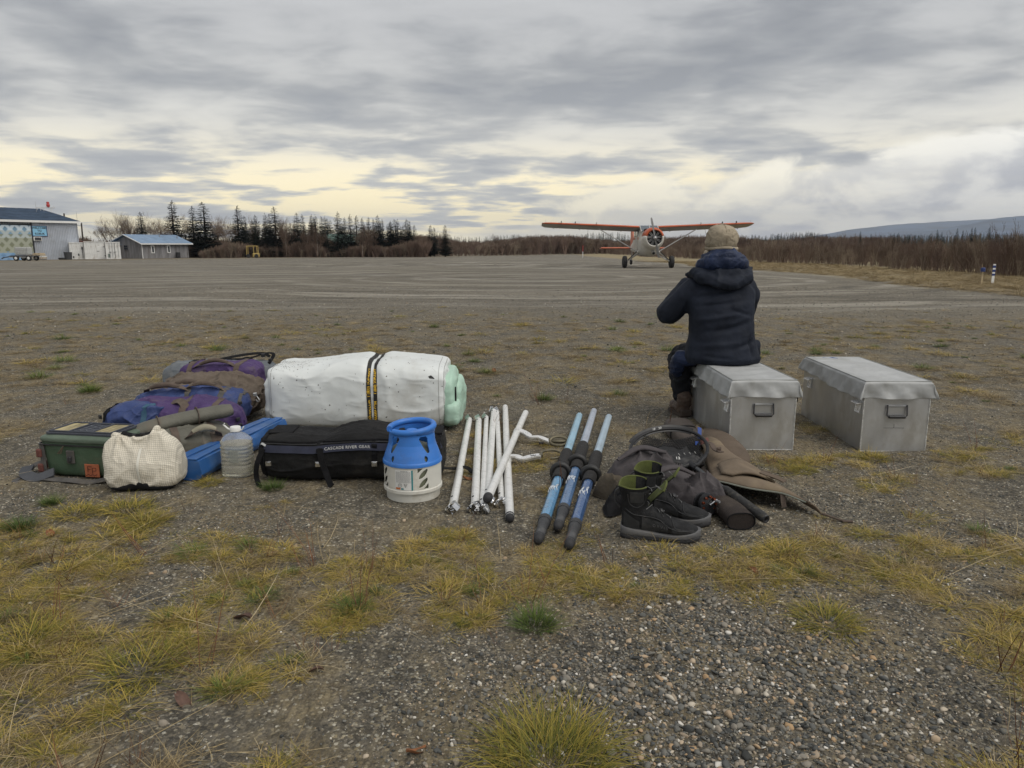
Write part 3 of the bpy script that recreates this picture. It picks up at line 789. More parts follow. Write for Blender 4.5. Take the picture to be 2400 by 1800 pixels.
ORD = 'leftmost second third fourth fifth sixth seventh eighth ninth tenth eleventh twelfth thirteenth fourteenth fifteenth sixteenth seventeenth eighteenth rightmost'.split()
for i_, (px, py) in enumerate([(1880, 557), (2013, 543), (2038, 548), (2060, 551), (2084, 547), (2092, 547), (2101, 546), (2116, 550), (2128, 552), (2178, 547), (2192, 539), (2203, 545), (2238, 536), (2251, 541), (2272, 535), (2279, 534), (2313, 533), (2331, 549), (2374, 543)]):
    Y = rs.uniform(170, 230); p = AT(px, Y, -1); g = gz(p.x, Y); Ht = ZY(py, Y) - g
    t = thing('spruce_tree', ORD[i_] + (' ' if i_ in (0, 18) else ' from the left ') + 'of the spruces rising from the right-hand brush below the mountain', 'spruce tree', (p.x, Y, g), rs.uniform(0, 6), 'single spruces in the brush below the mountain')
    k = Ht / 10.0; t.scale = (k * 1.25, k * 1.25, k); kd = rs.choice([2, 5, 3, 0])
    obj_link('crown', SPR[kd][0], t); obj_link('trunk', SPR[kd][1], t)
# ------------------------------------------------------------------ hangar and its surroundings
steel = M('pale_corrugated_steel', (.42, .45, .50), .55, .0, var=.10, vs=1.2, dirt=((.25, .22, .19), .35, .9))
white_p = M('white_paint', (.72, .72, .70), .6, var=.08, vs=2, dirt=((.35, .30, .24), .5, 1.4))
white_clean = M('white_trim', (.74, .74, .72), .6, var=.05)
roof_dk = M('dark_blue_roof', (.045, .068, .105), .9, .0, spec=.1, var=.2, vs=.8)
roof_bl = M('blue_metal_roof', (.19, .27, .38), .55, .0, spec=.3, var=.12, vs=1.1)
blk = M('black_paint', (.02, .02, .022), .6, var=.2)
dkmetal = M('dark_metal', (.06, .06, .065), .5, .5, var=.3)
galv = M('galvanised_steel', (.38, .39, .40), .45, .7, var=.2)
glass_d = M('dark_window', (.03, .035, .045), .12, var=.2)
red_p = M('red_paint', (.45, .05, .045), .5, var=.15)
wood_w = M('weathered_wood', (.20, .185, .165), .85, var=.3, vs=3, stretch=(1, 1, .15))
wood_y = M('fresh_lumber', (.48, .38, .24), .8, var=.25, vs=4)
blue_sign = M('sign_blue', (.25, .52, .72), .5, var=.04)
rubber = M('tyre_rubber', (.022, .022, .023), .8, var=.3, bump=.2, bs=60)

def mural_mat():
    m, nt, b = new_mat('mural_paint'); N = nt.nodes; L = nt.links
    tc = N.new('ShaderNodeTexCoord'); sp = N.new('ShaderNodeSeparateXYZ'); L.new(tc.outputs['Object'], sp.inputs[0])
    def ma(op, a, c=0.):
        o = N.new('ShaderNodeMath'); o.operation = op
        for s, x in ((0, a), (1, c)):
            if isinstance(x, (int, float)): o.inputs[s].default_value = x
            else: L.new(x, o.inputs[s])
        return o.outputs[0]
    def rp(x, st, t='CONSTANT'):
        o = N.new('ShaderNodeValToRGB'); L.new(x, o.inputs[0]); o.color_ramp.interpolation = t; e = o.color_ramp.elements
        while len(e) < len(st): e.new(.5)
        for i, (p, q) in enumerate(st): e[i].position = p; e[i].color = (*q, 1)
        return o.outputs[0]
    X, Y, Z = sp.outputs; u = ma('DIVIDE', X, 1.25); v = ma('DIVIDE', Z, 1.45)
    fu = ma('ABSOLUTE', ma('SUBTRACT', ma('FRACT', u), .5)); fv = ma('ABSOLUTE', ma('SUBTRACT', ma('FRACT', v), .5))
    d1 = ma('ADD', fu, fv); d2 = ma('SUBTRACT', 1.0, d1); dm = ma('MINIMUM', d1, d2)       # distance to lattice of diamond centres
    h = ma('DIVIDE', Z, 5.2)
    inner = rp(h, [(0, (.15, .28, .47)), (.16, (.18, .33, .52)), (.24, (.21, .225, .14)), (.42, (.20, .215, .15)), (.62, (.25, .28, .22)), (.70, (.20, .34, .47)), (.86, (.15, .26, .38))])
    line = rp(h, [(0, (.23, .38, .58)), (.2, (.36, .38, .30)), (.6, (.46, .52, .52)), (.8, (.62, .72, .80))])
    k = N.new('ShaderNodeMix'); k.data_type = 'RGBA'
    mr = N.new('ShaderNodeMapRange'); L.new(dm, mr.inputs[0]); mr.inputs[1].default_value = .25; mr.inputs[2].default_value = .30; L.new(mr.outputs[0], k.inputs[0])
    L.new(inner, k.inputs[6]); L.new(line, k.inputs[7]); L.new(k.outputs[2], b.inputs['Base Color']); b.inputs['Roughness'].default_value = .6
    return m
HG = (-65.6, 112.0); hg_z = gz(*HG)
hang = thing('hangar', 'pale blue-grey metal hangar with dark roof and patterned sliding door at the left edge', 'hangar', (*HG, hg_z), R(59.5))
EH = 5.55; RH = 7.5
b = B(); b.box((-3.25, .1, EH / 2), (6.5, .2, EH)); b.box((-9, 11, EH / 2), (.0 + 18, .2, EH)); b.build('front_wall', steel, hang)
b = B(); V = [(0, 0, 0), (0, 21, 0), (0, 21, EH), (0, 10.5, RH), (0, 0, EH)]; b.add([Vector(p) + Vector((-.02, .0, 0)) for p in V] + [Vector(p) + Vector((-.22, 0, 0)) for p in V], [(0, 1, 2, 3, 4), (9, 8, 7, 6, 5)] + [(i, (i + 1) % 5, 5 + (i + 1) % 5, 5 + i) for i in range(5)]); b.build('end_wall', steel, hang)
b = B(); b.add([Vector(p) + Vector((-19.7, 0, 0)) for p in V] + [Vector(p) + Vector((-19.9, 0, 0)) for p in V], [(0, 1, 2, 3, 4), (9, 8, 7, 6, 5)] + [(i, (i + 1) % 5, 5 + (i + 1) % 5, 5 + i) for i in range(5)]); b.build('end_wall', steel, hang)
rib = None
for i in range(27):
    if rib is None: rib = B().box((0, 0, EH / 2 - .05), (.07, .09, EH - .1)).build('wall_rib', steel, hang)
    else: c = rib.copy(); COL.objects.link(c); c.parent = hang; rib = c
    rib.location = (-.12 - i * .238, -.02, 0)
V = [(.35, -.45, EH - .05), (.35, 10.5, RH + .12), (-20, 10.5, RH + .12), (-20, -.45, EH - .05)]
b = B(); b.add([Vector(p) for p in V] + [Vector(p) + Vector((0, 0, .12)) for p in V], [(0, 1, 2, 3), (7, 6, 5, 4)] + [(i, (i + 1) % 4, 4 + (i + 1) % 4, 4 + i) for i in range(4)])
V = [(.35, 21.4, EH - .05), (.35, 10.5, RH + .125), (-20, 10.5, RH + .125), (-20, 21.4, EH - .05)]
b.add([Vector(p) for p in V] + [Vector(p) + Vector((0, 0, .12)) for p in V], [(0, 3, 2, 1), (4, 5, 6, 7)] + [(i, (i + 1) % 4, 4 + (i + 1) % 4, 4 + i) for i in range(4)])
b.build('roof', roof_dk, hang)
b = B(); b.box((-9.8, -.47, EH - .08), (20.3, .05, .3)); b.build('fascia', white_clean, hang)
b = B(); b.box((-13.2, .05, EH / 2 - .3), (13.2, .12, EH - .7)); o = b.build('sliding_door', mural_mat(), hang)
b = B(); b.box((-6.55, -.06, EH / 2 - .1), (.14, .14, EH - .2)); b.build('door_post', blk, hang)
b = B(); b.box((-13.2, -.1, EH - .42), (13.2, .1, .22)); rl = b.build('door_rail', blk, hang)
b = B()
b.box((0, 0, 0), (.12, .03, .13)); cl = b.build('rail_bracket', steel, rl)
for i in range(20):
    c = cl if i == 0 else cl.copy()
    if i: COL.objects.link(c); c.parent = rl
    c.location = (-6.9 - i * .33, -.17, EH - .42)
sg = thing('welcome_sign', 'light blue welcome sign in a dark frame on the hangar wall', 'sign', (HG[0], HG[1], hg_z), R(59.5))
b = B(); b.box((-5.55, -.09, 4.12), (1.95, .05, 1.34)); b.build('board', blue_sign, sg)
b = B()
for c, d in (((-5.55, -.10, 4.82), (2.1, .09, .08)), ((-5.55, -.10, 3.42), (2.1, .09, .08)), ((-6.56, -.10, 4.12), (.08, .09, 1.32)), ((-4.54, -.10, 4.12), (.08, .09, 1.32))): b.box(c, d)
b.build('sign_frame', M('navy_paint', (.03, .06, .14), .5), sg)
for s_, zz in (('WELCOME', 4.54), ('TO', 4.13), ('KOBUK', 3.72)):
    letters('lettering', s_, .40, blk, sg, lambda u, v, zz=zz: (-5.55 + u, -.12, zz + v), bold=.012)
t = thing('air_conditioner', 'small window air conditioner box under the welcome sign', 'air conditioner', (*HG, hg_z), R(59.5))
B().box((-6.0, -.18, 3.02), (1.05, .3, .55)).build('casing', white_p, t); B().box((-6.0, -.35, 3.02), (.85, .03, .38)).build('grille', dkmetal, t)
# roof gear
hm = hang.matrix_basis.copy(); hm = Matrix.Translation((*HG, hg_z)) @ Matrix.Rotation(R(59.5), 4, 'Z')
rp_ = AT(113, 116, ZY(493, 116)); t = thing('beacon_platform', 'steel platform with a red rotating beacon on the hangar roof', 'roof beacon', rp_)
k = 116 / 1700
b = B()
for x in (-25, -17, -10, 4, 8): b.tube([(x * k, 0, -.4), (x * k, 0, 6 * k)], .035, 5)
b.tube([(-27 * k, 0, 6 * k), (12 * k, 0, 6 * k)], .05, 5); b.tube([(-27 * k, .6, 6 * k), (12 * k, .6, 6 * k)], .05, 5); b.tube([(-6 * k, 0, 6 * k), (-6 * k, 0, 16 * k)], .04, 5); b.tube([(8 * k, 0, 0), (14 * k, 0, 10 * k)], .03, 5); b.build('frame', white_p, t)
B().lathe([(.10, 7 * k), (.22, 8 * k), (.26, 12 * k), (.18, 15 * k), (.20, 17 * k), (.16, 19 * k)], 12, (1 * k, 0, 0)).build('beacon', red_p, t)
for px, p0, p1, Y, lab in ((85, 472, 492, 114, 'thin whip aerial left of the red beacon on the hangar roof'), (181, 496, 518, 113, 'thin whip aerial at the right corner of the hangar')):
    a = AT(px, Y, ZY(p1, Y)); o = B().tube([(0, 0, -.3), (0, 0, ZY(p0, Y) - ZY(p1, Y))], [.03, .015], 5).build('aerial', galv, None); o.location = a; tag(o, lab, 'aerial')
a = AT(37, 114.5, ZY(491, 114.5)); o = B().lathe([(.25, -.3), (.25, .12), (.33, .13), (.33, .22), (.1, .24)], 10).build('roof_vent', galv, None); o.location = a; tag(o, 'small round vent on the ridge of the hangar roof', 'vent')
for px, p0, p1, Y, lab in ((196, 522, 562, 135, 'dark utility pole right of the hangar against the sky'), (158, 500, 520, 128, 'short stub of a pole showing behind the hangar roof slope')):
    p = AT(px, Y, 0); g = gz(p.x, Y); t = thing('utility_pole', lab, 'pole', (p.x, Y, g)); H = ZY(p0, Y) - g
    B().tube([(0, 0, -.2), (.15, 0, H)], [.16, .12], 8).build('pole', M('dark_pole_wood', (.06, .05, .045), .9), t)
    if px == 196: B().tube([(-1.0, 0, H - .5), (0, 0, H - .55)], .03, 5).build('guy_arm', dkmetal, t)
# brown lean-to roof
p = AT(205, 128, 0); t = thing('shed', 'low brown-roofed shed showing over the white container', 'shed', (p.x, 128, gz(p.x, 128)), R(20))
B().box((0, 0, 1.3), (4.5, 3, 2.6)).build('wall', wood_w, t); b = B(); b.box((0, 0, 2.75), (5.2, 3.6, .12), (0, R(10), 0)); b.build('roof', M('rusty_roof', (.12, .045, .035), .8), t)

# white containers
def container(px0, px1, pyt, Y, rz, depth, lab, ends):
    a = AT(px0, Y, 0); g = gz(a.x, Y); H = ZY(pyt, Y) - g; D = Y * math.cos(TILT) + EYE * math.sin(TILT); kk = (px1 - 1200) / 1700.; w = (kk * D - a.x) / (math.cos(rz) - kk * math.sin(rz) * .982)
    t = thing('shipping_container', lab, 'container', (a.x, Y, g), rz)
    B().box((w / 2, depth / 2, H / 2 + .08), (w, depth, H - .16), None, .03).build('body', white_p, t)
    n = int(w / .28); first = None
    for i in range(n):
        x = (i + .5) * w / n
        if any(abs(x - q) < .7 for q in ends): continue
        if first is None: first = B().box((0, -.02, H / 2 + .05), (.11, .04, H - .5), None, .012).build('wall_rib', white_p, t); o = first
        else: o = first.copy(); COL.objects.link(o); o.parent = t
        o.location = (x, 0, 0)
    B().box((w / 2, -.01, .12), (w, .1, .16)).build('bottom_rail', white_p, t); B().box((w / 2, -.012, H - .06), (w, .1, .12)).build('top_rail', white_p, t)
    return t, w, H
t, w, H = container(163, 197, 568, 108.5, R(31), 3, 'left white container with a meter pipe on its end', [])
B().tube([(.9 * w, -.09, .2), (.9 * w, -.09, 1.5)], .045, 6).build('conduit', dkmetal, t); B().box((.9 * w, -.09, 1.65), (.2, .12, .4), None, .03).build('meter_box', dkmetal, t)
B().box((.62 * w, -.06, .7), (.16, .06, .3)).build('outlet_box', dkmetal, t)
B().box((.25 * w, -.06, .35), (.16, .06, .3)).build('outlet_box', dkmetal, t)
t, w, H = container(198, 247, 566, 108.6, R(30), 3, 'middle white container with a hinged door and latch', [2.5])
dr = B().box((.79 * w, -.05, 1.1), (.95, .05, 1.75), None, .01).build('door', white_clean, t); B().box((.66 * w, -.1, 1.2), (.32, .05, .06)).build('latch', dkmetal, dr); B().box((.97 * w, -.09, .55), (.14, .05, .08)).build('hinge', dkmetal, dr); B().box((.95 * w, -.09, 1.85), (.2, .05, .08)).build('hinge', dkmetal, dr)
t, w, H = container(248, 283, 567, 109, R(28), 6, 'right white container with four locking bars on its doors', [w_ * .1 for w_ in range(0, 60)])
for i, x in enumerate((.28, .45, .62, .85)): B().tube([(x * w, -.08, .15), (x * w, -.08, H - .15)], .028, 6).build('lock_bar', dkmetal if i == 2 else galv, t)
for i, x in enumerate((.3, .6)): B().box((x * w, -.12, 1.05), (.3, .04, .07)).build('lock_handle', dkmetal, t)
B().box((.2 * w, -.1, .55), (.2, .1, .5)).build('placard', M('faded_decal', (.12, .16, .14), .7), t)

# drum and dark bin by the hangar corner
p = AT(159, 107, 0); g = gz(p.x, 107)
o = B().lathe([(.42, 0), (.45, .03), (.52, 1.0), (.55, 1.02), (.55, 1.08), (.48, 1.08), (.44, .2)], 14).build('barrel', M('dark_bin', (.05, .052, .055), .7), None, True, 40); o.location = (p.x, 107, g); tag(o, 'dark grey open drum between hangar and containers', 'barrel')
p = AT(144, 106.5, 0); t = thing('tyre_pile', 'old tyre lying by the hangar wall left of the dark drum', 'tyre', (p.x, 106.5, gz(p.x, 106.5)))
b = B(); b.tube([(math.cos(a) * .36, math.sin(a) * .3, .16) for a in np.linspace(0, 2 * PI, 14)[:-1]], .15, 8, closed=True); b.build('tyre', rubber, t, True)

# trailer with a water tote
p = AT(56, 96, 0); g = gz(p.x, 96)
t = thing('flatbed_trailer', 'small two-axle flatbed trailer parked before the patterned hangar door', 'trailer', (p.x, 96, g), R(2))
B().box((.1, 0, .62), (3.0, 1.5, .14), None, .02).build('deck', dkmetal, t); b = B(); b.tube([(-1.4, .4, .6), (-2.6, 0, .42)], .05, 6); b.tube([(-1.4, -.4, .6), (-2.6, 0, .42)], .05, 6); b.build('drawbar', dkmetal, t)
B().box((.0, -.7, .48), (3.0, .06, .12)).build('side_rail', galv, t)
for x in (-.55, 1.05):
    for y in (-.8, .8):
        w_ = B().lathe([(.17, -.09), (.32, -.1), (.36, -.05), (.36, .05), (.32, .1), (.17, .09)], 18, (x, y, .36), (PI / 2, 0, 0)).build('wheel', rubber, t, True, 40)
        B().lathe([(.05, -.11), (.17, -.095), (.18, .095), (.05, .11)], 14, (x, y, .36), (PI / 2, 0, 0)).build('rim', white_clean, w_, True, 40)
b = B(); b.tube([(-2.6, 0, .45), (-2.9, 0, .25)], .07, 6); b.build('jack', dkmetal, t)
t = thing('water_tote', 'white caged water tote riding on the flatbed trailer', 'water tank', (p.x, 96, g + .69), R(2))
B().box((0, 0, .55), (1.55, 1.15, .98), None, .08).build('bottle', M('milky_plastic', (.62, .63, .60), .5), t)
b = B()
for i in range(9): b.box((-.76 + i * .19, -.6, .55), (.025, .025, 1.1))
for i in range(6): b.box((0, -.6, .04 + i * .205), (1.6, .03, .025))
for i in range(7): b.box((.79, -.55 + i * .18, .55), (.025, .025, 1.1))
b.build('cage', galv, t)
p = AT(84, 101, 0); g = gz(p.x, 101)
t = thing('lumber_stack', 'stack of pale lumber lying right of the trailer', 'lumber', (p.x, 101, g), R(4))
for i, (zz, ww, m_) in enumerate(((.12, 1.5, wood_w), (.32, 1.55, wood_y), (.52, 1.5, white_p), (.72, 1.35, wood_y), (.90, 1.2, wood_y))):
    for j in range(4): B().box((0, -.45 + j * .3, zz), (ww * 1.45, .27, .15), (0, 0, rs.uniform(-.02, .02))).build('board', m_, t)

# small house with the blue roof
HX, HY = -59.2, 118.; g = gz(HX, HY); A = math.atan2(.9, .43)
house = thing('house', 'weathered grey house with a bright blue metal roof behind dry stalks', 'house', (HX, HY, g), A)
LL, WW, hh, rh = 9.0, 7.0, 2.45, 3.75     # local x along the long wall, y back along the gable
sid = M('grey_siding', (.24, .235, .24), .85, var=.22, vs=2.2, stretch=(1, 1, .2), dirt=((.12, .10, .085), .5, 1.3))
b = B(); b.box((LL / 2, .08, hh / 2), (LL, .16, hh)); b.box((LL / 2, WW - .08, hh / 2), (LL, .16, hh)); b.build('side_wall', sid, house)
V = [(0, .16, 0), (0, WW - .16, 0), (0, WW - .16, hh), (0, WW / 2, rh - .1), (0, .16, hh)]
for x in (.0, LL - .16):
    B().add([Vector(p) + Vector((x, 0, 0)) for p in V] + [Vector(p) + Vector((x + .16, 0, 0)) for p in V], [(0, 1, 2, 3, 4), (9, 8, 7, 6, 5)] + [(i, (i + 1) % 5, 5 + (i + 1) % 5, 5 + i) for i in range(5)]).build('gable_wall', sid, house)
for sgn, y0, y1 in ((1, -.55, WW / 2), (-1, WW + .55, WW / 2)):
    V = [(-.5, y0, hh - .15), (LL + .6, y0, hh - .15), (LL + .6, y1, rh), (-.5, y1, rh)]
    B().add([Vector(p) for p in V] + [Vector(p) + Vector((0, 0, .09)) for p in V], [(0, 1, 2, 3), (7, 6, 5, 4)] + [(i, (i + 1) % 4, 4 + (i + 1) % 4, 4 + i) for i in range(4)]).build('roof', roof_bl, house)
b = B(); b.tube([(-.53, -.58, hh - .12), (-.53, WW / 2, rh + .04), (-.53, WW + .58, hh - .12)], .08, 4); b.box((LL / 2, -.58, hh - .14), (LL + 1.1, .05, .2)); b.build('fascia', white_clean, house)
b = B()
for i in range(36): b.box((.2 + i * .25, -.012, hh / 2 - .05), (.03, .03, hh - .15))
b.build('batten', sid, house)
B().box((.02, -.03, hh / 2), (.12, .08, hh)).build('corner_board', white_clean, house)
for x in (1.95, 5.0):
    f = B().box((x, -.04, 1.45), (.62, .1, 1.25)).build('window', white_clean, house); B().box((x, -.10, 1.45), (.30, .04, .95)).build('pane', glass_d, f)
f = B().box((-.05, 3.6, 1.75), (.1, .95, .8)).build('window', sid, house)
for i in range(2):
    for j in range(2): B().box((-.115, 3.38 + i * .44, 1.56 + j * .36), (.03, .38, .3)).build('pane', glass_d, f)
b = B(); b.box((-1.1, WW - .6, 1.1), (2.2, 2.2, 2.2)); b.build('porch', sid, house); b = B(); b.box((-1.2, WW - .7, 2.32), (2.9, 3.2, .08), (0, R(7), 0)); b.build('porch_roof', roof_bl, house)
B().box((-2.28, WW - .8, 1.35), (.1, .9, .8)).build('notice_panel', white_clean, house)
for x, y, h in ((5.6, 2.6, .55), (8.4, 1.8, .35)):
    c = B().lathe([(.16, -.3), (.14, .0), (.07, .02), (.07, h), (.13, h + .01), (.13, h + .1)], 10, (x, y, hh + (y / (WW / 2)) * (rh - hh))).build('chimney', galv, house)
B().lathe([(.35, 0), (.35, .9), (.3, .95)], 12, (6.3, -.6, 0)).build('fuel_drum', blk, house)
# green cabin glimpsed among the trees
p = AT(797, 150, 0); g = gz(p.x, 150); t = thing('cabin', 'cabin with a pale green roof glimpsed between the spruces', 'cabin', (p.x, 150, g), R(28))
grn = M('green_metal_roof', (.13, .20, .17), .7, .0, var=.1)
B().box((0, 0, 1.2), (8, 5, 3.0)).build('wall', sid, t)
for s_ in (-1, 1): B().box((0, s_ * 1.5, 3.5), (9, 3.6, .1), (R(-28) * s_, 0, 0)).build('roof', grn, t)
p = AT(755, 150, 0); g = gz(p.x, 150); t = thing('cabin', 'shed with a low grey-green roof half hidden by brown birches', 'cabin', (p.x, 150, g), R(8)); B().box((0, 0, 1.7), (4, 3, 3.4)).build('wall', sid, t); B().box((0, 0, 3.55), (5, 4, .12), (R(-14), 0, 0)).build('roof', grn, t)
# yellow open frame of a machine
p = AT(592, 124, 0); g = gz(p.x, 124); t = thing('loader', 'yellow cab frame of a small loader parked at the edge of the brush', 'loader', (p.x, 124, g), R(8)); yl = M('faded_yellow_paint', (.42, .31, .10), .6, var=.2)
b = B()
for x, y in ((-.9, -.5), (.85, -.5), (.3, -.5), (-.9, .6), (.85, .6)): b.tube([(x, y, .1), (x * .92, y, 1.95)], .055, 6)
b.tube([(-.85, -.5, 1.95), (.8, -.5, 1.95), (.8, .6, 1.95), (-.85, .6, 1.95)], .06, 6, closed=True); b.build('cab_frame', yl, t)
B().box((.55, 0, .45), (.95, 1.2, .7), None, .08).build('bonnet', yl, t); B().box((-.75, 0, .3), (.3, 1.0, .4), None, .05).build('step', yl, t)
for x in (-.6, .7): B().lathe([(.12, -.12), (.3, -.12), (.34, 0), (.3, .12), (.12, .12)], 14, (x, -.62, .32), (PI / 2, 0, 0)).build('wheel', rubber, t, True, 40)
# marker posts
def post_at(px, py):
    Yv = 1.168 / ((py - 572) / 1700 - .0085); return Vector((AT(px, Yv, 0).x, Yv, gh(AT(px, Yv, 0).x, Yv)))
p = post_at(2327, 660); t = thing('marker_post', 'flat white marker post with blue bands at the right edge of the strip', 'marker post', p, R(8)); k = p.y / 1700
h = 47 * k; nvy = M('navy_tape', (.02, .04, .16), .5); B().box((0, 0, h * .5 - .03), (.11, .018, h), None, .004).build('post', white_clean, t)
for i, (z0, z1) in enumerate(((.40, .50), (.58, .70), (.78, .90))): B().box((0, 0, h * (z0 + z1) / 2), (.114, .026, h * (z1 - z0))).build('blue_band', nvy, t)
p = post_at(2301, 662); t = thing('survey_stake', 'thin wooden stake with a dark blue cap beside the banded marker post', 'stake', p, 0); h = 36 * p.y / 1700
B().box((0, 0, h * .5 - .03), (.05, .03, h), None, .004).build('stake', wood_y, t); B().lathe([(.05, h - .10), (.075, h - .09), (.075, h + .03), (.05, h + .05)], 12).build('cap', nvy, t); B().tube([(-.045, 0, h - .1), (-.045, 0, h + .17)], .006, 5).build('wire', wood_y, t)
p = AT(1366, 122, 0); t = thing('flag_pole', 'slim orange-and-white pole standing left of the aeroplane beyond the strip', 'pole', (p.x, 122, gz(p.x, 122))); B().tube([(0, 0, 0), (0, 0, 1.0)], .05, 6).build('lower_half', white_p, t); B().tube([(0, 0, 1.0), (0, 0, 2.0)], .05, 6).build('upper_half', red_p, t)

# ------------------------------------------------------------------ aeroplane
PX, PY = 9.3, 50.5; pg = gz(PX, PY)
pl = thing('aeroplane', 'orange-and-white high-wing bush plane with a radial engine, taxiing towards the camera', 'aeroplane', (PX, PY, pg))
or_ = M('orange_paint', (.50, .105, .035), .4, var=.12, vs=1.5, dirt=((.25, .08, .05), .5, 2.)); wh = M('aircraft_white', (.62, .60, .55), .4, var=.08, vs=1.5, dirt=((.36, .32, .27), .5, 1.6)); alu = M('bare_aluminium', (.50, .50, .50), .4, .6, var=.15, vs=3)
grey_w = M('wing_underside', (.36, .355, .35), .5, .2, var=.15, vs=1.2)
def sect(y, zc, rx, rz, ex, n=28, cx=0.):
    r = []
    for j in range(n):
        a = 2 * PI * j / n; c, s_ = math.cos(a), math.sin(a)
        r.append(Vector((cx + rx * math.copysign(abs(c) ** (2 / ex), c), y, zc + rz * math.copysign(abs(s_) ** (2 / ex), s_))))
    return r
SEC = [(-1.55, 1.86, .60, .70, 2.1), (-1.0, 1.74, .66, .88, 2.3), (-.35, 1.68, .69, .92, 2.7), (0.1, 1.75, .70, .98, 3.2), (.7, 1.78, .70, .98, 3.6), (1.9, 1.76, .68, .95, 3.4), (2.7, 1.62, .58, .76, 2.8), (4.2, 1.48, .40, .50, 2.4), (6.2, 1.32, .20, .30, 2.2), (7.0, 1.28, .08, .20, 2.)]
fv = B().loft([sect(*s_) for s_ in SEC]); fus = fv.build('fuselage', wh, pl, True, 50)
cow = B().loft([sect(-2.22, 2.0, .50, .50, 2), sect(-2.24, 2.0, .54, .54, 2), sect(-2.15, 2.0, .62, .62, 2), sect(-1.9, 1.97, .67, .68, 2), sect(-1.5, 1.93, .68, .72, 2.05), sect(-1.2, 1.9, .66, .74, 2.1)], caps=False)
# cowling: orange above, white below, split along the middle
def split(bb, zs, up):
    keep = [f for f in bb.f if (sum(bb.v[i][2] for i in f) / len(f) > zs) == up]; return bb.v, keep
for nm, m_, up in (('cowling_top', or_, True), ('cowling_bottom', wh, False)):
    V, F = split(cow, 2.16, up); o = link_mesh(nm, V, F, m_, pl, True, 60, fix=False); md = o.modifiers.new('s', 'SOLIDIFY'); md.thickness = .03; md.offset = -1
B().lathe([(.06, -.1), (.5, -.06), (.52, .1)], 24, (0, -1.9, 2.0), (PI / 2, 0, 0), cap=True).build('engine_bulkhead', blk, pl, True)
for k in range(9):
    a = 2 * PI * k / 9 + .2; d = Vector((math.cos(a), 0, math.sin(a))); b = B()
    for q in range(6): b.tube([Vector((0, -2.05, 2.0)) + d * (.20 + q * .045), Vector((0, -2.05, 2.0)) + d * (.225 + q * .045)], .072, 8)
    b.tube([Vector((0, -2.05, 2.0)) + d * .15, Vector((0, -2.05, 2.0)) + d * .46], .055, 8); cyl = b.build('engine_cylinder', dkmetal, pl)
    for s_ in (-.05, .05):
        e = Vector((-math.sin(a), 0, math.cos(a))) * s_; B().tube([Vector((0, -2.14, 2.0)) + d * .15 + e * .6, Vector((0, -2.14, 2.0)) + d * .46 + e], .013, 5).build('pushrod', alu, cyl)
B().lathe([(.16, 0), (.17, .2), (.10, .32), (.05, .34)], 18, (0, -2.0, 2.0), (PI / 2, 0, 0)).build('gearbox', M('engine_grey', (.16, .17, .18), .5, .3), pl, True, 40)
# propeller
pr = B().lathe([(.05, -.04), (.11, .0), (.12, .08), (.08, .16), (.03, .19)], 16, (0, -2.33, 2.0), (PI / 2, 0, 0)).build('propeller_hub', alu, pl, True, 40)
for sg_ in (1, -1):
    ring = []; PA = R(13) if sg_ > 0 else R(13) + PI
    for r_, w_, tw in ((.12, .07, 60), (.3, .12, 52), (.6, .17, 38), (.95, .18, 28), (1.2, .15, 22), (1.32, .07, 20)):
        ca, sa = math.cos(R(tw)), math.sin(R(tw)); rr = []
        for j in range(8):
            a = 2 * PI * j / 8; u, v = math.cos(a) * w_ / 2, math.sin(a) * w_ * .10 + .002
            x, y = u * ca - v * sa, u * sa + v * ca; rr.append(Vector((x, -2.42 + y, r_)))
        ring.append([Vector((p.x * math.cos(PA) - p.z * math.sin(PA), p.y, 2.0 + p.x * math.sin(PA) + p.z * math.cos(PA))) for p in rr])
    B().loft(ring).build('propeller_blade', M('propeller_grey', (.24, .24, .24), .45, .4), pr, True, 50)
# windshield, side windows, door
gl = M('windshield_glass', (.12, .14, .16), .12, var=.2, spec=.8)
ws = [[Vector((x * w_, y, z)) for x in np.linspace(-1, 1, 7)] for y, z, w_ in ((-.62, 2.42, .60), (-.30, 2.62, .60), (.06, 2.80, .58))]
b = B()
V = [p + Vector((0, -.03 - .14 * (1 - abs(p.x) / .6) , .04)) for r_ in ws for p in r_]; F = [(i * 7 + j, i * 7 + j + 1, i * 7 + 8 + j, i * 7 + 7 + j) for i in range(2) for j in range(6)]
o = b.add(V, F).build('windshield', gl, pl); o.modifiers.new('s', 'SOLIDIFY').thickness = .02
b = B(); b.tube([(0, -.82, 2.47), (0, -.06, 2.87)], .022, 5); b.tube([(-.6, -.66, 2.45), (-.6, .05, 2.84)], .03, 5); b.tube([(.6, -.66, 2.45), (.6, .05, 2.84)], .03, 5); b.build('windshield_post', wh, pl)
B().lathe([(.10, -.05), (.14, .0), (.14, .06), (.09, .07)], 14, (-.40, -1.1, 2.48), (PI / 2, 0, 0)).build('landing_light', blk, pl, True)
for s_ in (-1, 1):
    B().box((s_ * .70, .55, 2.3), (.04, .75, .42), None, .02).build('side_window', gl, pl); B().box((s_ * .69, 1.45, 2.3), (.04, .7, .40), None, .02).build('side_window', gl, pl)
    B().box((s_ * .69, 1.0, 1.98), (.045, 2.2, .16), None, .01).build('stripe', or_, pl)
    d_ = B().box((s_ * .705, .55, 1.65), (.03, .8, 1.0), None, .01).build('door', wh, pl); B().box((s_ * .73, .3, 1.75), (.03, .14, .03)).build('handle', alu, d_)
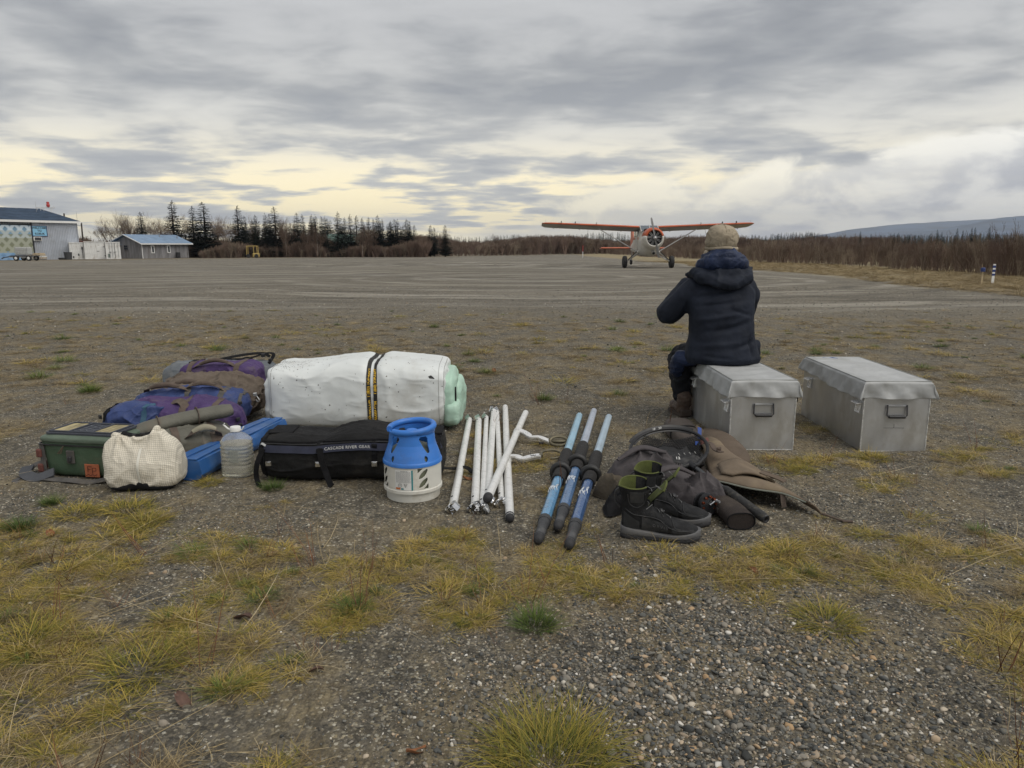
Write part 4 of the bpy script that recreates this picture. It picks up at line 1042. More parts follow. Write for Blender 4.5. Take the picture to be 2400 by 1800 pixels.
# wings
def airfoil(y0, ch, th, inc, z0, x):
    P = []
    for k in range(17):
        t_ = k / 16; xx = .5 * (1 - math.cos(PI * t_)); yt = 5 * th * (.2969 * math.sqrt(xx) - .126 * xx - .3516 * xx ** 2 + .2843 * xx ** 3 - .1015 * xx ** 4); P.append((xx, yt * 1.25))
    P2 = P[::-1] + [(a, -q * .62) for a, q in P[1:-1]]
    out = []
    for a, q in P2:
        yy = a * ch; zz = q * ch; out.append(Vector((x, y0 + yy * math.cos(inc) + zz * math.sin(inc), z0 - yy * math.sin(inc) + zz * math.cos(inc))))
    return out
for s_ in (-1, 1):
    st = [(0.0, -.05, 1.62, .14, 2.68), (.65, -.05, 1.62, .14, 2.70), (3.6, -.05, 1.6, .14, 2.82), (6.6, -.03, 1.55, .13, 2.94), (7.05, .05, 1.38, .11, 2.955), (7.25, .25, 1.0, .07, 2.96)]
    rings_ = [airfoil(y0, ch, th, R(10.5), z0 + .05, s_ * x) for x, y0, ch, th, z0 in st]; k = len(rings_[0])
    full = B().loft(rings_)
    # split leading edge and top (orange) from the belly (grey)
    def is_top(f):
        js = [i % k for i in f]; return all(j <= 18 for j in js) and len(f) == 4
    wg = link_mesh('wing', full.v, [f for f in full.f if not is_top(f)], grey_w, pl, True, 60, fix=False)
    link_mesh('wing_skin', full.v, [f for f in full.f if is_top(f)], or_, wg, True, 60, fix=False)
    for x in (1.7, 4.6, 6.4): B().tube([(s_ * x, 1.0, 2.62 + x * .04), (s_ * x, 1.05, 2.42 + x * .04), (s_ * x, 1.3, 2.40 + x * .04)], .025, 5).build('aileron_hinge', alu, wg)
    for x in (3.55, 5.0, 5.95): B().box((s_ * x, -.02, 2.87 + x * .035), (.05, .14, .12), None, .01).build('vortex_fence', dkmetal if x > 4 else alu, wg)
    B().tube([(s_ * 7.0, .2, 3.02), (s_ * 7.0, .25, 3.22)], .012, 5).build('tip_light', alu, wg)
    B().tube([(s_ * 4.05, .7, 2.55), (s_ * 4.2, .7, 1.75)], .010, 4).build('tie_down_rope', M('rope', (.3, .28, .25), .9), wg)
    B().tube([(s_ * .78, -.05, 1.12), (s_ * 3.35, .25, 2.62)], .062, 8, flat=.55, up=(0, 0, 1)).build('strut', alu, pl)
    lg = B().tube([(s_ * .66, -.15, 1.15), (s_ * 1.45, -.25, .45)], [.11, .075], 8, flat=.6).build('gear_leg', wh, pl)
    B().tube([(s_ * .55, .25, 1.0), (s_ * 1.3, -.1, .52)], .035, 6).build('gear_brace', alu, lg); B().tube([(s_ * .80, -.27, 1.1), (s_ * 1.38, -.33, .55)], .03, 6).build('brake_line', blk, lg)
    w_ = B().lathe([(.14, -.13), (.30, -.15), (.385, -.12), (.41, -.05), (.41, .05), (.385, .12), (.30, .15), (.14, .13)], 28, (s_ * 1.6, -.25, .41), (0, PI / 2, 0)).build('wheel', rubber, pl, True, 40)
    B().lathe([(.03, -.12), (.12, -.12), (.16, -.08), (.16, .08), (.12, .12), (.03, .12)], 18, (s_ * 1.6, -.25, .41), (0, PI / 2, 0)).build('rim', wh, w_, True, 30)
sp_ = B().tube([(.05, -1.5, 1.18), (.05, -1.85, 1.02)], .12, 12).build('exhaust_scoop', alu, pl, True, 40); B().tube([(.05, -1.80, 1.04), (.05, -1.87, 1.0)], .09, 12).build('scoop_mouth', blk, sp_)
B().loft([airfoil(6.0, 1.15, .1, R(2), 1.3, -2.45), airfoil(5.8, 1.4, .1, R(2), 1.3, 0), airfoil(6.0, 1.15, .1, R(2), 1.3, 2.45)]).build('tailplane', or_, pl, True, 50)
b = B(); V = [(5.6, 1.4), (6.2, 2.3), (6.6, 2.75), (7.2, 2.7), (7.3, 1.2)]; b.add([Vector((-.05, a, c)) for a, c in V] + [Vector((.05, a, c)) for a, c in V], [(0, 1, 2, 3, 4), (9, 8, 7, 6, 5)] + [(i, (i + 1) % 5, 5 + (i + 1) % 5, 5 + i) for i in range(5)]); b.build('fin', or_, pl)
tw = B().tube([(0, 6.6, 1.1), (0, 6.9, .35)], .05, 6).build('tail_gear', alu, pl); B().lathe([(.05, -.07), (.17, -.08), (.20, 0), (.17, .08), (.05, .07)], 16, (0, 6.95, .22), (0, PI / 2, 0)).build('tail_wheel', rubber, tw, True, 40)
# ------------------------------------------------------------------ stones and grass of the foreground
stone_m = leaf_mat('stone_mix', [(0, (.036, .038, .036)), (.30, (.095, .098, .094)), (.55, (.175, .170, .150)), (.72, (.24, .22, .185)), (.83, (.33, .27, .20)), (.89, (.40, .27, .15)), (.94, (.50, .46, .38)), (1, (.72, .70, .66))], .8, .97)
def stone_src(i, fl, jag):
    bm = bmesh.new(); bmesh.ops.create_icosphere(bm, subdivisions=2 if i < 4 else 1, radius=.5)
    V = np.array([tuple(v.co) for v in bm.verts]); F = [tuple(v.index for v in f.verts) for f in bm.faces]; bm.free()
    rn_ = np.random.RandomState(i); d = 1 + jag * vnoise(V * 2.6 + i * 7, i)
    V = V * d[:, None]
    for k in range(7):                       # chipped flats
        nn = rn_.normal(size=3); nn /= np.linalg.norm(nn); o = .30 + .12 * rn_.rand(); s_ = V @ nn; V = V - np.maximum(0, s_ - o)[:, None] * nn
    V = V * np.array([1, .75 + .2 * rn_.rand(), fl])
    me = big_mesh('pebble', V, np.array(F), stone_m); tint_attr(me, np.full(len(V), .5)); return bpy.data.objects.new('pebble_%d' % i, me)
STN = [stone_src(i, f, j) for i, (f, j) in enumerate([(.5, .3), (.35, .35), (.7, .25), (.45, .4), (.6, .3), (.3, .3)])]
rn = np.random.RandomState(21)
def in_view(x, y, m=1.25): return np.abs(x) < (.72 * y + .25) * m
def stones(n, y0, y1, smin, smax, pw, seed, pref=None):
    r = np.random.RandomState(seed); y = y0 + (y1 - y0) * r.rand(n) ** .8; x = r.uniform(-1, 1, n) * (.72 * y + .25) * 1.15
    s = smin + (smax - smin) * r.rand(n) ** pw
    if pref is not None:
        w = pref(x, y); k = r.rand(n) < w; x, y, s = x[k], y[k], s[k] * (.62 + .55 * w[k])
    return x, y, s
def gravelly(x, y):                         # loose gravel patch at lower right of centre
    a = np.exp(-(((x - .55) / .75) ** 2 + ((y - 1.85) / .62) ** 2)); b_ = np.exp(-(((x - 1.5) / 1.0) ** 2 + ((y - 2.9) / .8) ** 2))
    return np.clip(.20 + .95 * a + .32 * b_ + .38 * fbm(np.stack([x * 1.6, y * 1.6, 0 * x], 1), 3, 5), .07, 1)
X, Y_, S_ = [np.concatenate(q) for q in zip(stones(190000, 1.25, 4.6, .0035, .013, 3.2, 1, gravelly), stones(30000, 1.25, 3.6, .009, .026, 3.2, 2, lambda x, y: gravelly(x, y) ** 1.6),
    stones(70000, 3.8, 9.5, .006, .016, 3.0, 3, lambda x, y: .35 + .3 * gravelly(x, y)), stones(22000, 8, 24, .012, .03, 3.0, 4), stones(900, 1.3, 9, .02, .036, 3., 5, lambda x, y: .3 + .4 * gravelly(x, y)))]
n = len(X)
scatter('gravel', STN, np.stack([X, Y_, gnd(X, Y_) + S_ * .12], 1), np.stack([rn.normal(0, .35, n), rn.normal(0, .35, n), rn.uniform(0, 6.28, n)], 1), S_[:, None] * rn.uniform(.75, 1.3, (n, 3)), rn.randint(0, 6, n), 'loose grey gravel with white, tan and orange pebbles')

grass_y = leaf_mat('grass_yellow_green', [(0, (.055, .075, .013)), (.3, (.15, .145, .022)), (.55, (.30, .235, .04)), (.8, (.42, .30, .085)), (1, (.52, .40, .19))], .6, .35)
grass_g = leaf_mat('grass_green', [(0, (.028, .055, .012)), (.5, (.08, .125, .022)), (.85, (.17, .19, .04)), (1, (.36, .30, .11))], .6, .3)
grass_d = leaf_mat('grass_dry', [(0, (.075, .052, .03)), (.4, (.19, .14, .07)), (.75, (.36, .28, .145)), (1, (.54, .45, .29))], .75, .4)
stem_r = leaf_mat('red_stems', [(0, (.05, .022, .016)), (.6, (.13, .05, .03)), (1, (.26, .13, .06))], .75, .3)
def tuft(name, mat, seed, n, r0, L0, L1, w, lean0, lean1, droop, tl=(0, 1), flat=0.):
    rn_ = np.random.RandomState(seed); k = 4
    az = rn_.uniform(0, 2 * PI, n); rad = r0 * np.sqrt(rn_.rand(n)); a2 = rn_.uniform(0, 2 * PI, n)
    base = np.stack([np.cos(a2) * rad, np.sin(a2) * rad, -.004 + 0 * rad], 1)
    az = a2 + rn_.normal(0, .9, n); Ls = L0 + (L1 - L0) * rn_.rand(n) ** 1.3; th = lean0 + (lean1 - lean0) * (.35 * rn_.rand(n) + .65 * rad / max(r0, 1e-4))
    dr = droop * rn_.uniform(.5, 1.4, n); P = [base]; t = th.copy()
    kink = rn_.normal(0, .25, n)
    for i in range(k):
        st = Ls / k; az = az + kink / k
        P.append(P[-1] + np.stack([np.sin(t) * np.cos(az), np.sin(t) * np.sin(az), np.cos(t)], 1) * st[:, None]); t = np.minimum(t + dr / k, 1.72)
    P = np.stack(P, 1); P[:, :, 2] = np.maximum(P[:, :, 2], .0015 + .004 * rn_.rand(n)[:, None])
    sd = np.stack([-np.sin(az), np.cos(az), rn_.normal(0, .3, n)], 1); W_ = w * rn_.uniform(.6, 1.3, n)
    wk = np.array([.8, 1., .85, .55, .0]); V = np.stack([P - sd[:, None] * W_[:, None, None] * wk[None, :, None] / 2, P + sd[:, None] * W_[:, None, None] * wk[None, :, None] / 2], 2).reshape(n, -1, 3)
    m = V.shape[1]; V = V.reshape(-1, 3); q = np.array([[2 * i, 2 * i + 1, 2 * i + 3, 2 * i + 2] for i in range(k)])
    F = (q[None] + (np.arange(n) * m)[:, None, None]).reshape(-1, 4)
    me = big_mesh(name, V, F, mat); tt = tl[0] + (tl[1] - tl[0]) * rn_.rand(n); T = np.repeat(tt, m) + np.tile(np.repeat(np.linspace(-.12, .22, k + 1), 2), n)
    tint_attr(me, np.clip(T, 0, 1)); return me
def to(name, me): return bpy.data.objects.new(name, me)
KY = [to('gy%d' % i, tuft('grass_tuft', grass_y, 10 + i, 120, .05 + .018 * i, .04, .13, .0023, .3, 1.5, .9, (.15, 1))) for i in range(4)]
KG = [to('gz%d' % i, tuft('grass_tuft', grass_g, 20 + i, 160, .04, .05, .11, .0018, .05, 1.2, .7, (.1, .9))) for i in range(2)]
KD = [to('ha%d' % i, tuft('dry_tuft', grass_d, 30 + i, 90, .05, .05, .15, .0016, .4, 1.5, .8, (0, 1))) for i in range(3)]
KL = [to('hb%d' % i, tuft('litter', grass_d, 40 + i, 80, .12, .04, .14, .0017, 1.35, 1.6, .3, (0, 1))) for i in range(3)]
KLY = [to('hc%d' % i, tuft('litter', grass_y, 45 + i, 90, .10, .04, .12, .0017, 1.1, 1.6, .5, (.2, 1))) for i in range(3)]
KS = [to('ka%d' % i, tuft('straw', grass_d, 50 + i, 3, .03, .22, .5, .0016, 1.15, 1.5, .35, (.7, 1))) for i in range(3)]
KR = [to('kb%d' % i, tuft('red_stems', stem_r, 60 + i, 7, .02, .08, .22, .0016, .0, .6, .3, (.3, 1))) for i in range(2)]
ALL = KY + KG + KD + KL + KLY + KS + KR     # names sort in this order
assert [o.name for o in ALL] == sorted(o.name for o in ALL)
iY, iG, iD, iL, iLY, iS, iR = range(0, 4), range(4, 6), range(6, 9), range(9, 12), range(12, 15), range(15, 18), range(18, 20)
BLOCK = [(-3.35, -.30, 3.95, 5.6), (-3.5, -1.9, 5.2, 6.6), (-2.75, -.30, 3.55, 4.3), (1.33, 1.84, 4.3, 5.6), (2.18, 2.68, 4.35, 5.6), (-.72, -.3, 3.35, 3.85), (.40, 1.15, 2.9, 4.4), (.9, 1.5, 3.3, 4.6), (-.35, .0, 3.25, 3.7)]
def blocked(x, y):
    k = np.zeros(len(x), bool)
    for a, c, d, e in BLOCK: k |= (x > a) & (x < c) & (y > d) & (y < e)
    return k
def cover(x, y):                            # how grassy a spot is, 0..1
    P = np.stack([x, y, 0 * x], 1); f = .40 * fbm(P * 1.1, 3, 77) + 1.35 * fbm(P * 5.2, 3, 78)
    bare = np.exp(-(((x - .62) / .70) ** 2 + ((y - 1.85) / .52) ** 2)) * 1.5 + np.exp(-(((x + .35) / .45) ** 2 + ((y - 1.75) / .28) ** 2)) * .8 + .55 * np.exp(-(((y - 3.4) / .38) ** 2))
    left = .38 * sstep(.3, -1.2, x) * sstep(3.3, 2.6, y)
    band = .45 * np.exp(-(((y - 2.75) / .33) ** 2))
    far = .22 * sstep(5.5, 7, y) * (1 - .5 * sstep(1.5, 5, x)) - .9 * sstep(10.5, 15, y)
    mid = -.22 * sstep(4.2, 4.8, y) * sstep(6.2, 5.6, y)
    return f * 1.15 + left + band + far + mid - bare
def add_pts(n, y0, y1, thr, idx, smin, smax, seed, soft_=.35, yp=1.0, wide=1.18, lay=.0):
    r = np.random.RandomState(seed); y = y0 + (y1 - y0) * r.rand(n) ** yp; x = r.uniform(-1, 1, n) * (.72 * y + .3) * wide
    c = cover(x, y); k = (r.rand(n) < sstep(thr, thr + soft_, c)) & ~blocked(x, y); x, y = x[k], y[k]; m = len(x)
    s = smin + (smax - smin) * r.rand(m) ** 1.8
    return x, y, s, r.choice(list(idx), m), r.uniform(0, 6.28, m)
batches = [add_pts(5200, 1.2, 5.0, .16, iY, .3, .85, 1, .4), add_pts(420, 1.2, 5.0, .2, iG, .35, 1.0, 2, .8), add_pts(1900, 1.2, 5., .05, iD, .35, .9, 3, .5), add_pts(2600, 1.2, 5.2, -.1, iL, .3, .9, 4, .6), add_pts(1500, 1.2, 5.2, .1, iLY, .35, .9, 5, .4),
    add_pts(750, 1.3, 5., -.4, iS, .5, 1.4, 6, .6), add_pts(330, 1.3, 6., -.35, iR, .8, 1.9, 7),
    add_pts(1500, 4.8, 15.5, -.2, iY, .45, 1.5, 11, 1.3, yp=.8), add_pts(520, 4.8, 15.5, -.3, iG, .5, 1.7, 12, 1.2), add_pts(6500, 4.8, 15., -.35, iD, .35, 1.1, 13, 1.3), add_pts(12000, 4.8, 15., -.4, iL, .4, 1.2, 14, 1.3), add_pts(260, 5., 11., -.1, iS, .6, 1.2, 16)]
vx = np.random.RandomState(8); m = 9000; vY = 16 + 65 * vx.rand(m) ** 1.5; vX = vx.uniform(VX0 - .6, VX1 + 2, m) + 1.1 * np.sin(vY * .21)
batches.append((vX, vY, vx.uniform(1.2, 3.0, m), vx.choice(list(iD) + list(iL), m), vx.uniform(0, 6.28, m)))
X, Y_, S_, I_, A_ = [np.concatenate(q) for q in zip(*batches)]; n = len(X)
scatter('grass', ALL, np.stack([X, Y_, gnd(X, Y_)], 1), np.stack([rn.normal(0, .08, n), rn.normal(0, .08, n), A_], 1), np.stack([S_, S_, S_ * rn.uniform(.6, 1.05, n)], 1), I_, 'yellow-green and straw-coloured grass growing through the gravel')
# single tufts that stand out
gt = tuft('grass_tuft', grass_y, 90, 1100, .17, .09, .25, .0022, .1, 1.35, .9, (.08, .95)); gt2 = tuft('grass_tuft', grass_g, 91, 420, .07, .05, .14, .0020, .05, 1.2, .5, (0, .7)); gt3 = tuft('grass_tuft', grass_y, 92, 420, .095, .05, .14, .0019, .3, 1.5, .8, (.1, .95))
for px, py, me, s_, lab in ((1285, 1790, gt, .82, 'large bright yellow-green grass tuft at the very bottom edge'), (210, 918, gt2, 1.0, 'dark green rounded grass tuft left of the grey duffel'), (640, 1143, gt2, .62, 'small green grass tuft in front of the black mesh bag'),
    (178, 1205, gt3, 1.0, 'yellow-green grass tuft below the green cooler'), (300, 1195, gt3, 1.05, 'long low grass tuft just below the white bag'), (338, 1225, gt3, .95, 'upright grass tuft below and right of the white bag'), (48, 1240, gt2, .7, 'green grass tuft near the left edge below the cooler strap'),
    (488, 1130, gt3, .62, 'grass tuft at the foot of the water jug'), (1835, 1285, gt3, .85, 'yellow-green grass tuft right of the dark tube case end'), (2050, 1068, gt3, .8, 'dry grass tuft at the front corner of the right metal box'),
    (1880, 1098, gt3, .7, 'grass tuft on the gravel between tan bag and right box'), (1255, 1460, gt2, .85, 'greenest grass tuft in the lower middle of the gravel'), (1940, 1455, gt3, 1.0, 'bushy tuft in the right foreground'), (1275, 935, gt2, .75, 'green tuft behind the blue oar tips'),
    (120, 1180, gt2, .6, 'small green tuft below the dark strap pad'), (330, 1570, gt3, 1.1, 'broad sprawling tuft in the left foreground'), (60, 1510, gt3, 1.15, 'sprawling tuft at the left edge of the foreground')):
    p = G(px, py); t = obj_link('grass_tuft', me); t.location = (p.x, p.y, gh(p.x, p.y)); t.rotation_euler = (0, 0, rs.uniform(0, 6.28)); t.scale = (s_,) * 3
    tag(t, lab, 'grass tuft', 'grass tufts that stand out')
# dead leaves
lf = M('dead_leaf', (.13, .075, .055), .8, var=.4, vs=30); lf2 = M('rust_leaf', (.22, .09, .035), .8, var=.3, vs=30)
for i, (px, py, s_, lab, mt_) in enumerate(((568, 1450, .030, 'flat mauve-brown dead leaf in the left foreground', lf), (1157, 870, .035, 'curled rust-red leaf on the gravel right of the white roll', lf2), (1095, 1118, .022, 'small rust leaf lying between the white poles', lf2), (120, 1255, .026, 'brown upright dead leaf near the left edge', lf2),
    (430, 1650, .026, 'torn reddish leaf beside a brown tuft at lower left', lf), (1765, 1335, .02, 'tan curled leaf below the dark boots', lf2), (740, 1580, .018, 'small red-brown leaf in the lower left gravel', lf), (640, 1300, .022, 'dark brown leaf in the grass left of centre', lf), (975, 1770, .022, 'orange leaf scrap at the bottom edge', lf2))):
    p = G(px, py); r_ = random.Random(i); b = B()
    b.grid(lambda u, v: Vector(((u - .5) * 2 * s_ * 1.5, (v - .5) * 2 * s_ * .62 * math.sin(PI * (u * .92 + .04)) ** .8, s_ * (.35 * (v - .5) ** 2 * 4 + .25 * math.sin(u * 5 + i)) + .006)), 9, 7)
    o = b.build('leaf', mt_, None, True); o.location = (p.x, p.y, gh(p.x, p.y)); o.rotation_euler = (r_.uniform(-.3, .3), r_.uniform(-.3, .3), r_.uniform(0, 6.28)); tag(o, lab, 'leaf', 'dead leaves on the gravel')
# ------------------------------------------------------------------ gear materials
def fabric(name, col, **k):
    a = dict(rough=.75, var=.14, vs=7, bump=.25, bs=90, folds=.35, fs=9, sheen=.0, spec=.25); a.update(k); return M(name, col, **a)
mud = (.16, .135, .10)
f_green = fabric('green_coated_fabric', (.065, .105, .065), rough=.5, folds=.12, dirt=(mud, .25, 5))
f_greenlid = fabric('pale_green_lid', (.11, .145, .11), rough=.6, folds=.1, dirt=((.25, .23, .18), .5, 6))
f_white = fabric('white_grid_cloth', (.74, .69, .58), rough=.7, weave=34, weave_c=.38, folds=.25, dirt=((.38, .33, .24), .6, 7))
f_black = fabric('black_fabric', (.010, .010, .011), rough=.8, folds=.2)
web = M('black_webbing', (.009, .009, .010), .85, spec=.2, var=.3, vs=40, bump=.3, bs=300)
web_brown = M('brown_webbing', (.095, .07, .055), .85, var=.2, vs=20, bump=.3, bs=250, dirt=(mud, .4, 12))
web_grey = M('grey_webbing', (.085, .08, .075), .85, var=.25, vs=20, bump=.3, bs=250, dirt=(mud, .4, 12))
f_grey = fabric('grey_coated_fabric', (.135, .15, .165), rough=.55, dirt=((.22, .21, .19), .5, 6))
f_purple = fabric('purple_fabric', (.068, .040, .125), rough=.55, folds=.4, dirt=(mud, .3, 6))
f_brown = fabric('brown_fabric', (.135, .108, .085), rough=.75, folds=.6, dirt=((.07, .055, .045), .6, 4))
f_blue = fabric('blue_fabric', (.040, .062, .17), rough=.55, folds=.5, dirt=(mud, .3, 6))
f_olive = fabric('olive_grey_fabric', (.125, .122, .10), rough=.65, folds=.3, dirt=((.16, .13, .10), .5, 6))
f_tarp = M('blue_tarp_vinyl', (.025, .105, .31), .35, var=.15, vs=5, bump=.12, bs=30, folds=.15, fs=6, dirt=((.10, .16, .25), .4, 6))
f_raft = M('white_raft_skin', (.69, .72, .71), .42, var=.05, vs=3, bump=.06, bs=40, folds=.18, fs=4, dirt=((.45, .43, .38), .45, 2.2))
f_mint = M('mint_raft_skin', (.40, .58, .47), .42, var=.07, vs=3, folds=.25, fs=5, dirt=((.36, .44, .36), .4, 4))
steel_b = M('bright_steel', (.62, .62, .62), .18, 1., var=.1)
plast_k = M('black_plastic', (.022, .022, .024), .4, var=.2)
blue_pl = M('blue_moulded_plastic', (.04, .19, .60), .42, var=.06, vs=10, bump=.04, bs=200, dirt=((.06, .13, .33), .35, 9))
cream_pl = M('cream_moulded_plastic', (.64, .63, .57), .5, var=.05, vs=10, bump=.05, bs=200, dirt=((.42, .38, .30), .5, 10))
ivory = M('letter_ivory', (.62, .62, .60), .8, var=.1)
gold = M('letter_gold', (.62, .38, .03), .8, var=.25, vs=60)
def soft_thing(name, V, F, mat, parent, sub=0): return link_mesh(name, [tuple(p) for p in V], F, mat, parent, True, 179, sub)
def floor_flat(V, z=0.0, k=.006):
    V = V.copy(); V[:, 2] = np.where(V[:, 2] < z, z - k * (1 - np.exp((V[:, 2] - z) / .02)), V[:, 2]); return V
def strap(name, bvh, c, d1, d2, a0, a1, w, mat, parent, off=.003, th=.003, n=30):
    P, Q = wrap_path(bvh, c, d1, d2, a0, a1, n, off); return B().ribbon(P, w, th, Q).build(name, mat, parent, True, 40)
def buckle(c, s, rz, parent, mat=None, name='buckle'):
    b = B(); b.box(c, (s, s * .28, s * .9), (0, 0, rz), s * .08); b.box((c[0], c[1] - s * .12, c[2] + s * .2), (s * .6, s * .3, s * .18), (0, 0, rz), s * .05); return b.build(name, mat or plast_k, parent)
def handle(pts, r, parent, mat, wmat=None, w=.03):
    P = bez(pts, 6); k = len(P); o = B().ribbon(P, w, .004, (0, -.3, 1)).build('handle', wmat or mat, parent, True, 40)
    a, c = int(k * .3), int(k * .72); B().tube(P[a:c], [r * (.7 + .3 * math.sin(PI * i / (c - a - 1))) for i in range(c - a)], 10, up=(0, 0, 1)).build('grip', mat, o, True, 60); return o

# ------------------------------------------------------------------ green cooler
t = thing('cooler', 'green soft-sided cooler with dark moulded lid, at the far left of the gear', 'cooler', (-2.38, 3.99, gh(-2.38, 3.95)), R(-9))
V, F = soft((.225, .135, .118), 30, 7, 7, 2); V[:, 2] += .118; s_ = 1 + .05 * (V[:, 2] - .1) / .1; V[:, 0] *= s_; V[:, 1] *= s_
V = puff(V, F, .0035, 3, (9, 9, 9)); soft_thing('body', V, F, f_green, t); cb = bvh_of(V, F)
V, F = soft((.238, .148, .03), 30, 7, 3, 2); V[:, 2] += .218; V = puff(V, F, .002, 5); lid = soft_thing('lid', V, F, f_greenlid, t)
b = B()
def rrect(w, h, r, n=5):
    out = []
    for cx, cy, a0 in ((w - r, h - r, 0), (-w + r, h - r, 90), (-w + r, -h + r, 180), (w - r, -h + r, 270)):
        for i in range(n + 1): a = R(a0 + 90 * i / n); out.append((cx + r * math.cos(a), cy + r * math.sin(a)))
    return out
b.prism(rrect(.208, .118, .03), .010, Matrix.Translation((0, 0, .243))); b.build('lid_tray', M('lid_dark_foam', (.05, .055, .07), .65, var=.1, bump=.2, bs=120), lid)
for s_ in (-1, 1): B().prism(rrect(.052, .088, .012), .006, Matrix.Translation((s_ * .128, 0, .2495)) @ Matrix.Rotation(0, 4, 'Z')).build('mesh_pocket', M('tan_mesh', (.34, .29, .16), .8, var=.45, vs=30, bump=.5, bs=120, stretch=(1, .3, 1)), lid)
b = B()
for x0, x1, y0, y1 in ((-.07, .07, .085, .10), (-.07, .07, -.10, -.085)): b.box(((x0 + x1) / 2, (y0 + y1) / 2, .256), (x1 - x0, y1 - y0, .006))
for x in (-.07, .07, -.186, .186): b.box((x, 0, .257), (.010, .19, .009), None, .002)
b.box((0, .096, .257), (.38, .010, .009), None, .002); b.box((0, -.096, .257), (.38, .010, .009), None, .002); b.build('lid_rib', M('lid_dark_foam', (.05, .055, .07)), lid)
def fp_logo(fn, m, nm, p, w):
    b = B()
    for x0, z0, x1, z1 in ((-.9, .0, -.9, 1.6), (-.9, 1.6, .1, 1.6), (-.9, .85, -.1, .85), (.15, -.3, .15, 1.25), (.15, 1.25, 1.0, 1.25), (1.0, 1.25, 1.0, .45), (1.0, .45, .15, .45), (-1.4, -.9, -.9, -.5), (-.9, -.5, -.4, -.9), (-.4, -.9, .1, -.5), (.1, -.5, .6, -.9), (.6, -.9, 1.1, -.5)):
        b.tube([fn(x0, z0), fn(x1, z1)], w, 4, up=fn(0, 0) - fn(0, 0) + Vector((0, 0, 1)) if abs(fn(0, 1).z - fn(0, 0).z) < 1e-4 else Vector((0, -1, 0)))
    return b.build(nm, m, p)
fp_logo(lambda x, z: Vector((x * .038, (z - .4) * .055, .256)), M('lid_light_line', (.10, .11, .13), .6), 'lid_emblem', lid, .0035)
pt = B().box((.088, -.1405, .052), (.088, .006, .074), None, .002).build('leather_patch', M('orange_leather', (.38, .115, .05), .7, var=.15, vs=20), t)
fp_logo(lambda x, z: Vector((.088 + x * .026, -.1445, .047 + (z - .2) * .021)), M('patch_ink', (.09, .025, .015), .8), 'patch_emblem', pt, .0016)
P = [Vector((math.copysign(min(abs(q[0]), .24), q[0]), q[1], .19)) for q in [(a * 1.075, c * 1.10) for a, c in rrect(.222, .13, .03, 4)]]
B().tube(P, .0045, 6, closed=True).build('zip', plast_k, t, True); B().tube([(-.06, -.157, .19), (-.085, -.165, .155), (-.095, -.165, .15), (-.075, -.162, .15), (-.06, -.158, .188)], .0035, 6).build('zip_pull', M('brass_dull', (.12, .10, .07), .5, .4), t)
B().box((-.035, -.142, .125), (.05, .012, .075), None, .005).build('tab', web_grey, t); B().box((-.035, -.152, .115), (.022, .014, .03), None, .004).build('hook', dkmetal, t)
for s_ in (-1, 1):
    o = B().box((s_ * .21, -.139, .11), (.03, .01, .16), None, .003).build('edge_webbing', web_grey, t)
    for z in (.055, .14): B().box((s_ * .225, -.146, z), (.032, .02, .048), None, .006).build('loop', M('dark_red_webbing', (.13, .045, .035), .75, var=.2), t)
    if s_ < 0:
        for z in (.055, .14): B().box((-.243, -.07, z), (.02, .04, .05), None, .006).build('loop', M('dark_red_webbing', (.13, .045, .035)), t)
pts = [(-.24, -.02, .05), (-.30, -.06, .06), (-.32, -.12, .035), (-.25, -.19, .012), (-.15, -.21, .02), (-.07, -.20, .012), (.02, -.215, .018), (.12, -.20, .008), (.24, -.17, .03)]
stp = B().ribbon(bez(pts, 8), .038, .003, (0, -.35, 1)).build('shoulder_strap', web_grey, t, True, 40)
b = B(); pp = bez([(-.33, -.12, .05), (-.29, -.185, .030), (-.20, -.21, .018), (-.12, -.175, .045)], 6); b.ribbon(pp, .062, .010, (.1, -.55, 1)); b.build('strap_pad', M('grey_pad', (.062, .066, .075), .7, var=.15, bump=.3, bs=200), stp, True, 40)
B().ribbon(bez([(-.28, -.17, .012), (-.315, -.2, .008), (-.30, -.255, .006), (-.27, -.27, .005)], 6), .034, .003, (0, -.2, 1)).build('strap_end', web_grey, stp, True, 40)

# ------------------------------------------------------------------ white dry bag
t = thing('dry_bag', 'white grid-cloth roll-top bag with black base, between green cooler and water jug', 'dry bag', (-1.955, 3.72, gh(-1.955, 3.72)), R(4))
V, F = soft((.178, .12, .142), 64, 4.2, 5.0, 2); V[:, 2] += .140; zz = V[:, 2]
V[:, 0] *= 1.07 - .09 * sstep(.17, .29, zz); V[:, 1] *= 1 - .62 * sstep(.12, .285, zz)
V = puff(V, F, .010, 12, (6, 6, 6), .007, (7, 7, 5)); N_ = normals(V, F); dd = 0.
for x0, z0, kf, ph in ((-.11, .30, 8, .3), (.075, .32, 7, 1.1), (.02, .02, 6, .4)):      # pulls fanning out of the rolled corners
    a = np.arctan2(V[:, 0] - x0, z0 - V[:, 2]); r = np.hypot(V[:, 0] - x0, V[:, 2] - z0); c_ = np.abs(np.cos(a * kf * .5 + ph)); dd = dd + .016 * (c_ ** 3 - .45) * np.exp(-r / .11) * sstep(.015, .05, r)
V = V + N_ * dd[:, None]; top = sstep(.20, .275, V[:, 2])
V[:, 2] += top * (.008 * np.exp(-((V[:, 0] + .115) / .030) ** 2) + .034 * np.exp(-((V[:, 0] - .075) / .030) ** 2) - .012 * np.exp(-((V[:, 0] + .02) / .05) ** 2))
V = floor_flat(V, .022); body = soft_thing('body', V, F, f_white, t); wb = bvh_of(V, F)
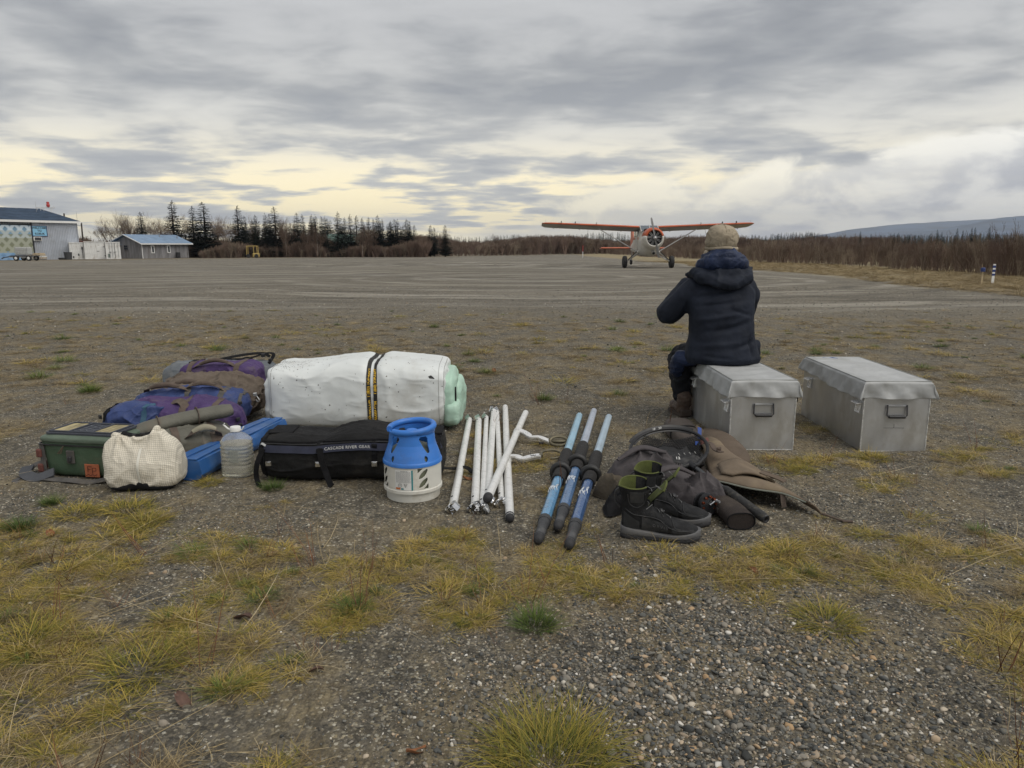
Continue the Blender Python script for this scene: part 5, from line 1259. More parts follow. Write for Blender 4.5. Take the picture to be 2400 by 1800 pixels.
V, F = soft((.17, .115, .03), 24, 4, 2.4, 2); V[:, 2] += .024; V[:, 2] += .02 * np.exp(-((V[:, 0] - .0) / .06) ** 2) * (V[:, 2] > .02); V = puff(V, F, .006, 4); soft_thing('base', floor_flat(V), F, f_black, t)
V, F = soft((.035, .03, .042), 14, 3, 2.5, 2); V = puff(V, F, .006, 8)
for x, z, r_ in ((-.122, .268, -.9), (.072, .294, .35)):
    V2 = [tuple(Matrix.Rotation(r_, 3, 'Y') @ Matrix.Diagonal((.62, .8, 1.0)) @ Vector(p) + Vector((x, -.005, z))) for p in V]; soft_thing('rolled_corner', V2, F, f_white, t)
B().ribbon(bez([(-.10, -.012, .298), (-.03, -.018, .283), (.03, -.018, .290), (.085, -.01, .312)], 7), .024, .004, (0, -.4, 1)).build('top_strap', web, t, True, 40)
buckle((.01, -.026, .287), .026, 0, t); buckle((-.035, -.024, .283), .02, 0, t, dkmetal)
P, Q = wrap_path(wb, (.01, 0, .14), (0, -1, -.9), (0, 0, 1), 0, R(66), 24, .0012); B().ribbon(P, .013, .0012, Q).build('seam', M('white_seam_tape', (.70, .68, .60), .6), t, True, 40)

# ------------------------------------------------------------------ water jug
def clear_mat(name, col, rough, ior, tint=.9):
    m, nt, b = new_mat(name); b.inputs['Base Color'].default_value = (*col, 1); b.inputs['Roughness'].default_value = rough; b.inputs['Transmission Weight'].default_value = tint; b.inputs['IOR'].default_value = ior
    N = nt.nodes; L = nt.links; tc = N.new('ShaderNodeTexCoord'); no = N.new('ShaderNodeTexNoise'); no.inputs['Scale'].default_value = 26; L.new(tc.outputs['Object'], no.inputs['Vector'])
    bp = N.new('ShaderNodeBump'); bp.inputs['Strength'].default_value = .25; bp.inputs['Distance'].default_value = .01; L.new(no.outputs[0], bp.inputs['Height']); L.new(bp.outputs[0], b.inputs['Normal']); return m
t = thing('water_jug', 'clear plastic water jug with white cap and two handle loops, right of the white bag', 'jug', (-1.545, 3.93, gh(-1.545, 3.93)), R(-3))
def sqr(r, x, y, n=32, ex=3.4):
    out = []
    for j in range(n):
        a = 2 * PI * j / n; c, s_ = math.cos(a), math.sin(a); out.append(Vector((x * r * math.copysign(abs(c) ** (2 / ex), c), y * r * math.copysign(abs(s_) ** (2 / ex), s_), 0)))
    return out
def jug_rings(sh, zmax=9.):
    prof = [(.0, .86), (.006, .96), (.018, 1.0), (.045, .98)]
    for i in range(6): z = .055 + i * .022; prof += [(z, 1.0), (z + .008, 1.0), (z + .011, .955), (z + .017, .955)]
    prof += [(.19, .99), (.205, .97), (.222, .86), (.237, .66), (.247, .42), (.252, .26), (.262, .24)]
    rr = []
    for z, r in prof:
        if z > zmax: break
        ex = 3.4 if z < .21 else 2.3; w = r * sh
        rr.append([Vector((p.x, p.y, z + (1 - sh) * .05)) for p in sqr(w, .083, .066, 32, ex)])
    return rr
B().loft(jug_rings(1.0)).build('bottle', clear_mat('jug_plastic', (.88, .88, .85), .22, 1.12, .80), t, True, 60)
B().loft(jug_rings(.965, .185)).build('water', clear_mat('jug_water', (.80, .78, .64), .08, 1.20, .85), t, True, 60)
B().lathe([(.026, .254), (.029, .256), (.029, .277), (.026, .281)], 24).build('cap', white_clean, t, True, 40)
for s_ in (-1, 1): B().ribbon([(s_ * .028, 0, .262), (s_ * .045, 0, .270), (s_ * .068, 0, .292), (s_ * .060, 0, .298)] if s_ < 0 else [(s_ * .028, 0, .262), (s_ * .038, 0, .262), (s_ * .048, 0, .280)], .012, .004, (0, 0, 1)).build('handle_loop', white_clean, t, True)
B().box((.01, -.068, .125), (.05, .004, .07), None, .001).build('grip_recess', clear_mat('jug_plastic_dark', (.6, .62, .58), .2, 1.15, .7), t)

# ------------------------------------------------------------------ folded blue vinyl roll
t = thing('folded_roll', 'long folded blue vinyl roll lying between olive bag and water jug', 'roll', (-1.77, 3.80, gh(-1.77, 3.83)), R(-10))
L_ = .98
def rollsec(y, k, s_=1.):
    P = [(-.085, .004), (.055, .004), (.088, .05), (.074, .115), (-.02, .122), (-.088, .098), (-.095, .045)]
    out = []
    for i in range(len(P)):
        a = Vector((P[i][0], 0, P[i][1])); c = Vector((P[(i + 1) % len(P)][0], 0, P[(i + 1) % len(P)][1]))
        for q in range(4):
            p = a.lerp(c, q / 4 * .86 + .07); ctr = Vector((0, 0, .06)); p = ctr + (p - ctr) * s_
            w = .006 * math.sin(y * 9 + i * 2.1 + k); out.append(Vector((p.x + w, y, max(.003, p.z + w * .6))))
    return out
b = B(); ys_ = np.linspace(0, L_, 22); b.loft([rollsec(y, 0) for y in ys_], caps=False); b.loft([rollsec(ys_[0], 0), rollsec(.01, 0, .90), rollsec(.14, 0, .82)], caps=True); b.loft([rollsec(L_, 0), rollsec(L_ + .004, 0, .3)], caps=True)
b.build('outer_fold', f_tarp, t, True, 30)
for i, (s_, dz) in enumerate(((.80, 0), (.60, .0), (.42, 0))):
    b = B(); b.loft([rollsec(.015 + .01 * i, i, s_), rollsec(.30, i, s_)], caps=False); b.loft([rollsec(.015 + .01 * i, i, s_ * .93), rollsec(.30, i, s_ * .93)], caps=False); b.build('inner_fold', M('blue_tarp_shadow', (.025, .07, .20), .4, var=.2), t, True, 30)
b = B(); b.ribbon([(x, 0, 0) for x in ()] or [Vector((-.055, y, .121 + .004 * math.sin(y * 11))) for y in np.linspace(0, L_, 14)], .055, .006, (0, 0, 1)); b.build('top_flap', f_tarp, t, True, 30)
b = B(); b.ribbon([Vector((.03, y, .124 + .004 * math.sin(y * 7))) for y in np.linspace(0, L_, 14)], .05, .005, (0, 0, 1)); b.build('top_flap', f_tarp, t, True, 30)

# ------------------------------------------------------------------ the pile of duffels
def duffel(name, lab, cat, x, y, rz, dims, mat, n1=3., n2=5., seed=0, wr=.014, rid=.012, rs_=(3.5, 6, 5), z0=0., n=64, fn=None):
    t = thing(name, lab, cat, (x, y, gh(x, y) + z0), R(rz)); V, F = soft(dims, n, n1, n2, 0); V[:, 2] += dims[2] * .96
    V = puff(V, F, wr, seed, (5, 6, 6), rid * 1.5, rs_, .002)
    if fn: V = fn(V)
    V = floor_flat(V) if z0 == 0 else V
    soft_thing('body', V, F, mat, t); return t, bvh_of(V, F)
# grey, furthest back
t, bv = duffel('duffel_bag', 'grey coated duffel with long black straps at the back of the pile', 'duffel bag', -2.48, 6.12, 4, (.45, .19, .155), f_grey, 2.6, 6, 1, .010, .008)
for x in (-.22, .18): strap('strap', bv, (x, 0, .14), (0, -1, 0), (0, 0, 1), R(-35), R(205), .045, web, t)
B().ribbon(bez([(-.22, -.05, .292), (-.05, -.03, .31), (.15, .0, .345), (.33, .02, .36), (.40, .03, .33)], 8), .032, .004, (0, -.5, 1)).build('carry_strap', web, t, True, 40)
B().ribbon(bez([(-.23, .05, .285), (0, .08, .30), (.2, .06, .31), (.36, .05, .355), (.43, .03, .345), (.40, -.05, .27)], 8), .03, .004, (0, -.3, 1)).build('carry_strap', web, t, True, 40)
B().ribbon(bez([(.10, -.1, .262), (.16, -.09, .30), (.24, -.08, .335), (.32, -.06, .28)], 8), .03, .004, (0, -.6, 1)).build('loose_strap', web, t, True, 40)
buckle((.35, 0, .345), .035, .3, t); buckle((.42, -.05, .31), .03, 0, t)
# purple, behind the brown one
t, bv = duffel('duffel_bag', 'purple duffel with flat top mostly hidden behind the brown duffel', 'duffel bag', -2.32, 5.74, -2, (.31, .17, .180), f_purple, 5, 5, 2, .008, .008)
handle([(-.20, -.13, .30), (-.13, -.15, .345), (.0, -.15, .385), (.12, -.14, .36), (.17, -.12, .31)], .017, t, web_brown, web_brown, .035)
strap('strap', bv, (-.2, 0, .17), (0, -1, 0), (0, 0, 1), R(-30), R(150), .04, web_brown, t); strap('strap', bv, (.17, 0, .17), (0, -1, 0), (0, 0, 1), R(-30), R(150), .04, web_brown, t)
# brown
t, bv = duffel('duffel_bag', 'large brown duffel with crumpled top in the middle of the pile', 'duffel bag', -2.29, 5.30, 3, (.41, .235, .178), f_brown, 2.6, 3.2, 3, .022, .024, (4, 7, 6), fn=lambda V: V + np.stack([0 * V[:, 0], 0 * V[:, 0], -.07 * sstep(.1, .33, V[:, 2]) * sstep(-.05, -.42, V[:, 0])], 1))
handle([(-.22, -.10, .24), (-.17, -.12, .285), (-.07, -.12, .30), (.02, -.11, .285), (.05, -.09, .27)], .02, t, web_brown, web_brown, .04)
B().ribbon(bez([(-.1, .0, .31), (.05, -.02, .325), (.15, -.06, .335), (.24, -.1, .30)], 8), .045, .006, (0, -.2, 1)).build('top_roll', f_brown, t, True, 40)
for x in (-.26, .26): strap('strap', bv, (x, 0, .15), (0, -1, 0), (0, 0, 1), R(-25), R(140), .038, web_brown, t)
b = B(); P, Q = wrap_path(bv, (.44, 0, .14), (0, -1, 0), (0, 0, 1), R(-20), R(200), 30, .003); b.tube(P, .007, 6); b.build('piping', web_brown, t, True)
buckle((.405, -.13, .20), .03, .6, t, galv, 'clip'); B().tube([(.42, -.14, .19), (.44, -.15, .165), (.43, -.155, .15), (.415, -.15, .165)], .004, 6).build('clip_hook', galv, t)
# blue, behind the purple front one
t, bv = duffel('duffel_bag', 'blue duffel showing behind the front purple one, with dark buckled end', 'duffel bag', -2.26, 4.99, 4, (.39, .18, .152), f_blue, 2.5, 2.8, 4, .016, .014)
for x in (.02, .25): strap('strap', bv, (x, 0, .14), (0, -1, 0), (0, 0, 1), R(-20), R(150), .036, web_grey, t)
P, Q = wrap_path(bv, (.36, 0, .14), (0, -1, 0), (0, 0, 1), R(-15), R(190), 26, .003); B().ribbon(P, .022, .004, Q).build('end_band', web_grey, t, True, 40)
for z in (.20, .15, .10): buckle((.375, -.12 - (.2 - z) * .2, z), .026, .6, t)
handle([(-.28, -.04, .27), (-.24, -.09, .305), (-.12, -.11, .33), (-.02, -.1, .31), (.03, -.08, .28)], .019, t, web_brown, web_brown, .038)
handle([(-.02, -.06, .285), (.04, -.08, .32), (.13, -.09, .335), (.22, -.09, .315), (.27, -.07, .27)], .015, t, web_brown, web_brown, .036)
# purple front
t, bv = duffel('duffel_bag', 'dark purple duffel at the front of the pile with a plum-coloured round end', 'duffel bag', -2.20, 4.66, 3, (.42, .18, .146), f_purple, 2.4, 2.8, 5, .016, .014)
for x in (.08, .27): strap('strap', bv, (x, 0, .13), (0, -1, 0), (0, 0, 1), R(-25), R(150), .036, web_brown, t)
for z in (.16, .12, .08): buckle((.425 - (z - .12) ** 2 * 8, -.09, z), .028, .9, t)
B().ribbon(bez([(-.02, -.05, .265), (.05, -.08, .285), (.10, -.13, .25), (.09, -.17, .19)], 8), .05, .005, (0, -.5, 1)).build('strap_tail', web_brown, t, True, 40)
B().ribbon(bez([(-.4, -.08, .16), (-.44, -.12, .10), (-.42, -.16, .05)], 8), .03, .004, (0, -1, .3)).build('strap_tail', web, t, True, 40)
# small blue bag on top at left
t, bv = duffel('dry_bag', 'smooth royal-blue bag slumped on the left end of the purple duffel', 'dry bag', -2.43, 4.56, -8, (.20, .16, .150), f_blue, 2.3, 2.6, 6, .018, .020, (4, 4, 4), z0=.0)
P, Q = wrap_path(bv, (.13, 0, .14), (0, -1, 0), (0, 0, 1), R(-10), R(160), 22, .003); B().ribbon(P, .03, .004, Q).build('end_band', M('teal_band', (.03, .09, .15), .7), t, True, 40)
P, Q = wrap_path(bv, (-.13, 0, .14), (0, -1, 0), (0, 0, 1), R(20), R(160), 22, .004); B().ribbon(P, .024, .005, Q).build('strap', web, t, True, 40); buckle((-.19, -.08, .20), .03, -.4, t); buckle((-.2, -.11, .16), .026, -.4, t)
# olive front bag with a rolled tube top
t, bv = duffel('roll_top_bag', 'olive-grey roll-top bag with tan straps and pale handle, just behind the white bag', 'roll-top bag', -1.99, 4.22, 34, (.32, .18, .118), f_olive, 2.4, 2.6, 7, .016, .016)
b = B(); P = bez([(-.24, -.02, .215), (-.08, .0, .24), (.12, .0, .262), (.30, .01, .272)], 8); b.tube(P, [.055, .060, .063] + [.066] * (len(P) - 5) + [.062, .056], 20, flat=.62, up=(0, 0, 1)); b.build('rolled_top', f_olive, t, True, 50)
B().lathe([(.012, 0), (.044, .0), (.046, .012), (.02, .014)], 16, (-.245, -.02, .214), (0, -PI / 2, 0)).build('roll_end', web_grey, t, True, 40)
for k_ in (.25, .62):
    c = P[int(len(P) * k_)]; b = B(); b.tube([(c.x + .004, c.y + math.cos(a) * .070, c.z + math.sin(a) * .046) for a in np.linspace(0, 2 * PI, 18)[:-1]], .012, 6, closed=True, flat=.3); b.build('strap_loop', web_brown, t, True)
strap('strap', bv, (-.05, 0, .1), (0, -1, 0), (0, 0, 1), R(-30), R(120), .04, web_brown, t, .004)
strap('strap', bv, (.16, 0, .1), (0, -1, 0), (0, 0, 1), R(-30), R(120), .04, web_brown, t, .004)
handle([(.0, -.14, .16), (.03, -.175, .20), (.10, -.18, .225), (.17, -.175, .20), (.19, -.14, .15)], .022, t, M('pale_grip', (.27, .25, .18), .7, var=.15), web_brown, .04)
B().ribbon(bez([(.18, -.15, .15), (.24, -.19, .11), (.30, -.17, .08), (.36, -.12, .10)], 8), .042, .004, (.2, -1, .5)).build('strap_tail', web_brown, t, True, 40)
B().ribbon(bez([(-.12, -.14, .17), (-.06, -.18, .13), (0, -.185, .08), (.06, -.17, .05), (.13, -.175, .09)], 8), .04, .004, (0, -1, .5)).build('strap_tail', web_brown, t, True, 40)
buckle((.155, -.185, .10), .03, .3, t); buckle((.16, -.18, .06), .024, .3, t, galv)

# ------------------------------------------------------------------ rolled raft
t = thing('rolled_raft', 'huge rolled white raft held by two black straps, standing behind the black mesh bag', 'raft', (-1.075, 5.17, gh(-1.07, 5.1)), R(1))
V, F = soft((.615, .30, .243), 66, 4.0, 14, 0); V[:, 2] += .243
V[:, 2] += .018 * np.sin(V[:, 0] * 5.4 + 1) * sstep(.3, .5, V[:, 2]) - .016 * sstep(.05, -.6, V[:, 0]) * sstep(.25, .5, V[:, 2])
V[:, 2] -= .03 * np.exp(-((V[:, 0] - .11) / .045) ** 2) * sstep(.3, .5, V[:, 2]); V[:, 1] += .016 * np.exp(-((V[:, 0] - .11) / .05) ** 2) * (V[:, 1] < 0)
V = puff(V, F, .010, 31, (3, 4, 4), .010, (2.5, 3.5, 3.5)); V[:, 0] += .02 * np.sign(V[:, 0]) * fbm(V * np.array([1, 9, 9]), 2, 6) * (np.abs(V[:, 0]) > .55)
V = floor_flat(V); soft_thing('skin', V, F, f_raft, t); rb = bvh_of(V, F)
# folded layers showing at both ends
for nm, m_, x, dx, hy, hz, zc, yc, sd in (('inner_layer', f_raft, -.615, .030, .25, .19, .20, .03, 3), ('inner_layer', f_raft, -.635, .022, .20, .16, .17, .05, 4), ('mint_layer', f_mint, .625, .030, .27, .205, .21, .0, 5), ('mint_layer', f_mint, .665, .028, .22, .16, .175, .06, 6), ('mint_layer', f_mint, .650, .030, .20, .10, .12, -.09, 7)):
    V, F = soft((dx + .035, hy, hz), 34, 3.4, 3.4, 0); V += np.array([x, yc, zc]); V = puff(V, F, .012, sd, (5, 6, 6), .009, (2, 4, 5)); soft_thing(nm, floor_flat(V), F, m_, t)
b = B(); b.tube([(.672, -.20, .30), (.676, -.222, .26), (.676, -.226, .22), (.672, -.22, .18)], .009, 6); b.build('black_loop', web, t, True); B().tube([(.675, -.20, .10), (.678, -.21, .07), (.672, -.215, .04)], .012, 6).build('black_loop', web, t, True)
P, Q = wrap_path(rb, (.60, 0, .25), (0, -1, 0), (0, 0, 1), R(-55), R(120), 40, .001); B().ribbon(P, .004, .0015, Q).build('seam', M('seam_grey', (.30, .30, .29), .7), t, True)
P, Q = wrap_path(rb, (.565, 0, .25), (0, -1, 0), (0, 0, 1), R(-55), R(120), 40, .001); B().ribbon(P, .003, .0015, Q).build('seam', M('seam_grey', (.30, .30, .29)), t, True)
P, Q = wrap_path(rb, (-.585, 0, .25), (0, -1, 0), (0, 0, 1), R(-55), R(120), 40, .001); B().ribbon(P, .003, .0015, Q).build('seam', M('seam_grey', (.30, .30, .29)), t, True)
# specks and scuffs
rr_ = random.Random(4); b = B(); b2 = B(); P = []
for i in range(340):
    cl = rr_.random(); x = -.60 + abs(rr_.gauss(0, .13)) if cl < .55 else rr_.uniform(-.6, .6); a = R(rr_.uniform(35, 100) if cl < .55 else rr_.uniform(-40, 95))
    d = Vector((0, -math.cos(a), math.sin(a))); h = rb.ray_cast(Vector((x, 0, .25)) + d * 1.5, -d)
    if h[0] is None: continue
    n_ = h[1]; u = n_.orthogonal().normalized(); w = n_.cross(u); th = rr_.uniform(0, 6.28)
    if rr_.random() < .8: s1 = rr_.uniform(.0018, .0058); s2 = s1 * rr_.uniform(.5, 1); bb = b
    else: s1 = rr_.uniform(.012, .035); s2 = .0007; bb = b2
    e1 = (u * math.cos(th) + w * math.sin(th)); e2 = n_.cross(e1); q = h[0] + n_ * .0012; bb.add([q + e1 * s1, q + e2 * s2, q - e1 * s1, q - e2 * s2], [(0, 1, 2, 3)])
o = b.build('dirt_speck', M('dirt_dark', (.06, .05, .035), .9), t, fix=False); o['kind'] = 'stuff'; o = b2.build('scuff_mark', M('scuff_grey', (.38, .38, .36), .9), t, fix=False); o['kind'] = 'stuff'
h = rb.ray_cast(Vector((.515, -1.5, .38)), Vector((0, 1, 0)))
B().add([h[0] + Vector((x, -.002 - abs(x) * .0, z)) for x, z in ((-.02, .012), (.0, .02), (.022, .0), (.026, -.018), (.0, -.008), (-.012, -.002))], [(0, 1, 2, 3, 4, 5)]).build('patch_hole', M('hole_dark', (.07, .07, .07), .9), t, fix=False)
def along(P):
    S_ = [0]
    for i in range(1, len(P)): S_.append(S_[-1] + (P[i] - P[i - 1]).length)
    def f(u):
        u = max(0, min(S_[-1] - 1e-6, u)); i = max(j for j in range(len(S_) - 1) if S_[j] <= u); return P[i].lerp(P[i + 1], (u - S_[i]) / max(1e-9, S_[i + 1] - S_[i])), i
    return f, S_[-1]
wy = M('strap_black_print', (.02, .02, .018), .75, var=.2, bump=.2, bs=300)
for x0, dx, w_, st in ((.090, -.008, .029, (('WWW.MARAVIA.COM', .20), ('1 (800) TOP-RAFT', .455))), (.126, .006, .025, (('WWW.MARAVIA.COM', .205), ('1 (800) TOP-RAFT', .46)))):
    P, Q = wrap_path(rb, (x0, 0, .25), (0, -1, 0), (0, 0, 1), R(-62), R(175), 60, .005)
    P = [p + Vector((dx * math.sin(i / 60 * PI), 0, 0)) for i, p in enumerate(P)]
    so = B().ribbon(P, w_, .003, Q).build('strap', wy, t, True, 40); so['label'] = 'black strap printed with yellow lettering'
    f_, tot = along(P)
    for s_, uc in st:
        def fn(u, v, uc=uc, f_=f_, Q=Q):
            p, i = f_(uc + u); n_ = Q[min(i, len(Q) - 1)]; return p + n_ * .0025 + Vector((-v, 0, 0))
        letters('lettering', s_, w_ * .98, gold, so, fn, bold=.0011, cut=1, sx=.93)
    if dx < 0:
        b = B()
        for k in range(26):
            p, i = f_(.06 + k * .022)
            if k % 6 < 4: b.box(p + Q[min(i, len(Q) - 1)] * .002 + Vector((-w_ * .44, 0, 0)), (.0035, .003, .012))
        o = b.build('print_dash', gold, so); o['kind'] = 'stuff'

# ------------------------------------------------------------------ black mesh bag
mesh_m = M('black_mesh', (.016, .016, .0165), .8, spec=.2, var=.25, vs=5, bump=.3, bs=120, folds=.6, fs=8, weave=95, weave_c=.25, dirt=((.055, .05, .042), .5, 3.5))
t = thing('mesh_duffel', 'long black mesh duffel with printed front band, lying before the white roll', 'mesh bag', (-.885, 3.985, gh(-.88, 3.95)), R(1.5))
V, F = soft((.505, .20, .132), 56, 4.2, 9, 0); V[:, 2] += .128
V[:, 2] += (.028 * np.exp(-((V[:, 0] - .03) / .13) ** 2) - .022 * np.exp(-((V[:, 0] + .16) / .10) ** 2) - .018 * sstep(.1, .5, V[:, 0]) - .006) * sstep(.15, .24, V[:, 2])
V = puff(V, F, .014, 44, (5, 6, 6), .010, (4, 7, 7), .0015); V = floor_flat(V); soft_thing('body', V, F, mesh_m, t); mb = bvh_of(V, F)
f_navy = M('navy_band', (.022, .026, .05), .7, var=.15, vs=20)
def front_line(z, x0=-.49, x1=.49, n=34, off=.004):
    P = []; Q = []
    for x in np.linspace(x0, x1, n):
        zz_ = z + .012 * math.exp(-((x - .05) / .16) ** 2) - .008 * math.exp(-((x + .2) / .12) ** 2); h = mb.ray_cast(Vector((x, -1, zz_)), Vector((0, 1, 0)))
        if h[0]: P.append(h[0] + Vector((0, -off, 0))); Q.append(Vector((0, -1, .25)))
    return P, Q
P, Q = front_line(.195); B().ribbon(P, .040, .003, Q).build('front_band', f_navy, t, True, 40)
fb = along(front_line(.195, off=.008)[0])[0]
letters('lettering', 'CASCADE RIVER GEAR', .0225, ivory, t, lambda u, v: fb(.49 + u)[0] + Vector((0, 0, v)), bold=.0004, spacing=1.12)
P, Q = front_line(.228, off=.003); B().tube(P, .009, 6).build('piping', web, t, True); P, Q = front_line(.22, off=.005); B().tube(P, .004, 6).build('zip', plast_k, t, True)
# top edge with raised lid rim and end panels
for x in (-.475, .47):
    P, Q = wrap_path(mb, (x, 0, .13), (0, -1, 0), (0, 0, 1), R(-35), R(200), 34, .003); B().ribbon(P, .035, .004, Q).build('end_band', web, t, True, 40)
strap('strap', mb, (-.162, 0, .13), (0, -1, 0), (0, 0, 1), R(-8), R(28), .030, web, t, .006)
strap('strap', mb, (.135, 0, .13), (0, -1, 0), (0, 0, 1), R(-8), R(28), .030, web, t, .006)
for x in (-.167, .135, -.44): buckle((x, -.222 if x > -.4 else -.2, .113), .032, 0, t, steel_b)
B().ribbon(bez([(-.152, -.224, .20), (-.145, -.235, .14), (-.125, -.24, .08), (-.10, -.26, .02), (-.085, -.275, .006)], 8), .032, .004, (0, -1, .2)).build('strap_tail', web, t, True, 40)
B().ribbon(bez([(-.46, -.21, .20), (-.49, -.23, .12), (-.50, -.225, .05), (-.48, -.25, .008), (-.46, -.28, .006)], 8), .03, .004, (-.3, -1, .2)).build('strap_tail', web, t, True, 40)
B().ribbon(bez([(.47, -.1, .05), (.55, -.02, .02), (.62, -.03, .03), (.66, -.06, .01)], 8), .026, .004, (0, -.3, 1)).build('strap_tail', web, t, True, 40)
B().ribbon(bez([(-.49, -.15, .20), (-.475, -.18, .22), (-.45, -.19, .21)], 8), .012, .003, (0, -1, 1)).build('bright_trim', M('pale_trim', (.35, .36, .36), .5), t, True, 40)
for x, sx_ in ((-.40, 1), (.43, 1)):
    B().box((x, .0, .252 if x < 0 else .243), (.13, .17, .012), None, .003).build('top_panel', web, t)

# ------------------------------------------------------------------ gas cylinder in a blue and white casing
t = thing('gas_cylinder', 'cream gas cylinder with a blue handle collar, standing in front of the mesh bag', 'gas cylinder', (-.515, 3.615, gh(-.515, 3.6)), R(0))
RT = .151
def surf(a, r, z): return Vector((r * math.sin(a), -r * math.cos(a), z))      # a = 0 faces the camera side
B().lathe([(.132, .0), (.137, .004), (.138, .045), (.140, .047)], 56).build('foot', cream_pl, t, True, 30)
B().lathe([(.139, .047), (.1505, .051), (.1505, .066), (.147, .070)], 56).build('foot_ring', cream_pl, t, True, 30)
B().lathe([(.136, .06), (.137, .2), (.125, .235), (.10, .262), (.06, .278), (.03, .284)], 40).build('inner_cylinder', M('olive_cylinder', (.15, .16, .105), .5, var=.1), t, True, 50)
# casing with real leaf-shaped openings: a cylinder grid minus cells inside the holes
holes = []
def leaf(a, z, w, h, tilt): holes.append(('leaf', a, z, w, h, tilt))
def tri_(a, z, pts): holes.append(('poly', a, z, pts))
for base in (R(29), R(29) + R(75), R(29) + R(150), R(-62), R(-135)):
    leaf(base - R(0), .152, .066, .024, R(44)); leaf(base - R(0), .106, .066, .024, R(44))
    tri_(base - R(7.5), .172, [(-.012, .010), (.017, .010), (-.012, -.014)]); tri_(base + R(7), .084, [(.010, -.009), (-.019, -.009), (.010, .017)])
def in_hole(a, z):
    for h in holes:
        u = (a - h[1] + PI) % (2 * PI) - PI; u *= RT; v = z - h[2]
        if abs(u) > .07: continue
        if h[0] == 'leaf':
            c, s_ = math.cos(h[5]), math.sin(h[5]); p = u * c + v * s_; q = -u * s_ + v * c; L2 = h[3] / 2
            if abs(p) < L2 and abs(q) < h[4] / 2 * (1 - (p / L2) ** 2) ** .7: return True
        else:
            P = h[3]; sg_ = 0; ins = True
            for i in range(3):
                (x1, y1), (x2, y2) = P[i], P[(i + 1) % 3]; cr = (x2 - x1) * (v - y1) - (y2 - y1) * (u - x1)
                if sg_ == 0: sg_ = cr
                elif cr * sg_ < 0: ins = False
            if ins: return True
    return False
na, nz = 400, 62; zs_ = np.linspace(.068, .190, nz); V = []; F = []
for i in range(na):
    a = 2 * PI * i / na
    for z in zs_: V.append(surf(a, .147, z))
for i in range(na):
    for j in range(nz - 1):
        if not in_hole(2 * PI * (i + .5) / na, (zs_[j] + zs_[j + 1]) / 2): F.append((i * nz + j, ((i + 1) % na) * nz + j, ((i + 1) % na) * nz + j + 1, i * nz + j + 1))
o = link_mesh('casing', V, F, cream_pl, t, True, 60, fix=False); md = o.modifiers.new('s', 'SOLIDIFY'); md.thickness = .004; md.offset = -1
# blue collar: skirt, four posts with openings, ring handle
B().lathe([(.149, .186), (.152, .188), (.152, .200), (.1495, .206), (.146, .210), (.146, .203)], 56, cap=False).build('collar_rim', blue_pl, t, True, 30)
def bl_r(z):                                 # outer radius of the collar by height
    zs = [.205, .235, .265, .29, .335, .372]; rs2 = [.148, .139, .128, .120, .115, .116]; return float(np.interp(z, zs, rs2))
def open_(a, z):
    for c in (R(40), R(-40), R(140), R(-140)):     # big windows between the posts
        u = ((a - c + PI) % (2 * PI) - PI) * .12; 
        if .252 < z < .336:
            k = (z - .252) / .084; sg2 = 1 if c in (R(40), R(-140)) else -1; mid = sg2 * (.012 - .020 * k); half = .026 * (1 - max(0, k - .85) * 3) * (.30 + .85 * k)
            if abs(u - mid) < half: return True
        v = z - .226; uu = ((a - c * .92 + PI) % (2 * PI) - PI) * .135; sgn = 1 if c > 0 else -1
        p = uu * .8 + v * .6 * sgn; q = -uu * .6 * sgn + v * .8
        if (uu / .010) ** 2 + (v / .014) ** 2 < 1: return True
    return False
na, nz = 360, 72; zs_ = np.linspace(.205, .352, nz); V = []; F = []
for i in range(na):
    a = 2 * PI * i / na
    for z in zs_: V.append(surf(a, bl_r(z), z))
for i in range(na):
    for j in range(nz - 1):
        if not open_(2 * PI * (i + .5) / na, (zs_[j] + zs_[j + 1]) / 2): F.append((i * nz + j, ((i + 1) % na) * nz + j, ((i + 1) % na) * nz + j + 1, i * nz + j + 1))
o = link_mesh('collar', V, F, blue_pl, t, True, 60, fix=False); md = o.modifiers.new('s', 'SOLIDIFY'); md.thickness = .007; md.offset = -1
b = B()                                      # ring: open towards the front left, raised at the right rear
b.tube([surf(a, .113, .357 + .018 * (math.sin((a - R(-48)) * .5) ** 2 if a > R(-48) else 0)) for a in np.linspace(R(-46), R(282), 70)], .0145, 12, flat=1.1, up=(0, 0, 1)); b.build('handle_ring', blue_pl, t, True, 60)
b = B(); b.grid(lambda u, v: surf(R(20 + u * 250), .119 - .016 * 0, .345 + v * .020), 40, 3); o = b.build('handle_web', blue_pl, t, True); md = o.modifiers.new('s', 'SOLIDIFY'); md.thickness = .009
B().lathe([(.03, .27), (.034, .29), (.020, .30), (.020, .33), (.026, .335), (.026, .352), (.012, .356)], 20).build('valve', blue_pl, t, True, 40)
B().tube([(0, 0, .315), (.05, .01, .318)], .012, 10).build('valve_outlet', M('brass', (.45, .30, .10), .35, .8), t, True, 40)
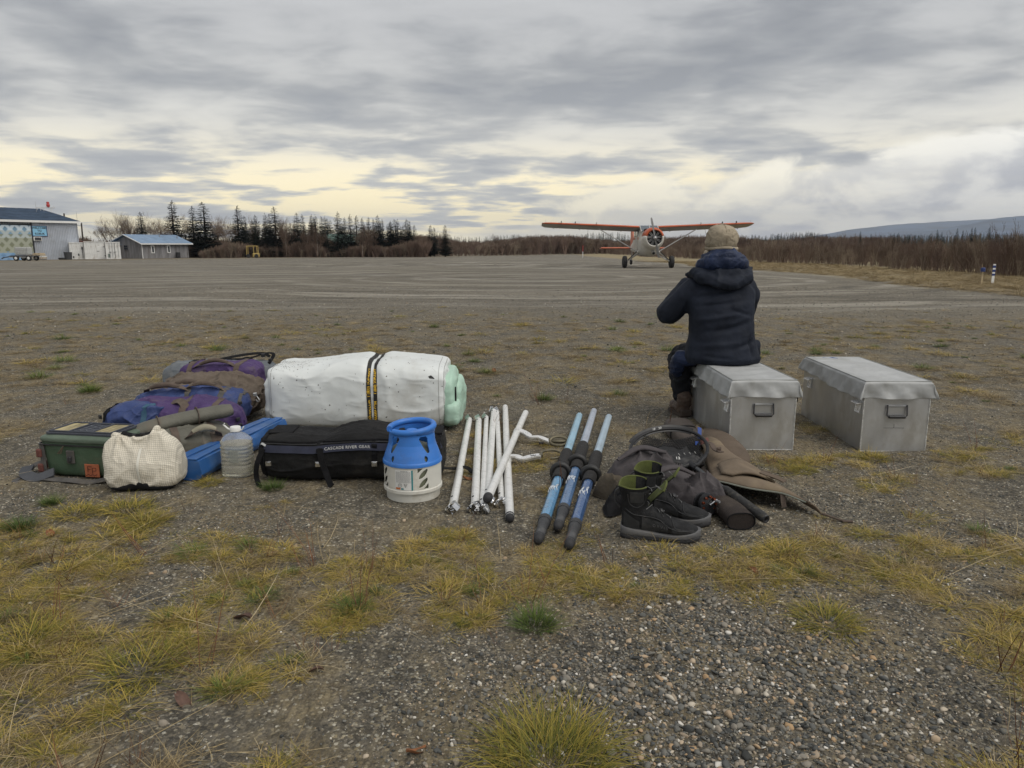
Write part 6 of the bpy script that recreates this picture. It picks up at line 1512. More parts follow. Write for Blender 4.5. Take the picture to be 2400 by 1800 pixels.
# label
def on_case(ac, zc, off=.0015): return lambda u, v: surf(ac + u / (.147 + off), .147 + off, zc + v)
la = R(-11.5); lf_ = on_case(la, .125)
b = B(); b.grid(lambda u, v: lf_((u - .5) * .088, (v - .5) * .104), 14, 3); lb = b.build('paper_label', M('label_paper', (.70, .70, .68), .6, var=.04), t, True)
b = B(); b.grid(lambda u, v: on_case(la, .125, .002)(.042 + u * .008, (v - .5) * .104), 3, 3); b.build('label_stripe', M('teal_print', (.03, .22, .24), .6), lb)
b = B(); b.grid(lambda u, v: on_case(la, .125, .0022)(-.041 + u * .026, -.049 + v * .010), 6, 2); b.build('label_bar', M('orange_print', (.50, .15, .04), .6), lb)
b = B(); b.grid(lambda u, v: on_case(la, .125, .0022)(-.012 + u * .014, -.049 + v * .008), 4, 2); b.build('label_bar', M('teal_print', (.03, .22, .24)), lb)
ink = M('label_ink', (.06, .06, .06), .8); inkg = M('label_ink_grey', (.22, .22, .22), .8); fo = on_case(la, .125, .0026)
rl_ = random.Random(2)
for i in range(15):                          # rows of print too small to read: broken hairlines
    b = B(); u = -.039
    while u < .036:
        w_ = min(rl_.uniform(.004, .012), .038 - u)
        if i not in (0,) or -.02 < u < .015: b.grid(lambda p, q, u=u, w_=w_, i=i: fo(u + w_ * p, .0475 - i * .0042 - q * (.0018 if i == 0 else .0013)), 3, 2)
        u += w_ + .0018
    o = b.build('fine_print', ink if i == 0 else inkg, lb, fix=False); o['kind'] = 'stuff'
b = B(); b.tube([fo(-.017 + math.cos(a) * .0095, -.027 + math.sin(a) * .0095) for a in np.linspace(0, 2 * PI, 20)[:-1]], .0007, 4, closed=True); b.tube([fo(-.019, -.022), fo(-.017, -.031), fo(-.013, -.024)], .0007, 4); b.build('flame_mark', ink, lb)
b = B(); b.tube([fo(.004, -.019), fo(.021, -.019), fo(.0125, -.036)], .0007, 4, closed=True); b.tube([fo(.008, -.021), fo(.0125, -.030), fo(.017, -.021)], .0007, 4); b.build('warning_mark', ink, lb)
# ------------------------------------------------------------------ aluminium frame poles
pole_m = M('dull_anodised_tube', (.78, .78, .76), .38, .3, var=.06, vs=5, bump=.05, bs=120, dirt=((.45, .44, .41), .4, 30), stretch=(1, 1, .3))
chrome = M('polished_casting', (.70, .70, .70), .13, 1., var=.1, vs=20)
castal = M('cast_aluminium', (.78, .78, .77), .3, .45, var=.1, vs=20)
def tube_thing(name, lab, cat, near, far, r, mat, group=None, zn=None, zf=None):
    zn = r if zn is None else zn; zf = r if zf is None else zf
    a = G(*near, zn); c = G(*far, zf); a.z += gh(a.x, a.y); c.z += gh(c.x, c.y); t = thing(name, lab, cat, a, 0, group); d = c - a; return t, d, d.length, d.normalized()
def fitting(t, p, d, s_, yaw):               # speed-rail style saddle: flared horns opening away from the tube end
    b = B(); side = d.cross(Vector((0, 0, 1))).normalized(); up = side.cross(d).normalized()
    e1 = (side * math.cos(yaw) + up * math.sin(yaw)); o = -d
    for sg in (-1, 1):
        pp = [p + e1 * sg * .006 - d * .0, p + e1 * sg * .022 + o * .012, p + e1 * sg * .032 + o * .030, p + e1 * sg * .027 + o * .052, p + e1 * sg * .012 + o * .062]
        b.ribbon(bez(pp, 5), .036, .006, [e1 * sg + o * .3] * (4 * 5 + 1))
    b.tube([p + d * .012, p + o * .016], [.0215, .016], 14); return b.build('end_fitting', chrome, t, True, 50)
POLES = [('leftmost of the white aluminium poles, lying a little apart, with a polished end fitting', (1062, 1178), (1100, 980), .021, True, True),
    ('second white pole from the left with a large polished fitting at its near end', (1113, 1175), (1122, 980), .0215, True, True),
    ('thin white pole squeezed between the second and the long middle pole', (1131, 1180), (1140, 975), .0165, True, True),
    ('long middle pole reaching furthest back with bright fittings at both ends', (1143, 1158), (1157, 960), .021, True, True),
    ('slim pole half hidden under the crossing black-capped pole', (1175, 1165), (1165, 962), .0165, True, True)]
for lab, nr, fr, r_, f0, f1 in POLES:
    t, d, L_, dn = tube_thing('frame_pole', lab, 'pole', nr, fr, r_, pole_m, 'white aluminium frame poles')
    B().tube([(0, 0, 0), d * .33, d * .66, d], r_, 20).build('tube', pole_m, t, True, 50)
    fitting(t, Vector((0, 0, 0)) - dn * .004, dn, 1, rs.uniform(.2, .9)); fitting(t, d + dn * .004, -dn, .8, rs.uniform(.2, 1.2))
    for q in (.075, L_ - .05):
        u = dn.cross(Vector((0, 0, 1))).normalized(); v = u.cross(dn); n_ = (v * .8 - u * .45).normalized(); p = dn * q + n_ * r_
        B().tube([p - n_ * .003, p + n_ * .0025], .006, 10).build('rivet', dkmetal, t)
# straight pole with black cap, carrying an oarlock arm
def arm(t, p, pts, scroll):
    P = bez([p + Vector(q) for q in pts], 9); b = B(); n_ = len(P); b.ribbon(P, .044, .010, (0, 0, 1)); b.ribbon([q - Vector((0, 0, .013)) for q in P], .012, .018, (0, 0, 1)); ar = b.build('oarlock_arm', castal, t, True, 40)
    return ar, P[-1]
def collar(t, p, d, r_): return B().tube([p - d * .022, p + d * .022], r_, 20).build('clamp', castal, t, True, 50)
t, d, L_, dn = tube_thing('frame_pole', 'straight white pole with a small black cap, right-hand one of the row', 'pole', (1195, 1205), (1184, 950), .0215, pole_m, 'white aluminium frame poles')
B().tube([(0, 0, 0), d], .0215, 20).build('tube', pole_m, t, True, 50); B().tube([-dn * .028, -dn * .02, dn * .02], [.012, .0195, .023], 16).build('end_cap', M('black_rubber_cap', (.02, .02, .022), .65), t, True, 50)
pc = G(1197, 1072, .02) - t.location; pc = dn * pc.dot(dn); collar(t, pc, dn, .026)
ar, e = arm(t, pc, [(.0, 0, .022), (.05, .012, .018), (.09, -.012, .010), (.135, .012, .014), (.185, .03, .018), (.20, .032, .016)], 1)
b = B(); b.tube([e + Vector((.065 + .062 * math.cos(a), .01 + .085 * math.sin(a), .004)) for a in np.linspace(R(200), R(200 - 300), 26)], .0065, 8); b.tube([e - Vector((.01, 0, 0)), e + Vector((.012, 0, 0))], .011, 8); b.build('oarlock_horn', M('oarlock_bronze', (.13, .115, .075), .45, .5), t, True, 50)
b = B(); b.tube([e + Vector((-.06 + .03 * q / 20, -.018 + .009 * math.sin(q * 1.9), .0 + .009 * math.cos(q * 1.9))) for q in range(22)], .002, 5); b.build('spring', dkmetal, t)
t, d, L_, dn = tube_thing('frame_pole', 'diagonal white pole with a black ball cap, lying across the others', 'pole', (1143, 1158), (1232, 962), .0215, pole_m, 'white aluminium frame poles', .056, .062)
B().tube([(0, 0, 0), d], .0215, 20).build('tube', pole_m, t, True, 50); b = B(); b.tube([-dn * (.026 - .0), -dn * .022, -dn * .012, dn * .004, dn * .022], [.008, .017, .0235, .0245, .0235], 18); b.build('end_cap', M('black_rubber_cap', (.02, .02, .022)), t, True, 60)
pc = G(1212, 1006, .06) - t.location; pc = dn * pc.dot(dn); collar(t, pc, dn, .026)
ar, e = arm(t, pc, [(.0, 0, .020), (.05, -.03, .005), (.09, -.075, -.012), (.14, -.055, -.02), (.185, -.085, -.03), (.215, -.105, -.036)], 1)
b = B(); b.tube([e + Vector((.055 + .058 * math.cos(a), -.002 + .028 * math.sin(a), .004 + .022 * math.sin(a))) for a in np.linspace(0, 2 * PI, 22)[:-1]], .010, 8, closed=True, flat=.8); V, F = soft((.054, .024, .013), 10, 2.2, 2.2); b.add(V + np.array(e + Vector((.055, 0, .002))), F); b.build('oarlock_horn', M('oarlock_bronze', (.13, .115, .075)), t, True, 50)
b = B(); b.tube([e + Vector((-.075 + .03 * q / 20, -.022 + .009 * math.sin(q * 1.9), -.005 + .009 * math.cos(q * 1.9))) for q in range(22)], .002, 5); b.build('spring', dkmetal, t)

# ------------------------------------------------------------------ oars
oar_blue = [M('oar_lower_a', (.12, .30, .50), .3, .15, var=.15, vs=6, dirt=((.16, .24, .34), .7, 26), stretch=(1, 1, 1), coat=.3), M('oar_lower_b', (.09, .18, .34), .3, .15, var=.15, vs=6, dirt=((.16, .22, .32), .7, 26), coat=.3), M('oar_lower_c', (.055, .12, .28), .3, .15, var=.15, vs=6, dirt=((.18, .26, .40), .6, 26), coat=.3)]
oar_up = [M('oar_upper_a', (.30, .50, .64), .35, .3, var=.1, dirt=((.34, .42, .48), .6, 20)), M('oar_upper_b', (.44, .49, .58), .35, .4, var=.1, dirt=((.42, .44, .50), .6, 20)), M('oar_upper_c', (.40, .52, .62), .35, .3, var=.1, dirt=((.40, .46, .52), .6, 20))]
foam = M('oar_foam', (.020, .019, .019), .9, var=.25, vs=30, bump=.5, bs=110); grip_g = M('oar_grip', (.042, .043, .046), .6, var=.2, vs=20, bump=.2, bs=100, dirt=((.12, .12, .12), .5, 15)); grip_k = M('oar_tip', (.025, .025, .027), .7, bump=.4, bs=60)
OARS = [((1262, 1255), (1358, 968), (1218, 1124, 1108, 1062), 0, 'light blue oar with black foam sleeve, left one of the three'), ((1308, 1226), (1392, 958), (1192, 1103, 1088, 1044), 1, 'middle of the three oars, reaching furthest back, with a silvery upper shaft'), ((1334, 1266), (1427, 972), (1228, 1132, 1114, 1067), 2, 'dark blue oar, the one nearest the boots')]
for nr, fr, ys4, k, lab in OARS:
    t, d, L_, dn = tube_thing('oar', lab, 'oar', nr, fr, .032, None, 'three blue oars on the gravel', .030, .040)
    def at_row(py):                          # distance along the oar whose picture row is py
        best = min(np.linspace(0, L_, 200), key=lambda s: abs(row(t.location + dn * s) - py)); return float(best)
    def row(p): dd = p.y * math.cos(TILT) - (p.z - EYE) * math.sin(TILT); return 900 - 1700 * ((p.z - EYE) * math.cos(TILT) + p.y * math.sin(TILT)) / dd
    s1, s2, s3, s4 = [at_row(q) for q in ys4]
    B().tube([dn * s1, dn * s2], .0275, 10).build('lower_shaft', oar_blue[k], t, False); B().tube([dn * (s4 - .02), d], [.0255, .0235], 8).build('upper_shaft', oar_up[k], t)
    B().tube([dn * (s1 - .035), dn * (s1 + .004)], .0305, 20).build('ferrule', grip_g, t, True, 40)
    g_ = B().tube([-dn * .006, dn * .02, dn * (s1 * .5), dn * (s1 - .03)], [.018, .0235, .0225, .0285], 20).build('grip', grip_g, t, True, 40); B().tube([-dn * .022, -dn * .016, dn * .03], [.006, .019, .0245], 16).build('grip_end', grip_k, g_, True, 60)
    B().tube([dn * (s2 - .015), dn * (s2 + .02), dn * (s4 - .02), dn * s4], [.035, .037, .036, .034], 24).build('foam_sleeve', foam, t, True, 40)
    u = dn.cross(Vector((0, 0, 1))).normalized(); v = u.cross(dn); c = dn * s3
    B().tube([c + (u * math.cos(a) + v * math.sin(a)) * .047 + dn * .0 for a in np.linspace(0, 2 * PI, 30)[:-1]], .0155, 10, closed=True).build('stop_ring', M('ring_rubber', (.024, .024, .024), .5, var=.1), t, True, 60)
    # worn white looping mark on the lower shaft
    def fn(x, y, c=dn * (s1 + (s2 - s1) * .60), dn=dn, u=u, v=v):
        th = y / .028 + .25; n_ = (v * math.cos(th) - u * math.sin(th)); return c + dn * x + n_ * .0288
    b = B(); ro = random.Random(k)
    for q in range(5):
        y0 = -.026 + q * .012; x0 = ro.uniform(-.03, .01); L2 = ro.uniform(.05, .09)
        b.tube(bez([fn(x0, y0), fn(x0 + L2 * .5, y0 + .006), fn(x0 + L2, y0 + .002), fn(x0 + L2 * .8, y0 + .010), fn(x0 + L2 * .3, y0 + .009)], 5), .0022, 4)
    b.build('worn_mark', M('worn_white', (.60, .64, .68), .5, var=.3, vs=80), t)

# ------------------------------------------------------------------ metal dry boxes
box_m = M('scuffed_aluminium', (.53, .535, .535), .36, .7, var=.12, vs=5, bump=.08, bs=90, dirt=((.40, .385, .35), .55, 5.5), stretch=(1, 1, .6))
weld = M('weld_bead', (.62, .62, .60), .4, .6, var=.2, vs=60, bump=.6, bs=200)
vinyl = M('grey_vinyl_cover', (.40, .41, .41), .55, var=.07, vs=4, bump=.05, bs=120, folds=.5, fs=5, dirt=((.28, .28, .26), .5, 5))
def dry_box(lab, x0, y0, rz, sag, hem):
    W_, L_, H_ = .41, 1.0, .435; t = thing('metal_box', lab, 'metal box', (x0, y0, gh(x0, y0) - .004), R(rz), 'aluminium boxes with grey covers')
    for nm, c, s_ in (('front_panel', (W_ / 2, .002, H_ / 2), (W_, .004, H_)), ('back_panel', (W_ / 2, L_, H_ / 2), (W_, .004, H_)), ('side_panel', (.002, L_ / 2, H_ / 2), (.004, L_ - .006, H_)), ('side_panel', (W_ - .002, L_ / 2, H_ / 2), (.004, L_ - .006, H_))): B().box(c, s_).build(nm, box_m, t)
    B().box((W_ / 2, L_ / 2, H_ - .01), (W_ - .01, L_ - .01, .012)).build('lid', box_m, t)
    b = B(); rr = random.Random(3)
    for x in (.002, W_ - .002): b.tube([(x, -.001 + rr.uniform(-.001, .001), z) for z in np.linspace(.0, H_ - .02, 26)], [.0045 + rr.uniform(-.001, .001) for _ in range(26)], 6)
    b.tube([(x, -.001, .002) for x in np.linspace(0, W_, 20)], .003, 5); b.build('weld_seam', weld, t, True)
    # hinged drop handle on the front
    hx, hz = W_ * .50, .285
    hb = B().tube([(hx - .060, -.010, hz + .02), (hx - .062, -.016, hz - .045), (hx - .052, -.018, hz - .055), (hx + .052, -.018, hz - .055), (hx + .062, -.016, hz - .045), (hx + .060, -.010, hz + .02)], .0046, 8).build('handle', dkmetal, t, True, 50)
    B().tube([(hx - .050, -.018, hz - .055), (hx + .050, -.018, hz - .055)], .0105, 10).build('handle_grip', plast_k, hb, True, 50); B().box((hx, -.004, hz + .012), (.135, .006, .012), None, .002).build('handle_plate', galv, hb)
    for y in (.06, L_ - .13):                # side latch brackets
        b = B(); b.tube([(-.002, y - .028, .305), (-.012, y - .028, .245), (-.012, y + .028, .245), (-.002, y + .028, .305)], .0045, 6); b.box((-.018, y, .308), (.04, .085, .006), (0, R(-12), 0), .001); b.box((-.004, y, .27), (.006, .06, .06), None, .001); b.build('latch_bracket', castal, t)
    # fitted cover with hanging skirt
    nx, ny = 34, 66; sk = .105; V = []; F = []
    us = np.concatenate([np.linspace(-sk, -.008, 12), np.linspace(0, W_, nx), np.linspace(W_ + .008, W_ + sk, 12)]); vs_ = np.concatenate([np.linspace(-sk, -.008, 12), np.linspace(0, L_, ny), np.linspace(L_ + .008, L_ + sk, 12)])
    for u in us:
        for v in vs_:
            dx = -u if u < 0 else (u - W_ if u > W_ else 0); dy = -v if v < 0 else (v - L_ if v > L_ else 0)
            x = min(max(u, 0), W_); y = min(max(v, 0), L_); z = H_ + .014; sx_ = -1 if u < 0 else 1; sy_ = -1 if v < 0 else 1
            fl = .014 + .012 * math.sin(v * 13 + x0 * 3 + dx * 16) * .4 + .005 * math.sin(v * 37 - dx * 30); fy = .010 + .010 * math.sin(u * 17 + x0 + dy * 22) + .005 * math.sin(u * 43 - dy * 35)
            drop = max(dx, dy); k_ = drop / sk
            x += sx_ * (.006 + fl * k_ * 1.2) if dx > 0 else 0; y += sy_ * (.006 + fy * k_ * 1.2) if dy > 0 else 0
            hemz = 1 + hem * math.sin(v * 4.2 + .4) * (dx > 0) + .025 * math.sin(u * 15 + x0 * 2) * (dy > 0)
            z -= drop * hemz * (1.0 if drop > 0 else 0)
            if drop == 0: e_ = min(x, W_ - x, y, L_ - y); z += .010 * (1 - math.exp(-e_ / .02)) - sag * math.sin(PI * x / W_) * math.sin(PI * y / L_) + .0035 * math.sin(y * 46 + 2.2 * math.sin(x * 9 + y * 5)) * math.sin(PI * x / W_)
            if dx > 0 and dy > 0: q = min(dx, dy) / sk; x += sx_ * .016 * q; y += sy_ * .010 * q
            V.append((x, y, z))
    n2 = len(vs_); F = [(i * n2 + j, (i + 1) * n2 + j, (i + 1) * n2 + j + 1, i * n2 + j + 1) for i in range(len(us) - 1) for j in range(n2 - 1)]
    o = link_mesh('fabric_cover', V, F, vinyl, t, True, 179); md = o.modifiers.new('s', 'SOLIDIFY'); md.thickness = .003; md = o.modifiers.new('b', 'SUBSURF'); md.levels = 1; md.render_levels = 1
    b = B(); zt = H_ + .021; b.tube([(.003, .003, zt - .004), (W_ - .003, .003, zt - .004), (W_ - .003, L_ - .003, zt - .004), (.003, L_ - .003, zt - .004)], .0035, 6, closed=True); b.build('cover_piping', M('vinyl_edge', (.30, .31, .30), .5), o, True)
    b = B(); b.ribbon(bez([(W_ + .012, .06, H_ - .02), (W_ + .022, .05, H_ - .07), (W_ + .020, .045, H_ - .13)], 6), .03, .003, (1, 0, 0)); b.build('strap', web, t, True)
    return t
bx1 = dry_box('metal box with a grey vinyl cover that the person sits on', 1.372, 4.44, .6, .010, .07)
bx2 = dry_box('empty-topped metal box with a grey vinyl cover, standing right of the occupied one', 2.205, 4.44, -1.2, .002, .14)
b = B()
for pts in ([(.10, .93), (.13, .90), (.16, .925)], [(.15, .90), (.17, .945), (.20, .90)], [(.16, .905), (.19, .905)]): b.tube([(x, y, .4575) for x, y in pts], .0035, 4)
b.build('pen_mark', M('blue_pen', (.12, .20, .45), .7), bx2)
b = B(); b.box((.20, -.001, .155), (.13, .0012, .0014)); b.box((.20, -.001, .168), (.0014, .0012, .026)); b.build('scratch', dkmetal, bx2)

# ------------------------------------------------------------------ wading boots
bk = M('boot_black', (.016, .0165, .018), .75, spec=.25, var=.3, vs=14, bump=.3, bs=160, dirt=((.05, .047, .042), .45, 14)); bk2 = M('boot_overlay', (.034, .035, .037), .65, spec=.3, var=.2, vs=20, bump=.15, bs=100, dirt=((.075, .07, .062), .5, 18)); midsole = M('boot_midsole', (.105, .105, .108), .7, var=.15, vs=12, dirt=((.16, .145, .12), .4, 12)); lime = M('lime_lining', (.085, .10, .024), .85, var=.15, vs=30, bump=.3, bs=200); lacem = M('boot_lace', (.16, .16, .16), .6)
def boot(x, y, rz, lab, sc=1.0):
    t = thing('wading_boot', lab, 'boot', (x, y, gh(x, y)), R(rz), 'pair of black wading boots'); t.scale = (sc, sc, sc * 1.12)
    # local x: heel (0) to toe (.33)
    def foot(x):                            # half-width, centre offset
        w = np.interp(x, [-.01, .0, .03, .09, .15, .22, .27, .31, .335, .345], [.018, .030, .041, .042, .043, .054, .055, .047, .028, .010]); return w, np.interp(x, [0, .15, .25, .34], [0, .0, -.005, .002])
    xs_ = [-.008, 0, .015, .04, .08, .12, .16, .20, .24, .28, .31, .33, .343]
    def ring(x, z0, z1, grow=0., ex=2.6, n=22):
        w, c = foot(x); w += grow; out = []
        for j in range(n):
            a = 2 * PI * j / n; cc, s_ = math.cos(a), math.sin(a); out.append(Vector((x, c + w * math.copysign(abs(cc) ** (2 / ex), cc), (z0 + z1) / 2 + (z1 - z0) / 2 * math.copysign(abs(s_) ** (2 / ex), s_))))
        return out
    def rocker(x): return .007 * sstep(.26, .345, x) + .004 * sstep(.03, -.01, x)
    b = B(); b.loft([ring(x, float(rocker(x)), float(rocker(x)) + .020, .003, 5) for x in xs_]); b.build('outsole', M('outsole', (.03, .03, .032), .8, bump=.5, bs=90), t, True, 40)
    b = B(); b.loft([ring(x, float(rocker(x)) + .014, float(rocker(x)) + .036 + .006 * math.sin(x * 22 + .4) + .012 * float(sstep(.07, -.01, x)), .004, 5) for x in xs_]); b.build('midsole', midsole, t, True, 40)
    parts = []
    top = [(-.0, .07), (.04, .10), (.09, .125), (.14, .118), (.18, .100), (.22, .082), (.26, .070), (.30, .062), (.325, .052), (.338, .040)]
    b = B(); rings_ = []
    for x, z1 in [(-.004, .075), (.015, .11), (.05, .13), (.09, .138), (.13, .130), (.17, .108), (.21, .088), (.25, .076), (.29, .068), (.315, .060), (.334, .048)]: rings_.append(ring(x, .022, z1, -.002, 2.3, 24))
    b.loft(rings_); parts.append((b.v, b.f))
    b = B(); rings_ = []
    for z, cx, rx, ry in ((.08, .052, .056, .042), (.12, .052, .056, .042), (.155, .050, .058, .046), (.18, .050, .064, .052), (.205, .050, .068, .056)):
        rings_.append([Vector((cx + rx * math.cos(a), ry * math.sin(a), z)) for a in np.linspace(0, 2 * PI, 25)[:-1]])
    b.loft(rings_); parts.append((b.v, b.f))
    V, F = merged(parts, .0052, 5); V = np.array(V); V[:, 0] += 0; N_ = normals(V, F)
    V = V + N_ * (.0028 * ridge(V * np.array([34, 20, 60]), 2, 4) * np.exp(-((V[:, 0] - .16) / .07) ** 2) + .0012 * fbm(V * 60, 2, 5))[:, None]
    keep = [f for f in F if not all(V[i][2] > .200 for i in f)]; link_mesh('upper', V, keep, bk, t, True, 179, fix=False)
    ub = bvh_of(V, F)
    # cuff: padded collar open at the front, tongue leaning forward
    def cuff(u, k, off=0.):
        a = R(38) + u * R(284); hh_ = .190 + .034 * k + .012 * k * math.sin(a) - .012 * k * math.exp(-((a - PI) / .5) ** 2); return Vector((.048 + (.062 + off) * math.cos(a) * (1 + .08 * k), (.050 + off) * math.sin(a) * (1 + .10 * k), hh_))
    B().grid(lambda u, v: cuff(u, v, .003), 40, 6).build('cuff', bk, t, True, 179, fix=False); B().grid(lambda u, v: cuff(.16 + u * .70, 1 - v * 2.2, -.004), 40, 8).build('lining', lime, t, True, 179, fix=False); B().grid(lambda u, v: cuff(u * .16, 1 - v * 2.2, -.004), 10, 8).build('front_lining', bk, t, True, 179, fix=False); B().grid(lambda u, v: cuff(.86 + u * .14, 1 - v * 2.2, -.004), 10, 8).build('front_lining', bk, t, True, 179, fix=False)
    B().tube([cuff(i / 40, 1.0, -.0005) for i in range(41)], .0042, 6).build('cuff_edge', lime, t, True)
    def tong(u, v, off=0.):
        a = (u - .5) * 2.0; return Vector((.122 + .062 * v ** 1.2 + off - .030 * (1 - math.cos(a)), .056 * math.sin(a) * (1 - .05 * v), .145 + .088 * v - .026 * v * (2 * u - 1) ** 2))
    B().grid(lambda u, v: tong(u, v, .006), 14, 8).build('tongue', bk, t, True, 179, fix=False); B().grid(lambda u, v: tong(u, v), 14, 8).build('tongue_lining', lime, t, True, 179, fix=False)
    B().tube([tong(u, 1, .003) for u in np.linspace(0, 1, 14)], .005, 6).build('tongue_edge', lime, t, True)
    for sg in (-1, 1):                        # raised seam lines over the side
        for pts in ([(.012, .125), (.05, .105), (.10, .098), (.155, .090), (.20, .062), (.25, .050), (.31, .052)], [(.02, .19), (.03, .15), (.06, .135), (.09, .15), (.095, .19)], [(.12, .15), (.15, .125), (.18, .095)], [(.215, .085), (.225, .065), (.24, .055)]):
            P = []
            for p in bez([(x, 0, z) for x, z in pts], 5):
                h = ub.ray_cast(Vector((p.x, sg * .3, p.z)), Vector((0, -sg, 0)))
                if h[0] is not None: P.append(h[0] + h[1] * .0015)
            if len(P) > 2: B().tube(P, .0022, 5).build('seam_line', bk2, t, True)
    # overlays: heel counter, toe cap, side panels, strap, laces
    def shell(u0, u1, z0, z1, sgn, off, nm, m_, n=16, zf=None):
        b = B(); ok = []
        def f(u, v):
            x = u0 + (u1 - u0) * u; a0_, a1_ = (z0, z1) if zf is None else zf(u); z = a0_ + (a1_ - a0_) * v; h = ub.ray_cast(Vector((x, sgn * .3, z)), Vector((0, -sgn, 0)))
            return (h[0] + h[1] * off) if h[0] is not None else Vector((x, sgn * .02, z))
        b.grid(f, n, 7); o = b.build(nm, m_, t, True, 60); return o
    for sg in (-1, 1):
        shell(.006, .075, .035, .10, sg, .0022, 'heel_panel', bk2, zf=lambda u: (.035, .115 - .04 * u)); shell(.085, .20, .04, .09, sg, .0022, 'side_panel', bk2, zf=lambda u: (.038, .098 - .028 * u)); shell(.215, .318, .034, .06, sg, .002, 'toe_cap', bk2, zf=lambda u: (.034, .064 - .016 * u))
        shell(.03, .09, .155, .20, sg, .0025, 'ankle_panel', bk2)
    for i, (x, z) in enumerate(((.205, .10), (.185, .115), (.165, .13), (.145, .147), (.128, .165), (.118, .185), (.114, .205))):
        P = []
        for y in np.linspace(-.026, .026, 8):
            h = ub.ray_cast(Vector((x + .12, y, z + .10)), Vector((-.77, 0, -.64))); 
            if h[0] is not None: P.append(h[0] + h[1] * .003 + Vector((y * (.5 if i % 2 else -.5), 0, 0)))
        if len(P) > 2: B().tube(P, .0018, 5).build('lace', lacem, t, True)
    b = B(); b.tube(bez([(.118, -.02, .21), (.15, -.045, .225), (.17, -.02, .20), (.14, .01, .215)], 7), .0016, 5); b.build('lace_loop', lacem, t, True)
    h = ub.ray_cast(Vector((.17, 0, .4)), Vector((0, 0, -1))); c_ = (h[0] if h[0] is not None else Vector((.17, 0, .12))) + Vector((0, 0, .004))
    B().lathe([(.013, 0), (.014, .004), (.010, .008)], 16, c_, (0, R(-35) * -1, 0)).build('dial', plast_k, t, True, 40)
    B().ribbon(bez([(-.012, -.0, .12), (-.035, -.0, .15), (-.034, 0, .185), (-.012, 0, .205)], 6), .022, .004, (-1, 0, 0)).build('pull_loop', bk2, t, True, 40)
    return t, ub
t, ub = boot(.495, 3.08, -9, 'front boot of the black pair with lime green lining')
letters('lettering', 'O R V I S', .017, M('boot_letter', (.10, .10, .105), .6), t, lambda u, v: (lambda h: (h[0] + Vector((0, -.0035, 0))) if h[0] is not None else Vector((.15, -.06, .05)))(ub.ray_cast(Vector((.165 + u, -.3, .060 - u * .14 + v)), Vector((0, 1, 0)))))
boot(.60, 3.30, -20, 'rear boot of the black pair with lime green lining, half behind the front one')

# ------------------------------------------------------------------ fly-fishing pile
g_jack = fabric('grey_mauve_cloth', (.075, .067, .070), rough=.8, folds=.5, fs=8); g_jack2 = fabric('brown_olive_cloth', (.08, .066, .048), rough=.8, folds=.4)
t = thing('wading_jacket', 'crumpled grey-mauve and brown wading jacket lying under the landing net', 'jacket', (.74, 3.58, gh(.74, 3.58)), 0)
def drape(poly_fn, nu, nv): return B().grid(poly_fn, nu, nv)
def crumple(nm, cx, cy, rx, ry, rz, h, mat_, seed, wr, ns=(9, 9), skew=0., n=76, pw=3.2):
    c_, q_ = math.cos(R(rz)), math.sin(R(rz)); uu, aa = np.meshgrid(np.linspace(0, 1, n), np.linspace(0, 2 * PI, n + 1)[:-1], indexing='ij'); r = uu.ravel(); a = aa.ravel()
    edge = 1 + .16 * np.sin(a * 3 + seed) + .10 * np.sin(a * 5 + seed * 2); x = rx * r * edge * np.cos(a); y = ry * r * edge * np.sin(a); X_ = cx + x * c_ - y * q_; Y2 = cy + x * q_ + y * c_
    P = np.stack([X_ * ns[0], Y2 * ns[1], 0 * r + seed], 1); z = h * (1 - r ** pw) * (1 + skew * np.cos(a) * r) + wr * ridge(P, 2, seed) * (1 - r ** 8) - wr * .7 * ridge(P * .8 + 7, 1, seed + 5) * (1 - r ** 8) + .3 * wr * fbm(P * .5, 2, seed)
    V = np.stack([X_, Y2, np.maximum(z, .004)], 1); m = n; F = [(i * m + k_, i * m + (k_ + 1) % m, (i + 1) * m + (k_ + 1) % m, (i + 1) * m + k_) for i in range(n - 1) for k_ in range(m)]
    return link_mesh(nm, V, F, mat_, t, True, 179)
crumple('body', .0, .02, .29, .17, -22, .20, g_jack, 3, .030, (7, 12), -.25)
crumple('hood', .17, -.14, .15, .085, -32, .15, g_jack, 7, .028, (10, 13), .1)
crumple('hem_panel', -.17, -.07, .15, .095, -40, .135, g_jack2, 11, .022, (10, 9), -.2)
crumple('sleeve', -.20, -.16, .13, .085, 55, .085, f_black, 5, .020, (14, 10))
for pts in ([(-.15, -.20, .10), (-.05, -.17, .17), (.06, -.14, .20), (.16, -.16, .17)], [(-.2, -.02, .20), (-.08, .03, .25), (.05, .0, .235)]):
    b = B(); P = bez(pts, 8); b.tube(P, [.012 + .010 * math.sin(PI * i / (len(P) - 1)) for i in range(len(P))], 10, flat=.6, up=(0, 0, 1)); b.build('fold', g_jack, t, True, 60)
t = thing('fly_reel', 'dark fishing reel with copper glints at the foot of the crumpled jacket', 'reel', (.925, 3.30, gh(.9, 3.3)), R(25), None, None)
B().lathe([(.012, -.03), (.05, -.028), (.056, -.018), (.052, -.012), (.030, -.010), (.030, .010), (.052, .012), (.056, .018), (.05, .028), (.012, .03)], 28, (0, 0, .062), (PI / 2 - .25, 0, 0)).build('spool', M('reel_black', (.02, .02, .022), .3, .4), t, True, 40)
for i in range(9):
    a = 2 * PI * i / 9; B().tube([(math.cos(a) * .037, -.034, .070 + math.sin(a) * .037), (math.cos(a) * .037, -.024, .070 + math.sin(a) * .037)], .006, 8).build('drilled_hole', M('reel_copper', (.38, .10, .05), .25, .8), t, True)
